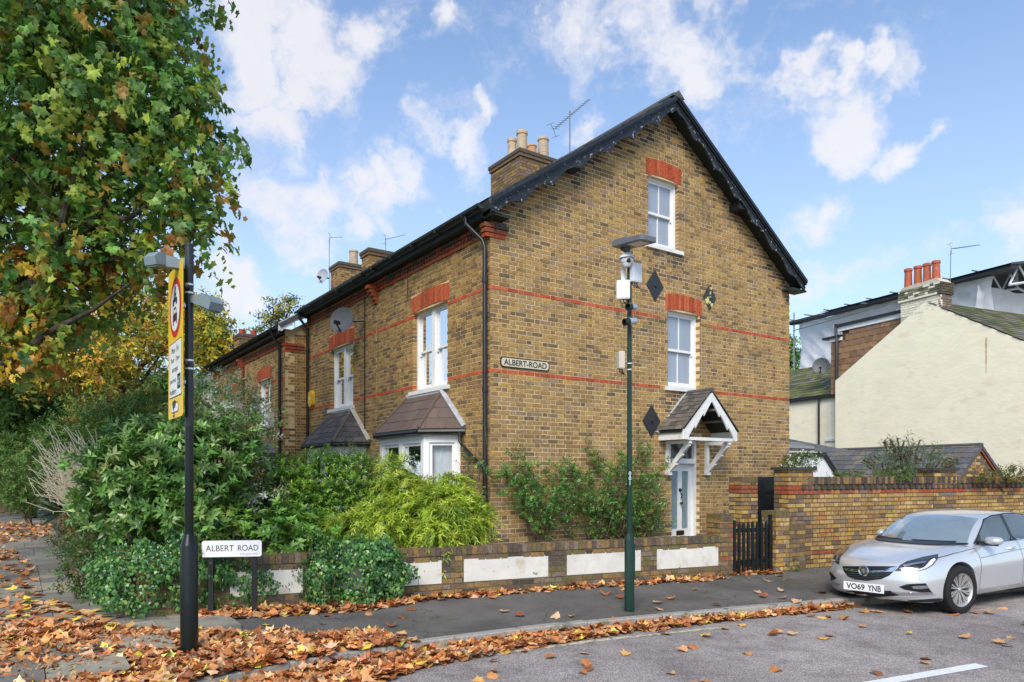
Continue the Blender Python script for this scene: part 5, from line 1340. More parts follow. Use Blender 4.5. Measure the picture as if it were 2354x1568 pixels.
# two small sign lanterns on a grey bracket
M_lant = mk('lantern_grey', (.19,.24,.26), rough=.45, var=.1, vscale=7); M_lens = mk('lantern_lens', (.10,.12,.09), rough=.3, spec=.6)
def lantern(lab, p0, p1, p2):
    """arm from the post p0 to p1, lamp box p1..p2"""
    t = thing('sign_lantern', lab, 'lamp', tuple(p0)); p0, p1, p2 = Vector(p0), Vector(p1), Vector(p2)
    d = (p1-p0); L = d.length; d.normalize(); x = d.cross(V3(0,0,1)).normalized(); y = x.cross(d)
    m = MB(); f = Fr(p0, d, y, x)
    n = 8
    for k in range(n):
        a0, a1 = k/n, (k+1)/n; w0, w1 = .03+.03*a0, .03+.03*a1; 
        for s_ in (-1, 1): m.face([f.p(L*a0, s_*w0, -w0), f.p(L*a1, s_*w1, -w1), f.p(L*a1, s_*w1, w1), f.p(L*a0, s_*w0, w0)]); m.face([f.p(L*a0, -w0, s_*w0), f.p(L*a1, -w1, s_*w1), f.p(L*a1, w1, s_*w1), f.p(L*a0, w0, s_*w0)])
    m.build('arm', M_lant, t)
    d2 = (p2-p1); L2 = d2.length; d2.normalize(); x = d2.cross(V3(0,0,1)).normalized(); y = x.cross(d2); f = Fr(p1, d2, y, x)
    m = MB(); m.prism(Fr(p1, d2, y, x), [(-.02,-.045),(L2,-.058),(L2+.01,.015),(L2-.05,.065),(.02,.065),(-.05,.035)], -.07, .07); m.build('head', M_lant, t)
    m = MB(); m.box(f, .02, L2-.01, -.075, -.056, -.06, .06); m.build('lens', M_lens, t)
Yl = 6.75
lantern('grey sign lantern left of the post pointing over the yellow sign', (PX-.02, PY+.02, pzv(612)), PT(372,600,6.62), PT(345,594,6.5))
lantern('grey sign lantern on the right of the post', (PX+.03, PY, pzv(688)), PT(475,694,6.62), PT(497,700,6.55))
cb_ = MB(); cb_.box(Fr((PX-.05,PY+.03,0),(1,0,0),(0,0,1),(0,-1,0)), -.045, -.0, pzv(690), pzv(590), -.05, .0); brk = cb_.build('lantern_bracket', M_lant, sp)

# ================================================================ LAMP POST WITH CAMERAS
M_green = mk('dark_green_post', (.008,.032,.022), rough=.35, spec=.35, coat=.08, var=.15, vscale=5)
lb = GR(1447, 1398, ZP+.045); LX, LY = lb.x, lb.y
def lz(v): return CAMZ+(1090-v)/F*LY
sl_ = thing('street_lamp', 'dark green lamp post with flat grey head and cameras', 'street lamp', tuple(lb))
q = MB(); q.lathe((LX,LY,0), [(.062,0),(.062,lz(1240)),(.058,lz(1238)),(.036,lz(1225)),(0,lz(1225))], 8); q.build('base_sleeve', M_green, sl_)
q = MB(); q.box(Fr((LX,LY,0),(1,0,0),(0,0,1),(0,-1,0)), .030, .066, lz(1330), lz(1250), -.035, .035); q.build('access_door', M_green, sl_)
q = MB(); q.lathe((LX-.00,LY,0), [(.036,lz(1228)),(.030,lz(900)),(.028,lz(610))], 18); q.build('pole', M_green, sl_)
q = MB(); q.lathe((LX-.02,LY,0), [(.030,lz(612)),(.030,lz(560)),(0,lz(560))], 16); q.build('spigot', mk('lamp_grey', (.14,.15,.17), rough=.4), sl_)
# lamp head, thin wedge tilted up to the right
h0 = PT(1424,566,LY); h1 = PT(1494,548,LY-.45); 
hd = (h1-h0).normalized(); hx = hd.cross(V3(0,0,1)).normalized(); hy = hx.cross(hd); HF = Fr(h0, hd, hx, hy)
L = (h1-h0).length
q = MB(); P = rrect(-.02, L, -.13, .13, .05)
topP = [(u, v) for u, v in P]; b_ = len(q.v)
q.prism(HF, P, -.025, .03)
q.prism(HF, rrect(-.02, L*.45, -.10, .10, .04), .03, .06)
LH = q.build('lamp_head', mk('lamp_grey'), sl_)
q = MB(); q.box(HF, L*.42, L*.85, -.08, .08, -.032, -.024); q.build('lamp_glass', mk('lamp_panel', (.55,.53,.48), rough=.3), LH)
q = MB(); q.tube([(LX-.02,LY,lz(575)), HF.p(.06,0,-.02)], .045, 10); q.build('knuckle', mk('lamp_grey'), LH)
q = MB(); q.lathe(HF.p(.12,0,.06), [(.03,0),(.03,.03),(0,.035)], 10); q.build('photocell', M_black, LH)
arc_text('0\n0\n1', Fr((LX,LY,0),(1,0,0),(0,0,1),(0,-1,0)), -.014, .014, lz(1115), lz(1084), .040, M_white, sl_, 'number', stack=True)
for v in (836, 850): q = MB(); q.lathe((LX,LY,lz(v)), [(.030,-.006),(.034,-.006),(.034,.006),(.030,.006)], 16); q.build('strap', MATS['bright_strap'], sl_)
M_cwh = mk('camera_white', (.74,.75,.76), rough=.35); M_cdk = mk('camera_dark', (.015,.017,.02), rough=.2, spec=.6); M_csil = mk('camera_silver', (.50,.53,.56), rough=.3, metal=.5)
dc = thing('dome_camera', 'white dome camera with peaked hood under the lamp head', 'camera', (LX-.06, LY-.05, lz(610)))
c_ = V3(LX-.045, LY-.07, lz(595)); q = MB(); q.lathe(c_, [(0,.06),(.03,.055),(.07,.03),(.098,-.01),(.10,-.02),(.085,-.015)], 20); q.build('hood', M_cwh, dc)
q = MB(); q.lathe(c_, [(.075,-.015),(.078,-.05),(.065,-.075)], 20); q.build('housing', M_cwh, dc); q = MB(); q.lathe(c_, [(.062,-.07),(.058,-.095),(.04,-.12),(0,-.128)], 20); q.build('lower_dome', M_cwh, dc)
q = MB(); q.lathe(c_+V3(0.01,-.045,-.055), [(.0,.036),(.022,.03),(.034,.012),(.036,0)], 16, (.1,-1,-.1)); q.build('lens', M_cdk, dc)
def eqbox(lab, u0, u1, v0, v1, dy, dep, name='equipment_box', mats=None, vents=True, rot=0.0):
    t = thing(name, lab, 'box', (LX, LY, lz(v1))); x0 = (u0-1177)/F*LY; x1 = (u1-1177)/F*LY; c = (x0+x1)/2
    f = Fr((c, LY+dy, 0), (math.cos(rot), math.sin(rot), 0), (0,0,1), (math.sin(rot), -math.cos(rot), 0)); w = (x1-x0)/2
    q = MB(); q.prism(f, rrect(-w, w, lz(v1), lz(v0), .012), -dep/2, dep/2); q.build('casing', mats or M_cwh, t)
    q = MB(); q.box(f, -w+.012, w-.012, lz(v1)+.012, lz(v0)-.012, dep/2, dep/2+.004); q.build('lid', mats or M_cwh, t)
    q = MB()
    for k in (-.5, 0, .45): q.tube([f.p(w*k, lz(v1), 0), f.p(w*k+.005, lz(v1)-.035, 0), f.p(w*k+.03, lz(v1)-.07, .02), f.p(w*.3, lz(v1)-.05, .03)], .006, 5)
    q.build('cable', M_black, t); return t
eqbox('white vented box high on the right side of the lamp post', 1446, 1472, 607, 650, .0, .10, rot=.5)
eqbox('slim white box behind the upper lamp post', 1429, 1439, 612, 652, .06, .05)
eqbox('square white box on the front left of the lamp post', 1416, 1446, 648, 690, -.06, .05, rot=-.15)
eqbox('narrow cream box strapped lower on the lamp post', 1420, 1434, 808, 848, .0, .09, mats=M_stone, rot=.2)
def bullet(lab, c, d, r, L):
    t = thing('bullet_camera', lab, 'camera', tuple(c)); c = Vector(c); d = Vector(d).normalized(); m = MB(); m.lathe(c, [(0,-.01),(r*.9,-.01),(r,.0),(r,L*.75)], 20, d); m.build('body', M_csil, t)
    m = MB(); m.lathe(c, [(r*1.02,L*.55),(r*1.04,L),(r*.95,L),(r*.93,L*.7),(0,L*.7)], 20, d); m.build('front', M_cdk, t)
    m = MB(); m.tube([c+d*L*.4, V3(LX, LY, c.z+.07)], .018, 8); m.build('bracket', M_csil, t)
bullet('upper silver bullet camera aimed left across the road', PT(1459,706,LY-.1), (-.75,-.62,-.12), .042, .13)
bullet('lower silver bullet camera with long dark visor', PT(1460,738,LY-.1), (-.86,-.45,-.18), .042, .17)
# ================================================================ PARKED CAR
from mathutils.bvhtree import BVHTree
from mathutils.geometry import delaunay_2d_cdt
TH = rad(31.0)
CE = V3(math.cos(TH), math.sin(TH), 0); CNn = V3(math.sin(TH), -math.cos(TH), 0)
WX = .89
SCX = .965
G0 = GR(2196, 1409); CO = G0-CE*WX*SCX-CNn*.755*SCX
def zm(z): return z if z < .35 else .35+(z-.35)*.83
def cw(x, y, z): return CO+CE*(x*SCX)+CNn*(y*SCX)+V3(0,0,zm(z))
CF = Fr(CO, CE, CNn, (0,0,1))
def inv(p): q = Vector(p)-CO; return (q.dot(CE)/SCX, q.dot(CNn)/SCX, q.z if q.z < .35 else .35+(q.z-.35)/.83)
M_silver = mk('silver_paint', (.66,.67,.68), rough=.24, metal=.5, spec=.5, coat=.9)
M_cblk = mk('car_black', (.010,.011,.012), rough=.35, spec=.5); M_rub = mk('tyre_rubber', (.018,.018,.018), rough=.8, spec=.3, bump=.3, bscale=90)
M_chrome = mk('chrome', (.75,.76,.77), rough=.12, metal=1.0); M_alloy = mk('alloy_rim', (.62,.61,.59), rough=.28, metal=.7)
M_cglass = glassmat('car_glass', (.42,.50,.50), (.03,.045,.045), .75)
M_inter = mk('car_interior', (.025,.027,.03), rough=.9)
car = thing('parked_car', 'silver hatchback car parked at the kerb facing left', 'car', tuple(cw(2.1,0,0)))
XS = [0,.05,.15,.32,.58,.9,1.2,1.5,2.0,2.6,3.2,3.7,4.02,4.22,4.33,4.37]
ZBt = [.25,.19,.165,.165,.18,.19,.19,.19,.19,.19,.19,.20,.24,.30,.36,.42]
ZT = [.64,.715,.765,.815,.88,.94,.975,.965,.97,1.0,1.03,1.05,1.04,1.0,.94,.86]
ZS = [.585,.665,.72,.775,.845,.90,.935,.945,.965,.99,1.02,1.04,1.03,.99,.92,.84]
WM = [x*.945 for x in (.72,.775,.82,.86,.893,.905,.900,.895,.900,.903,.905,.90,.875,.83,.77,.70)]
WS = [x*.94 for x in (.62,.68,.73,.765,.79,.80,.79,.785,.785,.785,.785,.77,.74,.70,.64,.58)]
def cub(xs, ys, n):
    P = catmull(list(zip(xs, ys)), n); return P
NSUB = 5
cols_ = [catmull(list(zip(XS, Q)), NSUB) for Q in (ZBt, ZT, ZS, WM, WS)]
st_n = len(cols_[0])
def bul(y): return .46*(abs(y)/.86)**2.6
def xfade(x): return max(0, 1-x/1.35)**1.1
def section(i):
    x = cols_[0][i][0]; zb, zt, zs, wm, ws = [c[i][1] for c in cols_]
    zb2 = zb
    pts = [(0, zb2), (wm*.55, zb2), (wm*.86, zb2), (wm*.955, zb2+.045), (wm*.985, zb2+.13), (wm, lerp_(zb2, zs, .46)), (wm*.997, lerp_(zb2, zs, .62)), (lerp_(wm, ws, .34), lerp_(zb2, zs, .83)), (ws+.028, zs-.018), (ws-.03, zs+.010), (ws*.72, lerp_(zs, zt, .62)+.006), (ws*.36, lerp_(zs, zt, .93)+.004), (0, zt)]
    P = catmull(pts, 3)
    return [(x+bul(y)*xfade(x)-(.10*(abs(y)/.8)**2.5 if x > 4.0 else 0)*(x-4.0)/.37, y, z) for y, z in P]
def lerp_(a, b, t): return a+(b-a)*t
def car_shell():
    S = [section(i) for i in range(st_n)]; bm = bmesh.new(); rows = []
    for s in S:
        row = [bm.verts.new(cw(*p)) for p in s]; mir = [row[k] if (k in (0, len(s)-1)) else bm.verts.new(cw(s[k][0], -s[k][1], s[k][2])) for k in range(len(s))]
        rows.append(row+[mir[k] for k in range(len(s)-2, 0, -1)])
    n = len(rows[0])
    for a, b in zip(rows, rows[1:]):
        for k in range(n): l = (k+1) % n; bm.faces.new((a[k], a[l], b[l], b[k]))
    k = len(S[0])-1
    for row, s, rear in ((rows[0], S[0], 0), (rows[-1], S[-1], 1)):
        # cap with vertical columns between matching lower and upper points
        top = list(range(len(s)-1, 0, -1)); 
        # pair: split the half outline at its widest point
        jm = max(range(len(s)), key=lambda j: s[j][1]); lo = list(range(0, jm+1)); up = list(range(len(s)-1, jm-1, -1))
        for sg in (1, -1):
            def vert(j): return row[j] if sg > 0 or j in (0, len(s)-1) else row[(n-j) % n]
            m_ = 10; cols = []
            for c in range(m_+1):
                f_ = c/m_*1.0; il = f_*(len(lo)-1); iu = f_*(len(up)-1); a = lo[int(round(il))]; b = up[int(round(iu))]; cols.append((a, b))
            cols = list(dict.fromkeys(cols)); grid = []
            for a, b in cols:
                if a == b: grid.append([vert(a)]); continue
                ya = s[a][1]*.5+s[b][1]*.5; colv = [vert(a)]
                for q in range(1, 6):
                    t = q/6; x = s[a][0]+(s[b][0]-s[a][0])*t+(-.035 if not rear else .03)*math.sin(math.pi*t); colv.append(bm.verts.new(cw(x, sg*lerp_(s[a][1], s[b][1], t), lerp_(s[a][2], s[b][2], t))))
                colv.append(vert(b)); grid.append(colv)
            def tri(*vs):
                u_ = list(dict.fromkeys(vs))
                if len(u_) >= 3:
                    try: bm.faces.new(u_)
                    except ValueError: pass
            for g1, g2, (a1, b1), (a2, b2) in zip(grid, grid[1:], cols, cols[1:]):
                if len(g2) == 1:
                    for q in range(len(g1)-1): tri(g1[q], g1[q+1], g2[0])
                else:
                    for q in range(6): tri(g1[q], g1[q+1], g2[q+1], g2[q])
                # fill the outline vertices skipped between columns
                if abs(a2-a1) > 1: tri(*([vert(j) for j in range(a1, a2+1)]))
                if abs(b1-b2) > 1: tri(*([vert(j) for j in range(b2, b1+1)]))
    bmesh.ops.remove_doubles(bm, verts=bm.verts, dist=.0008); bmesh.ops.recalc_face_normals(bm, faces=bm.faces)
    return bm
bm = car_shell(); me = bpy.data.meshes.new('body'); bm.to_mesh(me); bm.free()
body = bpy.data.objects.new('body', me); link(body, car); body.location = (0,0,0); body.parent = None
cut = []
for xx in (WX, WX+2.66):
    for sg in (1, -1):
        m = MB(); m.lathe(cw(xx, sg*.52, .325), [(0,0),(.352,0),(.352,.6),(0,.6)], 48, CNn*sg); me2 = bpy.data.meshes.new('c'); me2.from_pydata(m.v, [], m.f); c = bpy.data.objects.new('c', me2); col.objects.link(c); 
        b2 = bmesh.new(); b2.from_mesh(me2); bmesh.ops.remove_doubles(b2, verts=b2.verts, dist=.0005); bmesh.ops.recalc_face_normals(b2, faces=b2.faces); b2.to_mesh(me2); b2.free(); cut.append(c)
for c in cut: md = body.modifiers.new('b', 'BOOLEAN'); md.operation = 'DIFFERENCE'; md.solver = 'EXACT'; md.object = c
dg = bpy.context.evaluated_depsgraph_get(); me3 = bpy.data.meshes.new_from_object(body.evaluated_get(dg)); body.modifiers.clear(); body.data = me3
for c in cut: bpy.data.objects.remove(c)
me3.materials.clear(); me3.materials.append(M_silver); me3.materials.append(M_cblk)
body.parent = car; body.location = -Vector(car.location)
for p in me3.polygons:
    c = inv(p.center); p.use_smooth = True; p.material_index = 0
    if abs(c[1]) < .58 and c[2] < .7 and abs(p.normal.dot(CNn)) > .9: p.material_index = 1
    for xx in (WX, WX+2.66):
        rr = math.hypot(c[0]-xx, c[2]-.325)
        if rr < .353 and abs(c[1]) < .9: p.material_index = 1
try: me3.set_sharp_from_angle(angle=rad(32))
except Exception: pass
# greenhouse
GX = [1.13,1.28,1.48,1.72,1.95,2.25,2.65,3.15,3.6,3.9,4.08,4.22]
GZ = [.968,1.06,1.18,1.305,1.392,1.448,1.470,1.445,1.38,1.30,1.20,1.04]
GW = [x*.94 for x in (.66,.655,.645,.63,.612,.60,.60,.595,.58,.56,.55,.54)]
gz_ = catmull(list(zip(GX, GZ)), 5); gw_ = catmull(list(zip(GX, GW)), 5)
def gsec(i):
    x, zr = gz_[i]; wr = gw_[i][1]; zs = np.interp(x, XS, ZS); ws = np.interp(x, XS, WS)
    h = max(0, min(1, (zr-zs)/.42)); wt = ws-.03-(ws-.03-wr)*h
    pts = [(ws-.015, zs-.03), (ws-.03, zs+.01), (lerp_(ws-.03, wt, .5)+.012, lerp_(zs, zr-.05, .5)), (wt+.012, zr-.06), (wt-.06, zr-.018), (wt*.5, zr+.004), (0, zr+.010)]
    P = catmull(pts, 4); f = max(0, 1-(x-1.13)/1.3)**.8; r = max(0, (x-3.7)/.5)
    return [(x+.27*(abs(y)/.75)**2.2*f-.12*(abs(y)/.7)**2*r, y, z) for y, z in P]
bm = bmesh.new(); rows = []
for i in range(len(gz_)):
    s = gsec(i); r = [bm.verts.new(cw(*p)) for p in s]; rows.append(r+[bm.verts.new(cw(p[0], -p[1], p[2])) for p in reversed(s[:-1])])
for a, b in zip(rows, rows[1:]):
    for k in range(len(a)-1): bm.faces.new((a[k], a[k+1], b[k+1], b[k]))
bmesh.ops.recalc_face_normals(bm, faces=bm.faces); mg = bpy.data.meshes.new('cabin'); bm.to_mesh(mg); bm.free()
for p in mg.polygons: p.use_smooth = True
mg.materials.append(M_silver)
# openings: side windows and screens are cut out of the cabin as panes
def sidez(x):   # height of the window line above the belt
    return np.interp(x, XS, ZS)+.02
SW1 = [(1.50,.985),(1.78,1.18),(2.02,1.335),(2.25,1.385),(2.46,1.405),(2.52,.995)]
SW0 = None
SW2 = [(2.60,1.0),(2.55,1.408),(2.9,1.405),(3.2,1.375),(3.42,1.32),(3.50,1.06),(3.42,1.02)]
SW3 = [(3.50,1.30),(3.75,1.20),(3.86,1.12),(3.57,1.06)]
bvA = BVHTree.FromObject(body, bpy.context.evaluated_depsgraph_get()) if False else None
def bvh(objs_me): 
    V = []; P = []; o = 0
    for m_ in objs_me: V += [v.co[:] for v in m_.vertices]; P += [tuple(o+i for i in p.vertices) for p in m_.polygons]; o += len(m_.vertices)
    return BVHTree.FromPolygons(V, P)
BV = bvh([me3, mg])
cabin = bpy.data.objects.new('cabin', mg); link(cabin, car)
def densify(poly, step):
    out = []
    for a, b in zip(poly, poly[1:]+poly[:1]):
        n = max(1, int(math.hypot(b[0]-a[0], b[1]-a[1])/step))
        out += [(a[0]+(b[0]-a[0])*i/n, a[1]+(b[1]-a[1])*i/n) for i in range(n)]
    return out
def tess(poly, step):
    B_ = densify(poly, step); n = len(B_); pts = [Vector(p) for p in B_]; x0 = min(p[0] for p in B_); x1 = max(p[0] for p in B_); y0 = min(p[1] for p in B_); y1 = max(p[1] for p in B_)
    x = x0+step/2
    while x < x1:
        y = y0+step/2
        while y < y1:
            if inpoly(x, y, poly): pts.append(Vector((x, y)))
            y += step
        x += step
    r = delaunay_2d_cdt(pts, [(i, (i+1) % n) for i in range(n)], [list(range(n))], 1, 1e-6)
    return [tuple(v) for v in r[0]], [tuple(f) for f in r[2]]
def patch(name, poly, mat, parent, off=.004, step=4., ray=None, mirror=False, smooth=True, thick=0, maxd=99):
    """lay a shape on the car's surface along the given rays"""
    V, Fc = tess(poly, step); H = []
    for (a, b) in V:
        o, d = ray(a, b); h = BV.ray_cast(o, d, maxd)
        if h[0] is None: H.append(None)
        else:
            nn = h[1]; nn = -nn if nn.dot(d) > 0 else nn
            H.append(h[0]+nn*off)
    idx = {}; vs = []
    for i, h in enumerate(H):
        if h is not None: idx[i] = len(vs); vs.append(h)
    fs = [tuple(idx[i] for i in f) for f in Fc if all(i in idx for i in f)]
    # drop triangles that jump in depth
    fs = [f for f in fs if max((vs[f[i]]-vs[f[(i+1) % 3]]).length for i in range(3)) < .22]
    outs = []
    for sg in ((1, -1) if mirror else (1,)):
        vv = vs if sg > 0 else [cw(q[0], -q[1], q[2]) for q in (inv(p) for p in vs)]
        me = bpy.data.meshes.new(name); me.from_pydata([tuple(v) for v in vv], [], fs); me.materials.append(mat); me.polygons.foreach_set('use_smooth', [smooth]*len(fs))
        b = bmesh.new(); b.from_mesh(me); bmesh.ops.remove_doubles(b, verts=b.verts, dist=.0002); bmesh.ops.recalc_face_normals(b, faces=b.faces)
        b.to_mesh(me); b.free()
        o = bpy.data.objects.new(name, me); link(o, parent); outs.append(o)
    return outs
CAMP = V3(0,0,CAMZ)
def cray(u, v): return CAMP, V3(u-1177, F, 1090-v).normalized()
def K(cx, cy): return (1900.3+cx*.1927, 1164.7+cy*.1927)
def KP(L): return [K(*p) for p in L]
def sray(x, z): return cw(x, 2.0, z), -CNn
def patchc(name, L, mat, parent=None, **kw): return patch(name, KP(L), mat, parent or car, ray=cray, **kw)
# glass
for nm, P in (('side_window', SW1), ('side_window', SW2), ('quarter_window', SW3)):
    patch(nm, P, M_cglassd if False else mk('tinted_glass', (.035,.05,.05), rough=.04, spec=1.0, coat=.6), car, off=.004, step=.06, ray=sray, mirror=True)
patch('pillar_trim', [(2.525,.985),(2.46,1.41),(2.545,1.41),(2.60,.985)], M_cblk, car, off=.006, step=.06, ray=sray, mirror=True)
def strip(pts, w): 
    up = []; dn = []
    for i, p in enumerate(pts):
        a = pts[max(0,i-1)]; b = pts[min(len(pts)-1,i+1)]; dx, dy = b[0]-a[0], b[1]-a[1]; l = math.hypot(dx,dy); up.append((p[0]-dy/l*w, p[1]+dx/l*w)); dn.append((p[0]+dy/l*w, p[1]-dx/l*w))
    return up+dn[::-1]
patch('chrome_strip', strip([(1.47,.972),(2.0,.985),(2.6,.99),(3.45,1.045),(3.62,1.07)], .008), M_chrome, car, off=.007, step=.05, ray=sray, mirror=True)
patch('window_trim', strip([(1.47,.975),(1.76,1.185),(2.01,1.345),(2.25,1.40),(2.6,1.425),(2.95,1.42),(3.25,1.388),(3.5,1.325),(3.8,1.22)], .010), M_cblk, car, off=.005, step=.05, ray=sray, mirror=True)
# windscreen seen from the front
WSC = [(572,458),(660,372),(780,285),(900,215),(1000,168),(1080,148),(1300,136),(1560,128),(1770,124),(1700,250),(1620,345),(1540,408),(1300,425),(1100,432),(900,440),(700,450)]
def fray(y, z): return cw(-2, y, z), CE
WS2 = [(-.53,1.36),(-.3,1.39),(0,1.40),(.3,1.39),(.53,1.36),(.585,1.2),(.655,.99),(.3,.985),(0,.985),(-.3,.985),(-.655,.99),(-.585,1.2)]
M_wsc = mk('windscreen_sky_glass', (.36,.43,.44), rough=.04, spec=1.0, coat=1.0, metal=.55, var=.12, vscale=3)  # sky reflection put into the glass as a pale base colour
patch('windscreen', WS2, M_wsc, car, off=.004, step=.07, ray=fray)
patch('screen_border', strip([(-.67,.975),(-.4,.965),(0,.962),(.4,.965),(.67,.975)], .012), M_cblk, car, off=.012, step=.04, ray=fray)
patch('wiper', strip([(-.1,.985),(.2,.99),(.55,.995)], .009), M_cblk, car, off=.018, step=.05, ray=fray); patch('wiper', strip([(-.62,.99),(-.4,.985),(-.12,.98)], .009), M_cblk, car, off=.018, step=.05, ray=fray)
# bonnet lines
# nose
HL = [(812,770),(870,705),(960,655),(1150,602),(1332,568),(1327,625),(1260,705),(1180,748),(1085,772),(1000,756),(930,768)]
M_hl = mk('headlight_black', (.02,.022,.028), rough=.06, spec=.9, coat=1.0)
for o in patchc('headlight', HL, M_hl, off=.006, step=5, mirror=True): pass
patchc('light_guide', [(930,748),(1010,738),(1085,752),(1160,728),(1200,690),(1235,650),(1280,620),(1300,640),(1245,700),(1175,738),(1085,765),(1000,752)], mk('headlight_clear', (.78,.80,.82), rough=.15, coat=1), off=.010, step=4, mirror=True)
patchc('reflector', [(905,700),(1000,680),(1190,655),(1180,672),(1020,700),(930,722)], mk('headlight_silver', (.45,.46,.50), rough=.2, metal=.8), off=.010, step=4, mirror=True)
patchc('lens', [(1040,700),(1130,680),(1150,720),(1090,738),(1050,735)], M_cblk, off=.010, step=4, mirror=True)
patchc('grille', [(190,710),(850,712),(800,770),(745,825),(650,865),(480,885),(340,868),(255,832),(210,775)], mk('grille_black', (.008,.009,.010), rough=.5), off=.005, step=5)
for i in range(7):
    pass
y_ = 790
for k, yy in enumerate((800,822,845,866)):
    w_ = (.92, .85, .72, .5)[k]; c_ = 470+k*2; patchc('grille_slat', [(c_-250*w_, yy-5), (c_+300*w_*.85, yy-5), (c_+300*w_*.85, yy+1), (c_-250*w_, yy+1)], mk('slat_grey', (.05,.055,.06), rough=.3), off=.012, step=5)
patchc('chrome_wing', [(215,733),(415,760),(418,783),(235,768)], M_chrome, off=.014, step=5); patchc('chrome_wing', [(490,765),(690,762),(760,735),(848,716),(790,776),(495,786)], M_chrome, off=.014, step=5)
patchc('wing_shadow', [(260,748),(412,764),(412,772),(262,760)], M_cblk, off=.018, step=5); patchc('wing_shadow', [(495,768),(680,768),(735,748),(765,745),(700,772),(497,778)], M_cblk, off=.018, step=5)
o_, d_ = cray(*K(450,766)); hb = BV.ray_cast(o_, d_, 50)
bn = (hb[1] if hb[1].dot(d_) < 0 else -hb[1]); bn = (bn*.4-CE*.6).normalized(); bc = hb[0]
m = MB(); m.lathe(bc, [(.052,.004),(.066,.012),(.072,.02),(.066,.028),(.056,.024),(.052,.016)], 28, bn); BD = m.build('badge_ring', M_chrome, car)
m = MB(); m.lathe(bc, [(.055,.010),(.05,.014),(0,.016)], 24, bn); m.build('badge_field', mk('badge_grey', (.12,.12,.12), rough=.3, metal=.6), BD)
bx = bn.cross(V3(0,0,1)).normalized(); bf = Fr(bc+bn*.018, -bx, bx.cross(bn) if bx.cross(bn).z > 0 else -bx.cross(bn), bn)
m = MB(); m.prism(bf, [(-.030,.010),(-.022,.032),(-.004,.024),(.010,.034),(.006,.014),(.026,.006),(.012,-.004),(.018,-.034),(.002,-.030),(-.004,-.012),(-.022,-.022),(-.014,-.002)], 0, .004); m.build('griffin_emblem', M_chrome, BD)
patchc('lower_intake', [(170,1040),(235,1008),(300,1003),(760,1003),(870,1058),(700,1072),(420,1078),(260,1065)], mk('grille_black'), off=.005, step=5)
patchc('fog_recess', [(862,955),(960,925),(1180,914),(1205,955),(1272,1045),(1050,1010),(930,990)], mk('grille_black'), off=.005, step=5, mirror=True)
patchc('fog_lamp', [(1010,952),(1110,938),(1190,942),(1205,972),(1110,982),(1035,978)], mk('headlight_silver'), off=.012, step=4, mirror=True)
patchc('chrome_blade', [(765,1012),(860,1022),(1060,1022),(1240,1020),(1278,1046),(1050,1054),(880,1057)], M_chrome, off=.010, step=4, mirror=True)
patchc('front_lip', [(178,1088),(400,1108),(900,1120),(1392,1088),(1392,1150),(1200,1168),(700,1155),(330,1132),(205,1112)], mk('lip_black', (.02,.022,.023), rough=.5), off=.008, step=6)
patchc('bumper_line', strip([(160,1062),(400,1085),(800,1090),(1290,1052)], 5), mk('bumper_bright', (.70,.70,.71), rough=.25, metal=.7), off=.012, step=5)
# number plate
pc0 = [K(270,905), K(635,905), K(643,1012), K(283,1005)]
hc = BV.ray_cast(*cray(*K(456,958)), 50)[0]
pn = (-CE*.985+CNn*.17+V3(0,0,.03)).normalized(); px = pn.cross(V3(0,0,1)).normalized(); px = px if px.dot(CNn) > 0 else -px; 
PF = Fr(hc+pn*.05, px, V3(0,0,1), pn)
m = MB(); m.prism(PF, rrect(-.26,.26,-.056,.056,.008), -.012, 0); NPp = m.build('number_plate', mk('plate_white', (.78,.79,.80), rough=.3), car)
arc_text('VO69', PF, -.222, .018, -.039, .039, .0015, M_black_ink, NPp, 'plate_text', bold=.022); arc_text('YNB', PF, .055, .225, -.039, .039, .0015, M_black_ink, NPp, 'plate_text', bold=.022)
# side details
M_gap = mk('panel_gap', (.03,.03,.032), rough=.7)
for L in ([(1.33,.965),(1.40,.80),(1.385,.60),(1.36,.45),(1.36,.27)], [(2.56,.985),(2.565,.7),(2.57,.27)], [(3.40,1.02),(3.42,.80),(3.30,.62),(3.17,.45),(3.14,.28)]): patch('panel_gap', strip(L, .0035), M_gap, car, off=.003, step=.04, ray=sray, mirror=True)
patch('bonnet_gap', strip([(1.42,.925),(1.15,.905),(.85,.87),(.62,.82),(.52,.80)], .003), M_gap, car, off=.003, step=.04, ray=sray, mirror=True)
patch('crease_shade', strip([(1.42,.765),(1.9,.80),(2.4,.83),(2.9,.85),(3.5,.865)], .006), mk('crease_shade_silver', (.30,.31,.32), rough=.3, metal=.5), car, off=.003, step=.05, ray=sray, mirror=True)  # shade of the crease painted as a flat strip of darker silver
patch('sill_trim', strip([(1.36,.27),(2.2,.262),(3.1,.27)], .012), M_chrome, car, off=.006, step=.06, ray=sray, mirror=True)
patch('side_repeater', [(1.27,.755),(1.33,.765),(1.345,.745),(1.29,.735)], mk('headlight_clear'), car, off=.006, step=.03, ray=sray, mirror=True)
for xx in (2.30, 3.22):
    for sg in (1, -1):
        z = .875 if xx < 3 else .90
        h = BV.ray_cast(cw(xx, 2*sg, z), -CNn*sg)[0]; hy = abs(inv(h)[1])
        m = MB(); m.tube([cw(xx-.10, sg*(hy-.005), z), cw(xx-.07, sg*(hy+.028), z+.006), cw(xx+.02, sg*(hy+.034), z+.008), cw(xx+.09, sg*(hy+.02), z+.006), cw(xx+.10, sg*(hy-.005), z+.004)], [.012,.013,.014,.013,.011], 8); m.build('door_handle', M_silver, car)
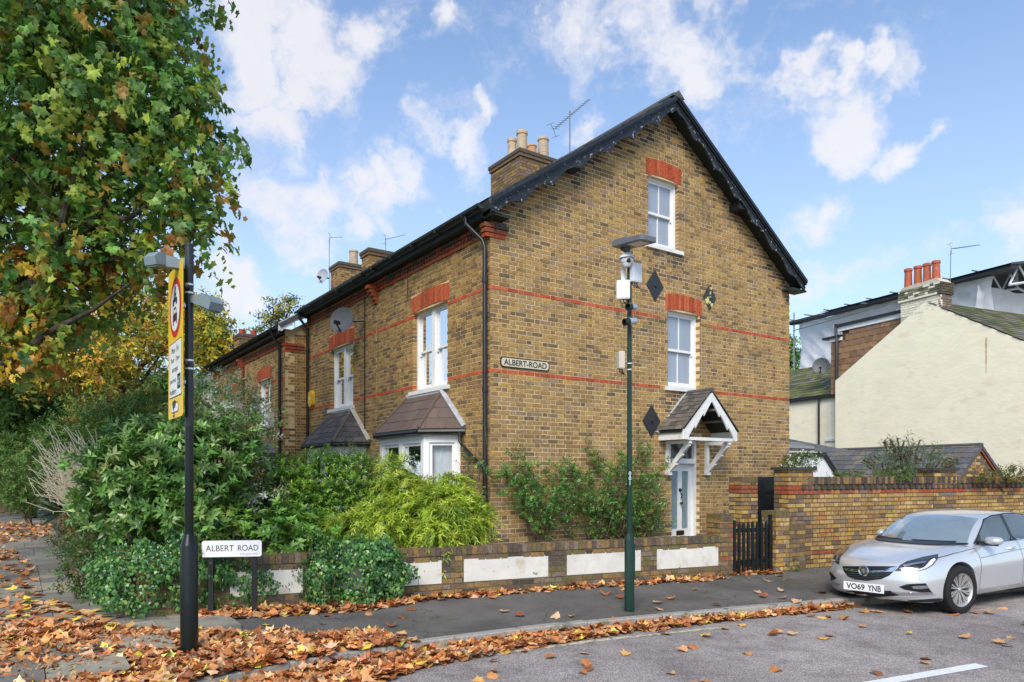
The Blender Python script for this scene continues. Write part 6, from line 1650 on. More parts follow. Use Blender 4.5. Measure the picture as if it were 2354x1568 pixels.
# mirrors
for sg in (1, -1):
    c = V3(0,0,0); m = MB(); seg = 14; rings = []
    def mp(x, y, z): return cw(1.62+x, .885+y, 1.035+z) if sg > 0 else cw(1.74-y*.95, -(.775+x*.9), 1.02+z)
    prof = [(-.075,.25),(-.055,.75),(-.015,.98),(.03,1.0),(.055,.94)]
    for (dx, k_) in prof:
        b0 = len(m.v); rings.append(b0)
        for q in range(seg):
            a = 2*math.pi*q/seg; yy = .115*k_*math.copysign(abs(math.cos(a))**.8, math.cos(a)); zz = .072*k_*math.copysign(abs(math.sin(a))**.8, math.sin(a)); m.v.append(tuple(mp(dx, yy+.02*zz, zz)))
    for a_, b_ in zip(rings, rings[1:]):
        for q in range(seg): l = (q+1) % seg; m.f.append((a_+q, a_+l, b_+l, b_+q)); m.c.append(0); m.sm.append(True)
    m.f.append(tuple(rings[0]+q for q in range(seg))); m.c.append(0); m.sm.append(True); m.f.append(tuple(rings[-1]+q for q in range(seg))); m.c.append(0); m.sm.append(False)
    MR = m.build('wing_mirror', M_silver, car); m = MB(); m.tube([cw(1.60, sg*.72, .985), mp(-.01,-.09,-.05)], [.035,.03], 8); m.tube([mp(-.06,-.09,-.062), mp(-.02,.08,-.062)], .014, 6); m.build('mirror_arm', M_cblk, MR)
patch('corner_trim', [(1.50,.985),(1.70,1.12),(1.68,.985)], M_cblk, car, off=.009, step=.05, ray=sray, mirror=True)
# wheels
def wheel(x, sg, steer=0):
    W = None; c = cw(x, sg*.755, .313); ax = (CNn*sg); ax = Matrix.Rotation(steer, 3, 'Z') @ ax; R_ = .313
    m = MB(); m.lathe(c, [(R_-.095,-.09),(R_-.03,-.105),(R_-.008,-.09),(R_,-.06),(R_,.06),(R_-.008,.09),(R_-.03,.103),(R_-.075,.105),(R_-.095,.092)], 48, ax)
    T = m.build('wheel', M_rub, car)
    m = MB(); r = R_-.092
    m.lathe(c, [(r,-.09),(r-.02,-.07),(r-.035,.0),(r-.02,.07),(r-.012,.082),(r+.002,.094),(r+.004,.085)], 48, ax)
    m.build('rim', M_alloy, T)
    m = MB(); m.lathe(c, [(r-.03,-.02),(0,-.02)], 24, ax); m.build('brake_disc', M_cblk, T)
    e1 = V3(0,0,1); e2 = ax.cross(e1).normalized(); m = MB()
    for k in range(10):
        for dd_ in (-.11, .11):
            a = 2*math.pi*k/10; d0 = (e1*math.cos(a)+e2*math.sin(a)); a1 = a+dd_; d1 = (e1*math.cos(a1)+e2*math.sin(a1)); t = d0.cross(ax)
            p0 = c+d0*.03+ax*.055; p1 = c+d1*(r-.012)+ax*.078; w0, w1 = .006, .010
            m.face([p0-t*w0, p0+t*w0, p1+t*w1, p1-t*w1]); m.face([p0-t*w0, p1-t*w1, p1-t*w1-ax*.03, p0-t*w0-ax*.03]); m.face([p0+t*w0, p1+t*w1, p1+t*w1-ax*.03, p0+t*w0-ax*.03])
    m.build('spokes', M_alloy, T)
    m = MB(); m.lathe(c, [(.034,.045),(.034,.062),(.026,.068),(0,.07)], 16, ax); m.build('hub_cap', M_alloy, T)
wheel(WX, 1, rad(-7)); wheel(WX, -1, rad(-7)); wheel(WX+2.66, 1); wheel(WX+2.66, -1)
m = MB(); m.box(CF, .35, 4.1, -.62, .62, .16, .24); m.build('underbody', M_cblk, car)
# ================================================================ VEGETATION
def nrm(a): return a/np.maximum(np.linalg.norm(a, axis=-1, keepdims=True), 1e-9)
T_OVAL = (np.array([(0,0,0),(-.20,.42,.06),(0,.45,0),(.20,.42,.06),(0,1,-.06)], float), [(0,3,2),(3,4,2),(0,2,1),(2,4,1)])
T_BAMBOO = (np.array([(0,0,0),(-.085,.35,.02),(.085,.35,.02),(0,1,-.12)], float), [(0,2,1),(2,3,1)])
T_NARROW = (np.array([(0,0,0),(-.065,.4,.02),(.065,.4,.02),(0,1,-.12)], float), [(0,2,1),(2,3,1)])
_pl1 = [(0,0),(.16,.10),(.42,.02),(.40,.26),(.62,.48),(.36,.50),(.24,.70),(0,1)]
_pl2 = [(0,0),(.18,.06),(.44,.04),(.50,.27),(.60,.46),(.47,.54),(.35,.72),(.12,.92),(0,1)]
def plane_template(bx, by, tw, ripple=.04, seed=0, soft=False):
    _pl = _pl2 if soft else _pl1
    rr = random.Random(seed); P = _pl+[(-x, y) for x, y in reversed(_pl[1:-1])]; V = [(0,.36,0)]
    for x, y in P: V.append((x, y, 0))
    V = np.array(V); x, y = V[:,0], V[:,1]-.4
    V[:,2] = bx*x*x*1.6+by*y*y*1.3+tw*x*y+np.array([rr.uniform(-ripple, ripple) for _ in V])
    n = len(P); return (V, [(0, 1+i, 1+(i+1) % n) for i in range(n)])
_pl1b = _pl1
_pl1 = [(0,0),(.40,.02),(.38,.26),(.62,.50),(.26,.60),(0,1)]
T_PLANE = plane_template(-.35, -.35, .1)
_pl1 = _pl1b
_iv = [(0,0),(.30,.02),(.40,.30),(.22,.50),(0,.92)]
def ivy_t(): P = _iv+[(-x, y) for x, y in reversed(_iv[1:-1])]; V = np.array([(0,.35,.05)]+[(x,y,0) for x,y in P]); n = len(P); return (V, [(0,1+i,1+(i+1)%n) for i in range(n)])
T_IVY = ivy_t()
def leafmat(name, trans=.3, rough=.42, spec=.45):
    return mk(name, attr=True, rough=rough, spec=spec, trans=trans)
M_leaf = leafmat('leaf'); M_leafgloss = leafmat('glossy_leaf', .3, .32, .6); M_leaf_far = leafmat('far_leaf', .3, .6, .3)
M_bark = mk('bark', (.045,.036,.026), rough=.95, var=.4, vscale=7, c2=(.10,.09,.065), c2t=(.5,.6), c2scale=5, bump=.5, bscale=25)
M_twig = mk('twig', (.12,.075,.045), rough=.9, var=.3, vscale=20)
def leaves(name, P, Tp, N, S, tmpl, C, mat, parent, kind='stuff'):
    tv, tf = tmpl; n = len(P); k = len(tv); Tp = nrm(Tp); X = nrm(np.cross(Tp, N)); Z = np.cross(X, Tp)
    S = np.asarray(S).reshape(-1,1,1)
    V = P[:,None,:]+S*(tv[None,:,0:1]*X[:,None,:]+tv[None,:,1:2]*Tp[:,None,:]+tv[None,:,2:3]*Z[:,None,:])
    V = V.reshape(-1,3); f = np.array(tf); Fc = (f[None]+(np.arange(n)*k)[:,None,None]).reshape(-1,3)
    me = bpy.data.meshes.new(name); me.vertices.add(len(V)); me.vertices.foreach_set('co', V.astype(np.float32).ravel())
    me.loops.add(Fc.size); me.loops.foreach_set('vertex_index', Fc.astype(np.int32).ravel()); me.polygons.add(len(Fc))
    me.polygons.foreach_set('loop_start', np.arange(0, Fc.size, 3, dtype=np.int32)); me.update(calc_edges=True)
    cs = np.repeat(C, len(tf), axis=0); set_cols(me, cs); me.materials.append(mat); me.polygons.foreach_set('use_smooth', np.ones(len(Fc), bool))
    o = bpy.data.objects.new(name, me); link(o, parent)
    if kind: o['kind'] = kind
    return o
def pick_col(n, pal, wts=None, jit=.25):
    pal = np.array(pal); wts = None if wts is None else np.array(wts)/np.sum(wts)
    i = NR.choice(len(pal), n, p=wts); return np.clip(pal[i]*NR.uniform(1-jit, 1+jit, (n,1))*NR.uniform(.93,1.07,(n,3)), 0, 1)
def blob_points(blobs, n, shell=.35, lump=.16, ymin=None):
    """points in the outer part of a union of lumpy ellipsoids, with outward directions"""
    w = np.array([b[1][0]*b[1][1]+b[1][1]*b[1][2]+b[1][0]*b[1][2] for b in blobs]); w = w/w.sum()
    P = []; D = []; tot = 0
    while tot < n:
        i = NR.choice(len(blobs), n, p=w); d = nrm(NR.normal(size=(n,3))); C_ = np.array([blobs[j][0] for j in i]); Rr = np.array([blobs[j][1] for j in i])
        lum = 1+lump*(np.sin(d[:,0]*5+i)+np.sin(d[:,1]*6+2*i)+np.sin(d[:,2]*7+i*.7))/1.5
        r = lum*(1-shell*NR.uniform(0,1,n)**1.5)
        p = C_+d*Rr*r[:,None]; ok = np.ones(n, bool)
        for (c, rr) in blobs:
            q = np.linalg.norm((p-np.array(c))/np.array(rr), axis=1); ok &= ~(q < (1-shell)*.85)
        if ymin is not None: ok &= p[:,2] > ymin
        P.append(p[ok]); D.append(nrm(d/Rr)[ok]); tot += ok.sum()
        if len(P) > 60: break
    return np.concatenate(P)[:n], np.concatenate(D)[:n]
def sprigs(name, P, D, L, k, size, tmpl, pal, wts, mat, parent, ang=62, droop=0.0, up=.35, spread=.35, jit=.25, sizejit=.3, whorl=False, cvar=.3):
    m = len(P); D = nrm(D+np.array([0,0,up])+NR.normal(size=(m,3))*spread)
    a = np.where(np.abs(D[:,2:3]) < .9, np.array([[0,0,1.]]), np.array([[1.,0,0]])); E1 = nrm(np.cross(D, a)); E2 = np.cross(D, E1)
    i = np.arange(k); t = (i+.5)/k if not whorl else .6+.4*(i+.5)/k
    phi = i*2.39996+NR.uniform(0, 6.28, (m,1))
    Ls = L*NR.uniform(.6,1.3,(m,1)); pos = P[:,None,:]+D[:,None,:]*(Ls*t)[:,:,None]; pos[:,:,2] -= droop*(Ls*t**2)
    al = rad(ang)*NR.uniform(.75,1.2,(m,k)); side = np.cos(phi)[:,:,None]*E1[:,None,:]+np.sin(phi)[:,:,None]*E2[:,None,:]
    T = np.cos(al)[:,:,None]*D[:,None,:]+np.sin(al)[:,:,None]*side; T[:,:,2] -= droop*.9
    N = D[:,None,:]+np.array([0,0,.35])+NR.normal(size=(m,k,3))*.22
    C = pick_col(m, pal, wts, cvar)[:,None,:]*NR.uniform(1-jit,1+jit,(m,k,1))
    S = size*NR.uniform(1-sizejit,1+sizejit,(m,k))
    return leaves(name, pos.reshape(-1,3), T.reshape(-1,3), N.reshape(-1,3), S.ravel(), tmpl, np.clip(C.reshape(-1,3),0,1), mat, parent)
def pb_(u, v, Y, r, sq=(1,1,1)):
    p = PT(u, v, Y); k = Y/F*r; return (tuple(p), (k*sq[0], k*sq[1], k*sq[2]))
def stems(name, parent, segs, mat=None):
    m = MB()
    for pts, r in segs: m.tube(pts, r, 6, cap=False)
    o = m.build(name, mat or M_twig, parent, auto=False); return o
def wobble(a, b, n=6, amp=.1, rr=R):
    a, b = Vector(a), Vector(b); L = (b-a).length; out = []
    for i in range(n+1):
        t = i/n; p = a.lerp(b, t)
        if 0 < i < n: p += Vector((rr.uniform(-1,1), rr.uniform(-1,1), rr.uniform(-1,1)))*amp*L/3
        out.append(p)
    return out
def plant(name, lab, cat, base, group=None): return thing(name, lab, cat, tuple(base), group)
def taper(n, a, b): return [a+(b-a)*i/(n-1) for i in range(n)]

# --- big plane tree, upper left
pt = plant('plane_tree', 'large plane tree with turning leaves overhanging from the upper left', 'tree', (-8.4, 9.8, ZW))
blobs = [pb_(120,90,9.3,330),(pb_(330,300,9.2,205)),pb_(90,420,9.6,300),pb_(330,110,9.6,145),pb_(440,420,9.0,92),pb_(420,530,8.9,85),pb_(60,640,9.4,150),pb_(240,560,9.3,120),pb_(370,600,8.9,62),
         pb_(60,-320,9.6,420),pb_(300,-200,9.8,230),pb_(-350,250,10,420),pb_(-300,-250,10.5,420),pb_(425,260,9.4,88),pb_(370,60,9.8,55),pb_(160,700,9.5,75),pb_(20,760,9.6,95),pb_(150,745,8.9,45),pb_(60,800,8.9,50)]
m_ = 9000
P, D = blob_points(blobs, m_, shell=.95, lump=.13)
GREENS = [(.15,.31,.06),(.22,.38,.08),(.10,.23,.06),(.36,.44,.07),(.20,.34,.10)]
u_ = P[:,0]/P[:,1]*F+1177; v_ = 1090-(P[:,2]-CAMZ)/P[:,1]*F
low = np.clip((v_-280)/430, 0, 1)*NR.uniform(.35,1.3,m_)+NR.uniform(-.2,.2,m_)
for nm, sel, pal, w_ in (('crown', low < .55, GREENS+[(.42,.28,.05)], [4,4,3,4,3,1.3]), ('turning_leaves', (low >= .55) & (low < .85), GREENS+[(.46,.30,.045),(.32,.14,.035)], [2,2,2,3,1,3,2.2]), ('autumn_leaves', low >= .85, [(.56,.29,.04),(.42,.17,.035),(.66,.46,.05),(.32,.34,.06),(.18,.26,.05)], [3,1.5,3,3,3])):
    sprigs(nm, P[sel], D[sel], .30, 8, .090 if nm == 'crown' else .098, T_PLANE, pal, w_, leafmat('plane_leaf', .45, .42, .4), pt, ang=75, droop=.55, up=.0, spread=.9, cvar=.35, jit=.3)
tips = []
o_ = Vector((-8.3, 9.8, 3.4))
segs = [([(-8.4,9.8,ZW-.1),(-8.35,9.8,1.6),(-8.25,9.8,3.4),(-8.1,9.9,5.5),(-7.4,10.1,8.5)], [.34,.28,.25,.2,.1])]
m = MB(); m.tube(segs[0][0], segs[0][1], 12); m.build('trunk', M_bark, pt)
br = [([o_, PT(40,690,9.3), PT(120,610,9.2), PT(205,520,9.2), PT(262,430,9.3), PT(330,330,9.2), PT(380,200,9.3)], [.13,.11,.09,.07,.05,.03,.012]),
      ([o_+V3(0,0,-.5), PT(-60,900,9.0), PT(40,815,9.0), PT(130,755,8.9), PT(215,712,8.9), PT(300,650,8.8)], [.10,.07,.05,.04,.025,.01]),
      ([PT(120,610,9.2), PT(150,480,9.0), PT(200,330,9.0), PT(230,150,9.1)], [.06,.05,.03,.015]),
      ([PT(205,520,9.2), PT(300,500,9.0), PT(400,430,8.9), PT(480,400,8.9)], [.045,.03,.02,.008]),
      ([PT(120,610,9.2), PT(250,600,9.1), PT(360,570,8.9), PT(470,560,8.8)], [.045,.03,.018,.007]),
      ([PT(262,430,9.3), PT(350,300,9.2), PT(450,230,9.1), PT(520,200,9.2)], [.03,.025,.015,.006]),
      ([o_+V3(.2,0,1.2), PT(0,480,9.5), PT(60,300,9.4), PT(90,100,9.4), PT(140,-100,9.5)], [.12,.10,.08,.06,.04]),
      ([PT(60,300,9.4), PT(180,200,9.4), PT(300,60,9.4)], [.05,.03,.012])]
for pts, r in br: m = MB(); m.tube(pts, r, 8); m.build('branch', M_bark, pt)
sg = []
for j in range(170):
    q = NR.randint(len(P)); b = br[NR.randint(len(br))][0]; c = min((Vector(x) for bb in br for x in bb[0]), key=lambda x: (x-Vector(P[q])).length)
    sg.append((wobble(c, P[q], 4, .25), taper(5, .014, .004)))
stems('twigs', pt, sg)['kind'] = 'stuff'

def bush(name, lab, cat, blobs, m, L, k, size, tmpl, pal, wts=None, mat=None, stem_n=8, group=None, zmin=.22, base=None, leafname='foliage', shell=.4, lump=.16, core=None, **kw):
    c = blobs[0][0]; b = base or (c[0], c[1], ZW); t = plant(name, lab, cat, b, group)
    P, D = blob_points(blobs, m, shell=shell, lump=lump, ymin=zmin)
    sprigs(leafname, P, D, L, k, size, tmpl, pal, wts, mat or M_leaf, t, **kw)
    if core:
        P2, D2_ = blob_points([(c, tuple(x*.78 for x in r)) for c, r in blobs], int(m*core), shell=.5, lump=.1, ymin=zmin)
        sprigs('inner_leaves', P2, D2_, L, k, size*1.3, tmpl, pal, wts, mat or M_leaf, t, **kw)
    sg = []
    for j in range(stem_n):
        q = P[NR.randint(len(P))]; sg.append((wobble((b[0]+R.uniform(-.15,.15), b[1]+R.uniform(-.15,.15), b[2]), q, 6, .15), taper(7, .02, .005)))
    if sg: stems('stems', t, sg)['kind'] = 'stuff'
    return t, P, D
LAUR = [(.12,.25,.05),(.17,.33,.07),(.27,.43,.12),(.08,.17,.04),(.40,.50,.18)]
bush('laurel_bush', 'large dark green laurel-like bush spreading behind the ivy corner', 'bush',
     [pb_(310,1110,10.0,125,(1,1,1)),pb_(440,1070,10.0,120),pb_(245,1185,10.2,68),pb_(380,1190,9.6,80),pb_(510,1050,10.3,85),pb_(470,1170,9.8,75),pb_(350,1035,10.4,80),pb_(300,1070,10.5,65)],
     1150, .14, 10, .115, T_OVAL, LAUR, [4,4,2,3,1], M_leafgloss, 14, ang=58, up=.5, droop=.12, core=.35, spread=.4)
bush('silver_shrub', 'tall wispy shrub with small silvery leaves against the far houses', 'shrub',
     [pb_(500,965,10.6,62,(1,1,.9)),pb_(470,915,10.8,50),pb_(440,960,10.4,45),pb_(575,930,11.2,40),pb_(560,1000,11,50),pb_(520,880,11,28),pb_(600,985,11,38),pb_(560,1075,10.8,55),pb_(590,1130,10.6,50)],
     760, .22, 10, .072, T_OVAL, [(.56,.58,.36),(.32,.42,.16),(.80,.80,.62),(.20,.32,.08),(.50,.22,.08)], [3,4,2.4,4,.3], M_leaf, 22, shell=.95, ang=65, up=.25, droop=.0, spread=.6, base=(-4.5,10.9,ZW))
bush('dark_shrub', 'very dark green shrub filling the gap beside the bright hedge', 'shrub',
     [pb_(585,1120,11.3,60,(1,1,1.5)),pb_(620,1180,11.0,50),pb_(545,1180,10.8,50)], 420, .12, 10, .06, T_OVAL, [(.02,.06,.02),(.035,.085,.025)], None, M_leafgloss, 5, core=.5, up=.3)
bush('hedge', 'bright green privet hedge in front of the slate bay roof', 'hedge',
     [pb_(655,1118,11.3,72,(1,.8,.95)),pb_(735,1108,11.3,72,(1,.8,.95)),pb_(812,1110,11.4,64,(1,.8,1)),pb_(700,1185,11.2,74),pb_(780,1190,11.4,70),pb_(625,1100,12.4,45),pb_(845,1160,11.8,52)],
     3000, .09, 9, .048, T_OVAL, [(.15,.31,.025),(.21,.38,.035),(.09,.21,.02),(.29,.45,.05),(.34,.19,.05)], [4,3,4,1.2,.12], M_leafgloss, 6, shell=.3, lump=.07, up=.5, core=.35)
bush('feathery_shrub', 'dull green feathery shrub top between the hedge and the white bay', 'shrub',
     [pb_(835,1085,11.9,48,(1.1,.8,.8)),pb_(800,1075,12.2,38)], 260, .18, 14, .06, T_NARROW, [(.13,.19,.06),(.19,.24,.10)], None, M_leaf, 4, ang=40, up=.6)
bush('rhododendron', 'small bright green whorled rhododendron behind the street name sign', 'shrub',
     [pb_(665,1235,9.55,58,(1,.8,.8)),pb_(630,1245,9.5,40),pb_(720,1225,9.7,45),pb_(650,1200,9.7,35),pb_(560,1215,9.8,38),pb_(500,1205,9.9,45)],
     210, .10, 10, .105, T_OVAL, [(.13,.28,.045),(.20,.38,.06),(.27,.45,.10)], [3,3,1], M_leafgloss, 6, whorl=True, ang=72, up=1.0, spread=.35, shell=.5)
bush('fern_clump', 'light green fern fronds behind the wide post base', 'plant', [pb_(510,1195,9.7,36,(1.2,.8,.9)),pb_(470,1215,9.6,26)], 60, .28, 26, .05, T_NARROW, [(.18,.30,.04),(.26,.38,.07)], None, M_leaf, 0, ang=80, up=.3, droop=.5)
bush('bamboo', 'yellow green weeping bamboo-like shrub in front of the white bay window', 'shrub',
     [pb_(1000,1172,10.3,80,(1.15,.9,.80)),pb_(880,1200,10.1,75,(1.1,.9,.66)),pb_(1062,1195,10.4,52),pb_(935,1140,10.4,48),pb_(1035,1135,10.5,40),pb_(905,1085,10.5,24,(1,1,1.6)),pb_(810,1215,10.0,48,(1,1,.7)),pb_(1010,1225,10.0,50),pb_(1095,1180,10.5,26)],
     2300, .24, 17, .085, T_BAMBOO, [(.38,.50,.045),(.48,.60,.06),(.26,.38,.035),(.14,.23,.025),(.60,.66,.12)], [4,3,3,1.4,.8], M_leaf, 26, core=.35, ang=38, up=.25, droop=.75, spread=.5, shell=.55, base=(-1.5,10.4,ZW))
# ivy
IVY = [(.06,.18,.05),(.09,.25,.06),(.15,.33,.08),(.32,.46,.10),(.035,.11,.035)]
def ivy_mass(lab, blobs, n, base, **kw):
    t = plant('ivy', lab, 'ivy', base); P, D = blob_points(blobs, n, shell=.35, lump=.30, ymin=ZP+.02)
    T = nrm(np.array([0,0,-1.])+NR.normal(size=(n,3))*.45); N = nrm(D*1.2+np.array([0,0,.35])+NR.normal(size=(n,3))*.35)
    C = pick_col(n, IVY, [3,4,3,1.2,2], .3); leaves('foliage', P-D*.02, T, N, NR.uniform(.028,.060,n), T_IVY, C, M_leafgloss, t)
    sg = []
    for j in range(14): q = Vector(P[NR.randint(n)]); sg.append((wobble(q, q+V3(R.uniform(-.1,.1), -.03, -R.uniform(.15,.4)), 4, .2), taper(5,.005,.003)))
    stems('stems', t, sg)['kind'] = 'stuff'; return t
ivb = []
for s, z, rx, rz in ((-3.75,.40,.42,.36),(-3.25,.42,.5,.42),(-2.75,.36,.42,.36),(-2.42,.28,.28,.26),(-3.5,.62,.45,.22),(-3.0,.60,.35,.22)): p = wl(s, .02 if s < -3.1 else .12); ivb.append(((p.x, p.y, ZW+z), (rx, .22, rz)))
for v in (.25,.8,1.4): p = SSF.p(v, 0, .04); ivb.append(((p.x, p.y, ZW+.40), (.28, .42, .34)))
ivy_mass('broad glossy ivy covering the corner of the low wall behind the post', ivb, 12500, (WCORN.x, WCORN.y, ZW))
ivb = []
for s, z, rx, rz in ((-1.32,.35,.42,.40),(-1.72,.38,.30,.36),(-.92,.36,.36,.36),(-1.27,.62,.42,.18)): p = wl(s, -.08); ivb.append(((p.x, p.y, ZW+z), (rx, .22, rz)))
ivy_mass('round ivy clump hanging over the middle of the panelled wall', ivb, 8500, tuple(wl(-1.5)))
bush('low_shrub', 'straggly small-leaved shrub on the side wall by the flagstones', 'shrub',
     [pb_(180,1280,9.3,42),pb_(170,1240,10.4,40),pb_(215,1255,9.6,50),pb_(165,1325,8.9,30)], 420, .14, 9, .05, T_OVAL, [(.05,.10,.025),(.08,.15,.03),(.17,.19,.07),(.22,.19,.10)], [3,3,1,.7], M_leaf, 8, shell=.7)
# dry pale twiggy bush
db = plant('dry_bush', 'pale dry twiggy bush leaning over the side-street path', 'bush', tuple(PT(225,1090,12.3).xy)+(ZW,)); sg = []; c0 = Vector((db.location.x+.35, db.location.y, .95))
for j in range(480):
    a = R.uniform(-1,1); tip = PT(R.gauss(165,36), R.gauss(1075,36), 12.3+a*.6); sg.append((wobble(c0+V3(R.uniform(-.2,.2),R.uniform(-.2,.2),R.uniform(-.3,.2)), tip, 5, .22), taper(6,.012,.004)))
stems('twigs', db, sg, mk('straw_twig', (.90,.80,.58), rough=.9))['kind'] = 'stuff'
P = np.array([s[0][-1] for s in sg]+[s[0][-2] for s in sg]); n = len(P); leaves('seed_heads', P, NR.normal(size=(n,3)), NR.normal(size=(n,3)), NR.uniform(.03,.08,n), T_OVAL, pick_col(n,[(.80,.68,.46),(.60,.48,.28)]), M_leaf, db)
sp_ = plant('spiky_plant', 'small spiky leaved plant beside the red brick front wall', 'plant', tuple(PT(150,1180,13.0).xy)+(ZW,)); n = 60
c = np.array(PT(150,1175,13.0)); Dv = nrm(NR.normal(size=(n,3))+np.array([0,0,.9])); leaves('foliage', np.repeat(c[None],n,0), Dv, NR.normal(size=(n,3)), NR.uniform(.35,.55,n), T_NARROW, pick_col(n,[(.05,.10,.03),(.09,.14,.05)]), M_leafgloss, sp_)
for (lab, bl, n, sz, pal, wt) in (
    ('mid green hedge mass along the side-street gardens', [pb_(75,1110,22,70),pb_(110,1060,21,60),pb_(160,1010,19,70),pb_(60,1040,24,60),pb_(230,1000,17,60),pb_(300,985,16,60),pb_(180,1075,16,55)], 1500, .10, [(.08,.17,.035),(.13,.24,.05),(.20,.26,.07)], [4,3,1]),
    ('yellowing bushy shrub above the dry twigs', [pb_(250,965,18,55),pb_(330,945,17,52),pb_(390,965,15,42),pb_(200,970,19,45)], 900, .09, [(.13,.20,.04),(.24,.28,.06),(.42,.34,.06),(.45,.20,.05)], [4,3,1,.4]),
    ('white leaved shrub in front of the distant black gable', [pb_(375,985,16,32),pb_(355,1010,15,30)], 260, .07, [(.40,.42,.36),(.12,.17,.08)], [2,2])):
    bush('garden_shrub', lab, 'shrub', bl, n, .2, 9, sz, T_OVAL, pal, wt, M_leaf_far, 4, shell=.5, core=.3, base=(bl[0][0][0], bl[0][0][1], 0))
# trees behind
def tree(lab, blobs, m, size, pal, wts, base, r=.3, name='tree', shell=.8, L=.8, k=9, tm=T_OVAL):
    t = plant(name, lab, 'tree', base); P, D = blob_points(blobs, m, shell=shell, lump=.18)
    sprigs('crown', P, D, L, k, size, tm, pal, wts, M_leaf_far, t, ang=70, up=.1, droop=.2, spread=.7, cvar=.4)
    c = Vector(blobs[0][0]); m_ = MB(); m_.tube([Vector(base), Vector(base).lerp(c, .5)+V3(.1,.1,0), c], [r, r*.7, r*.3], 10); m_.build('trunk', M_bark, t)
    for j in range(7):
        q = Vector(P[NR.randint(len(P))]); m_ = MB(); m_.tube(wobble(Vector(base).lerp(c, R.uniform(.4,.9)), q, 5, .12), taper(6, r*.35, r*.06), 6); m_.build('branch', M_bark, t)
    return t
def gb(u, Y): p = PT(u, 1090, Y); return (p.x, p.y, 0)
DG = [(.06,.16,.03),(.10,.22,.045),(.16,.29,.06),(.25,.33,.08)]
tree('tall dark green tree filling the middle left background', [pb_(230,930,30,90),pb_(330,905,31,70),pb_(160,970,29,85),pb_(300,965,30,80),pb_(400,920,32,50),pb_(425,880,33,34),pb_(230,1000,28,70)], 1700, .27, DG, [4,4,3,1], gb(240,30))
tree('green tree with slim dark trunk at the far left edge', [pb_(40,900,26,120),pb_(60,1010,26,90),pb_(-60,960,26,120),pb_(20,1080,25,60)], 1500, .25, [(.06,.14,.03),(.10,.20,.045),(.16,.25,.055),(.05,.11,.03)], [3,4,3,2], gb(70,26), .22)
tree('golden yellow tree behind the lantern post', [pb_(470,760,40,62),pb_(500,800,40,45),pb_(440,790,40,48),pb_(410,740,41,55),pb_(520,840,40,28),pb_(455,710,40,35)], 1100, .30, [(.50,.43,.04),(.64,.52,.05),(.26,.32,.05),(.16,.25,.05),(.72,.50,.05)], [3,3,3,2,1], gb(470,40))
tree('orange and green tree beyond the overhanging branches', [pb_(290,775,24,82),pb_(190,810,24,80),pb_(370,735,25,60),pb_(90,800,23,85),pb_(270,700,25,60),pb_(0,790,23,85),pb_(400,790,25,45),pb_(240,850,23,55)], 2300, .17, [(.55,.27,.04),(.66,.44,.05),(.36,.40,.06),(.20,.28,.05),(.74,.56,.06)], [3,3,4,3,2], gb(230,24.5))
tree('sparse yellow treetop showing above the far roof', [pb_(640,715,48,22,(1,1,1.2)),pb_(668,700,48,16),pb_(620,735,48,18),pb_(585,755,48,14)], 130, .26, [(.30,.26,.04),(.16,.18,.04)], None, gb(640,48), .2, shell=.95)
tree('green tree sliver behind the scaffold sheeting', [pb_(1816,820,44,16,(1,1,2.4)),pb_(1810,870,44,18)], 160, .26, DG, None, gb(1815,44), .2)
tree('dark leafy tree closing the end of the side street', [pb_(20,1010,46,90),pb_(120,1030,48,90),pb_(220,1040,46,80),pb_(-90,1000,46,110),pb_(60,930,50,90)], 1300, .42, DG, None, gb(60,47))
# wall at the end of the path
ew = thing('far_wall', 'distant grey-brown brick wall at the end of the flagged path', 'wall', gb(20,30)); mbx = MB(); f = Fr(PT(-60,1090,29)*1, (1,.1,0), (0,0,1), (.1,-1,0)); f.O.z = 0
pc = Pieces(); brickwork(pc, f, (0, 2.15), .05, 1.35, (), weathered, depth=.1); mbx.box(f, 0, 2.15, 0, 1.36, -.3, -.006); mbx.build('wall_core', M_mortar_dk, ew); pc.emit(ew, 'brick', M_brick, STOCK, 60)

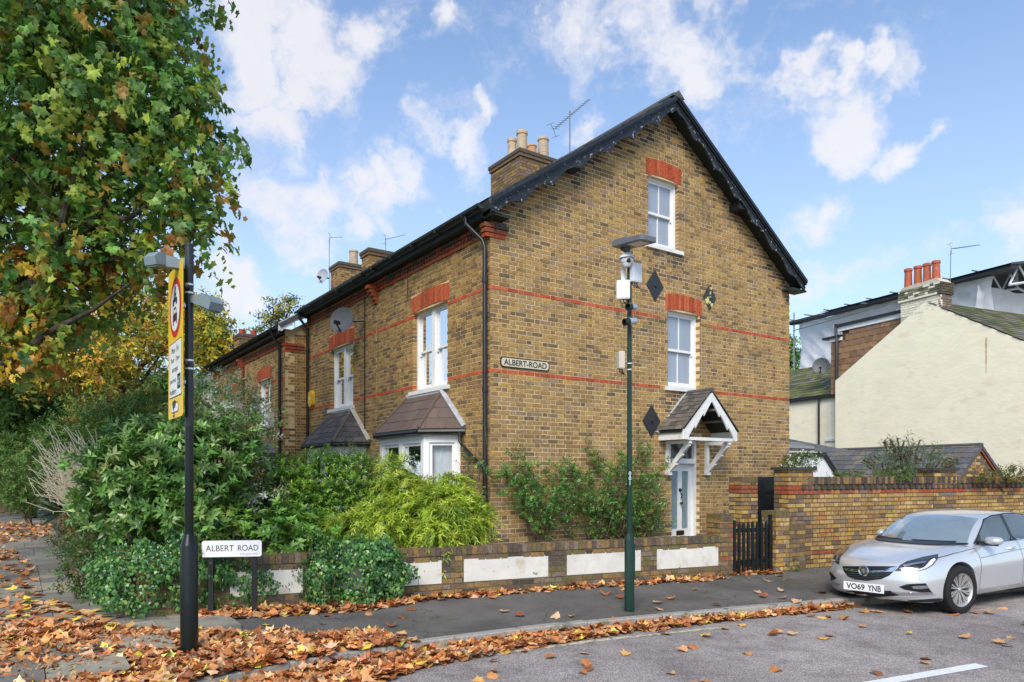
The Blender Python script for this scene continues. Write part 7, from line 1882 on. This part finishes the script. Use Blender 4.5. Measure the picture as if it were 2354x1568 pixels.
# climbers on the gable
def wallpt(u, v, n): 
    r = (u-1177)/F; O = CN-B*n; t = (r*O.y-O.x)/(A.x-r*A.y); p = O+A*t; return V3(p.x, p.y, CAMZ-(v-1090)/F*p.y)
def climber(lab, clumps, m, base_us, pal, wts, shoots):
    b = wallpt(base_us[0], 1100, .15); t = plant('climbing_shrub', lab, 'climber', (b.x, b.y, ZW)); P = []; D = []
    w = np.array([c[2]*c[3] for c in clumps], float); w /= w.sum(); sg = []
    anchors = [wallpt(u, 1100, .12) for u in base_us]
    for a in anchors: a.z = ZW
    for i in range(m):
        c = clumps[NR.choice(len(clumps), p=w)]; rr = math.sqrt(R.random())*c[2]*1.15; an = R.uniform(0, 6.28); n = R.uniform(.04,.34)
        p = wallpt(c[0]+rr*math.cos(an), c[1]+rr*math.sin(an), n); P.append(p); D.append(-B*.8+A*R.uniform(-.4,.4)+V3(0,0,.3)); P.append(p+V3(R.uniform(-.1,.1),0,R.uniform(-.1,.1))); D.append(-B*.6+A*R.uniform(-.6,.6)+V3(0,0,.3))
        if i % 9 == 0: sg.append((wobble(R.choice(anchors), p, 7, .12), taper(8,.012,.004)))
    for (u0, v0, u1, v1) in shoots:
        a, c = wallpt(u0, v0, .1), wallpt(u1, v1, .14); pts = wobble(a, c, 8, .10); sg.append((pts, taper(9,.007,.003)))
        for q in pts[1:]:
            for _ in range(2): P.append(q+V3(R.uniform(-.04,.04),R.uniform(-.04,.04),R.uniform(-.04,.04))); D.append(-B+V3(R.uniform(-.5,.5),0,.3))
    sprigs('foliage', np.array([tuple(p) for p in P]), np.array([tuple(d) for d in D]), .12, 8, .054, T_OVAL, pal, wts, M_leafgloss, t, ang=65, up=.1, spread=.6)
    stems('stems', t, sg)['kind'] = 'stuff'
CL = [(.06,.17,.03),(.10,.24,.04),(.17,.32,.05),(.22,.26,.04),(.35,.20,.03)]
climber('leggy climbing rose on the gable just right of the drainpipe', [(1205,1120,30,1),(1240,1165,38,1.6),(1215,1140,30,1),(1270,1130,26,.8),(1248,1210,26,1.2),(1190,1095,20,.5)], 150, [1235,1250,1262], CL, [3,4,2,.5,.1],
        [(1215,1130,1155,1075),(1230,1120,1165,1040),(1240,1120,1185,1030),(1270,1110,1230,1060),(1262,1140,1300,1050),(1215,1150,1140,1130),(1150,1110,1080,1060),(1180,1095,1128,1085)])
climber('dense dark climbing shrub on the gable behind the lamp post', [(1340,1120,34,1),(1300,1160,36,1),(1395,1130,46,1.6),(1440,1120,50,1.8),(1480,1150,46,1.8),(1400,1190,50,1.6),(1470,1200,46,1.6),(1340,1200,36,1),(1495,1100,30,.9),(1450,1060,22,.6),(1500,1195,36,1.2),(1270,1075,22,.4),(1310,1110,30,.9),(1285,1180,34,.9),(1365,1165,36,1.1)], 560, [1340,1370,1400,1440,1480], CL, [4,4,2,.9,.12],
        [(1400,1100,1345,1010),(1350,1090,1270,1070),(1420,1090,1345,1035),(1470,1060,1468,1000),(1480,1060,1490,1030),(1440,1060,1420,1040),(1500,1110,1532,1060),(1330,1100,1300,1060),(1380,1080,1360,1050)])
tw = plant('bare_climber', 'leafless twining stems between the bay and the drainpipe', 'climber', tuple(FF.p(.45,ZW,.15))); sg = []
for j in range(16): sg.append((wobble(FF.p(R.uniform(.2,.7), ZW, .12), FF.p(R.uniform(-.0,.85), R.uniform(1.2,2.7), .10), 9, .16), taper(10,.010,.004)))
stems('stems', tw, sg, mk('grey_twig', (.16,.14,.11), rough=.9))['kind'] = 'stuff'
P = np.array([tuple(s[0][-1-k]) for s in sg for k in (0,1,2)]); sprigs('foliage', P, np.tile(np.array([[-.8,-.5,.2]]),(len(P),1)), .1, 5, .05, T_OVAL, [(.05,.10,.02),(.12,.15,.03),(.30,.12,.03)], [3,2,.5], M_leafgloss, tw)
# buddleia and plants over the tall wall
bd_ = plant('buddleia', 'tall grey green buddleia growing behind the tall brick wall', 'shrub', tuple(PT(2090,1090,15.6).xy)+(ZW,)); b0 = V3(*bd_.location); sg = []; P = []; D = []; SPK = []
for j in range(74):
    a = R.uniform(-1,1); topv = 1060-70*(1-abs(a)**2)*R.uniform(.2,1.05); tip = PT(2090+a*100, topv, 15.6+R.uniform(-.5,.5)); pts = wobble(b0+V3(a*.35,R.uniform(-.2,.2),.4), tip, 7, .07); 
    pts[-1] = pts[-1]+V3(a*.10+R.uniform(-.05,.1),0,-.06); sg.append((pts, taper(8,.012,.004))); SPK.append((pts[-2], pts[-1]))
    for q, r in zip(pts[1:-1], pts[2:]):
        for f_ in (.3,.8): P.append(tuple(q.lerp(r,f_))); D.append(tuple((r-q).normalized()))
sprigs('foliage', np.array(P), np.array(D), .12, 6, .14, T_NARROW, [(.12,.20,.08),(.19,.27,.12),(.28,.33,.19)], [3,3,1], M_leaf, bd_, ang=60, up=.0, droop=.25, spread=.2)
stems('stems', bd_, sg, mk('grey_green_stem', (.14,.14,.09), rough=.9))['kind'] = 'stuff'
stems('flower_spikes', bd_, [([a, b, b+V3(.08,0,-.03)], [.02,.018,.006]) for a, b in SPK[::2]], mk('brown_spike', (.09,.06,.04), rough=.9))['kind'] = 'stuff'
bush('garden_shrub', 'small white flowering shrub in front of the lean-to', 'shrub', [pb_(1850,1062,16.0,28,(1.2,1,.8)),pb_(1830,1080,15.6,28)], 240, .12, 8, .06, T_OVAL, [(.06,.11,.025),(.10,.15,.03),(.80,.80,.66)], [3,2,1.6], M_leaf, 3)
bush('wall_creeper', 'low reddish green creeper on the tall wall at the right edge', 'plant', [pb_(2330,1090,14.2,26,(1.8,.6,.5)),pb_(2270,1094,13.9,14,(2.5,.6,.4))], 170, .12, 8, .05, T_OVAL, [(.09,.13,.02),(.20,.20,.04),(.28,.10,.03)], [3,2,1], M_leaf, 2, base=(9.9,14.6,1.4))
bush('wall_creeper', 'thin strip of green creeper along the tall wall coping', 'plant', [pb_(1950,1093,12.9,8,(5,1,1)),pb_(2060,1092,13.2,9,(6,1,1))], 220, .07, 6, .04, T_OVAL, [(.07,.13,.02),(.14,.20,.03)], None, M_leaf, 0, base=(6.2,13,1.7))
bush('garden_shrub', 'green bush against the gable corner above the black door', 'shrub', [pb_(1808,1075,14.5,20,(1,1,1.2)),pb_(1800,1098,14.4,18)], 130, .10, 7, .045, T_OVAL, [(.05,.10,.02),(.10,.15,.03)], None, M_leaf, 2)
bush('weed_tuft', 'small green weed growing at the foot of the buttress', 'plant', [pb_(1822,1303,11.95,11,(1.2,1,1))], 34, .07, 7, .035, T_OVAL, [(.08,.14,.03),(.13,.19,.05)], None, M_leaf, 0, zmin=.1)
bush('weed_tuft', 'pale green weeds where the flagstones meet the side wall', 'plant', [pb_(133,1240,12.2,22,(1,1,.6)),pb_(180,1330,9.0,14,(1,1,.5))], 90, .10, 8, .05, T_NARROW, [(.12,.17,.04),(.20,.22,.07)], None, M_leaf, 0, zmin=.1)

# ================================================================ FALLEN LEAVES
HEAP = [(-400,1450),(0,1448),(120,1440),(240,1444),(330,1452),(420,1458),(470,1452),(560,1462),(640,1455),(700,1464),(850,1455),(930,1474),(1020,1478),(1110,1478),(1250,1456),(1480,1428),(1700,1402),(1930,1383),(1960,1400),(1700,1426),(1480,1452),(1300,1478),(1120,1510),(980,1535),(860,1575),(700,1640),(300,2200),(-900,2600)]
HEAP2 = [(455,1424),(470,1402),(560,1392),(700,1378),(950,1350),(1300,1335),(1660,1317),(1800,1310),(1800,1321),(1660,1327),(1660,1336),(1350,1356),(1230,1364),(960,1388),(860,1406),(700,1416),(560,1428)]
PATH = [(-300,1290),(0,1262),(55,1275),(80,1320),(95,1370),(70,1440),(-300,1460)]
PATH2 = [(-200,1205),(0,1203),(122,1208),(120,1236),(0,1250),(-200,1255)]
FLAGZ = [(0,1375),(110,1375),(300,1425),(420,1450),(330,1460),(0,1450)]
ROADZ = [(900,1480),(1480,1440),(2354,1380),(2700,1380),(2700,1620),(700,1620)]
PAVZ = [(420,1450),(600,1405),(1100,1360),(1700,1325),(1930,1330),(1930,1378),(1480,1415),(950,1470),(420,1470)]
SPOTR = []
def ground_z(x, y):
    best = kerb_dist(x, y)
    return None
tmpls = [plane_template(a, b, c, .06, i, i % 4 != 0) for i, (a, b, c) in enumerate([(.4,.2,.1),(.7,.2,.2),(-.4,-.2,.2),(.2,.7,-.2),(.6,.5,0),(-.6,.2,.2),(.1,.1,.05),(.9,.2,.2),(.3,-.5,.4),(-.2,-.7,-.2)])]
LC = [(.60,.27,.10),(.50,.19,.065),(.66,.34,.16),(.32,.11,.045),(.70,.46,.25),(.74,.40,.12),(.80,.62,.09),(.70,.74,.16),(.25,.10,.05),(.60,.38,.23)]
LW = [9,8,8,5,5,4,1.6,.35,3,4]
NL = len(LC)
leafs = []
def side_of_kerb(x, y):
    """positive on the pavement side"""
    bi = min(range(0, len(KS)-1), key=lambda i: (KS[i][0]-x)**2+(KS[i][1]-y)**2); ax, ay = KS[bi]; bx, by = KS[bi+1]
    return -((bx-ax)*(y-ay)-(by-ay)*(x-ax))
def gz(x, y):
    d = kerb_dist(x, y); sdn = side_of_kerb(x, y)
    if sdn*side_sign < 0: return 0.004
    return min(ZW+.01, ZP+.03*d+.006) if d < 2.3 else ZW+.01
side_sign = 1 if side_of_kerb(0, 9.3) > 0 else -1
def scatter(n, box, test):
    for _ in range(n):
        x = R.uniform(box[0], box[1]); y = R.uniform(box[2], box[3]); z = gz(x, y); u = x/y*F+1177; v = 1090-(z-CAMZ)/y*F
        d = test(u, v)
        if d is None: continue
        h, sz, tilt = d
        if -3.3 < x < -2.85 and 6.5 < y < 6.95 and (x-PX)**2+(y-PY)**2 < .012: continue
        leafs.append((x, y, z+h*R.random()+.008, R.uniform(.75,1.2)*sz, tilt))
def in_(P, u, v): return inpoly(u, v, P)
scatter(90000, (-7,12,4.2,13.0), lambda u, v: (.045, .112, .52) if in_(HEAP, u, v) and R.random() < (.95 if v > 1460 else .8) else None)
scatter(40000, (-5,5,7.5,12.5), lambda u, v: (.045, .11, .52) if in_(HEAP2, u, v) and R.random() < .5*min(1, .35+.65*(1 if u < 1000 else .75)) else None)
scatter(26000, (-30,-3.5,6,32), lambda u, v: (.04, .14, .5) if (in_(PATH, u, v) or in_(PATH2, u, v)) and R.random() < .55 else None)
scatter(900, (-8,-2,6.3,9), lambda u, v: (.01, .15, .35) if in_(FLAGZ, u, v) else None)
scatter(2400, (-2,16,5.6,13), lambda u, v: (.0, .14, .45) if in_(ROADZ, u, v) and R.random() < (.45 if v < 1470 and u < 1950 else .20 if u < 1650 else .05) else None)
scatter(420, (-5,6,7,12), lambda u, v: (.0, .14, .45) if in_(PAVZ, u, v) and R.random() < .45 else None)
scatter(500, (3,12,9,13), lambda u, v: (.01, .13, .5) if 1900 < u < 2500 and 1372 < v < 1412 and R.random() < .3 else None)
lt_mats = mk('fallen_leaf', attr=True, rough=.75, spec=.2, trans=.12, var=.28, vscale=30, vdetail=3)
def score(l): x, y, z, s, t = l; u = x/y*F+1177; v = 1090-(z-CAMZ)/y*F; return s/y if (-10 < u < 2364 and v < 1575) else 0
order = sorted(range(len(leafs)), key=lambda i: -score(leafs[i])*R.uniform(.82,1))
# loose leaves first, then the nearest of the heap
loose = [i for i, l in enumerate(leafs) if l[4] < .5 and score(l) > 0]
ind = (sorted(loose, key=lambda i: -score(leafs[i]))[:170]); sel = set(ind)
for i in order:
    if len(sel) >= 298: break
    sel.add(i)
GN = {0:'brown',1:'brown',2:'orange brown',3:'dark brown',4:'tan',5:'orange',6:'yellow',7:'yellow green',8:'dark brown',9:'tan'}
mcache = {}
def leafmesh1(ti, ci):
    if (ti, ci) not in mcache:
        tv, tf = tmpls[ti]; me = bpy.data.meshes.new('fallen_leaf'); me.from_pydata([tuple((v[0], v[1]-.4, v[2])) for v in tv], [], tf); set_cols(me, [LC[ci]]*len(tf)); me.polygons.foreach_set('use_smooth', [True]*len(tf)); me.materials.append(lt_mats); mcache[(ti, ci)] = me
    return mcache[(ti, ci)]
rest = []
for i, l in enumerate(leafs):
    x, y, z, s, tilt = l
    if i in sel:
        ci = R.choices(range(NL), LW if tilt > .5 else [9,8,8,5,5,4,4,1.6,3,4])[0]; ti = R.randrange(len(tmpls)) if tilt > .4 else R.choice([0,2,6,6,0,3])
        o = bpy.data.objects.new('fallen_leaf', leafmesh1(ti, ci)); col.objects.link(o); o.location = (x, y, z+.01)
        o.rotation_euler = (R.gauss(0, tilt*.45), R.gauss(0, tilt*.45), R.uniform(0, 6.28)); s *= .9 if tilt > .5 else .78; o.scale = (s, s, s*(1 if tilt > .5 else .55))
        u = x/y*F+1177; v = 1090-(z-CAMZ)/y*F; c = GN[ci]
        if tilt > .5: lab = c+' curled plane leaf in the deep drift along the kerb'; g = c+' leaves in the kerb drift'
        elif in_(PAVZ, u, v): lab = c+' plane leaf lying loose on the dark asphalt pavement'; g = c+' leaves on the pavement'
        elif u < 430: lab = c+' plane leaf lying on the pale flagstones'; g = c+' leaves on the flagstones'
        elif u > 1900: lab = c+' plane leaf on the road near the parked car'; g = c+' leaves by the car'
        else: lab = c+' plane leaf lying loose on the road surface'; g = c+' leaves on the road'
        tag(o, lab, 'leaf', g)
    else: rest.append(l)
by = {}
for l in rest: by.setdefault(R.randrange(len(tmpls)), []).append(l)
Vs = []; Fs = []; Cs = []; off = 0
for ti, ls in by.items():
    tv, tf = tmpls[ti]; n = len(ls); a = np.array(ls); Pp = a[:,:3]; yaw = NR.uniform(0,6.28,n); tl = a[:,4]
    N = nrm(np.stack([NR.normal(size=n)*tl*.38, NR.normal(size=n)*tl*.38, np.ones(n)],1)); T = nrm(np.stack([np.cos(yaw),np.sin(yaw),np.zeros(n)],1)); T = nrm(T-N*(T*N).sum(1,keepdims=True)); X = np.cross(T,N)
    tvv = tv-np.array([0,.4,0]); V = Pp[:,None,:]+a[:,3].reshape(-1,1,1)*(tvv[None,:,0:1]*X[:,None]+tvv[None,:,1:2]*T[:,None]+tvv[None,:,2:3]*N[:,None])
    V = V.reshape(-1,3); Vs.append(V); f = np.array(tf); Fs.append((f[None]+(np.arange(n)*len(tv))[:,None,None]).reshape(-1,3)+off); off += len(V)
    Cs.append(np.repeat(pick_col(n, LC, LW, .42), len(tf), axis=0))
V = np.concatenate(Vs); Fc = np.concatenate(Fs); me = bpy.data.meshes.new('leaf_litter'); me.vertices.add(len(V)); me.vertices.foreach_set('co', V.astype(np.float32).ravel())
me.loops.add(Fc.size); me.loops.foreach_set('vertex_index', Fc.astype(np.int32).ravel()); me.polygons.add(len(Fc)); me.polygons.foreach_set('loop_start', np.arange(0,Fc.size,3,dtype=np.int32)); me.update(calc_edges=True)
set_cols(me, np.concatenate(Cs)); me.materials.append(lt_mats); me.polygons.foreach_set('use_smooth', np.ones(len(Fc), bool)); o = bpy.data.objects.new('leaf_litter', me); col.objects.link(o)
tag(o, 'drifts of brown fallen plane leaves along kerb, wall and path', 'leaf litter', kind='stuff')
print('leaves', len(leafs), 'individual', len(sel))
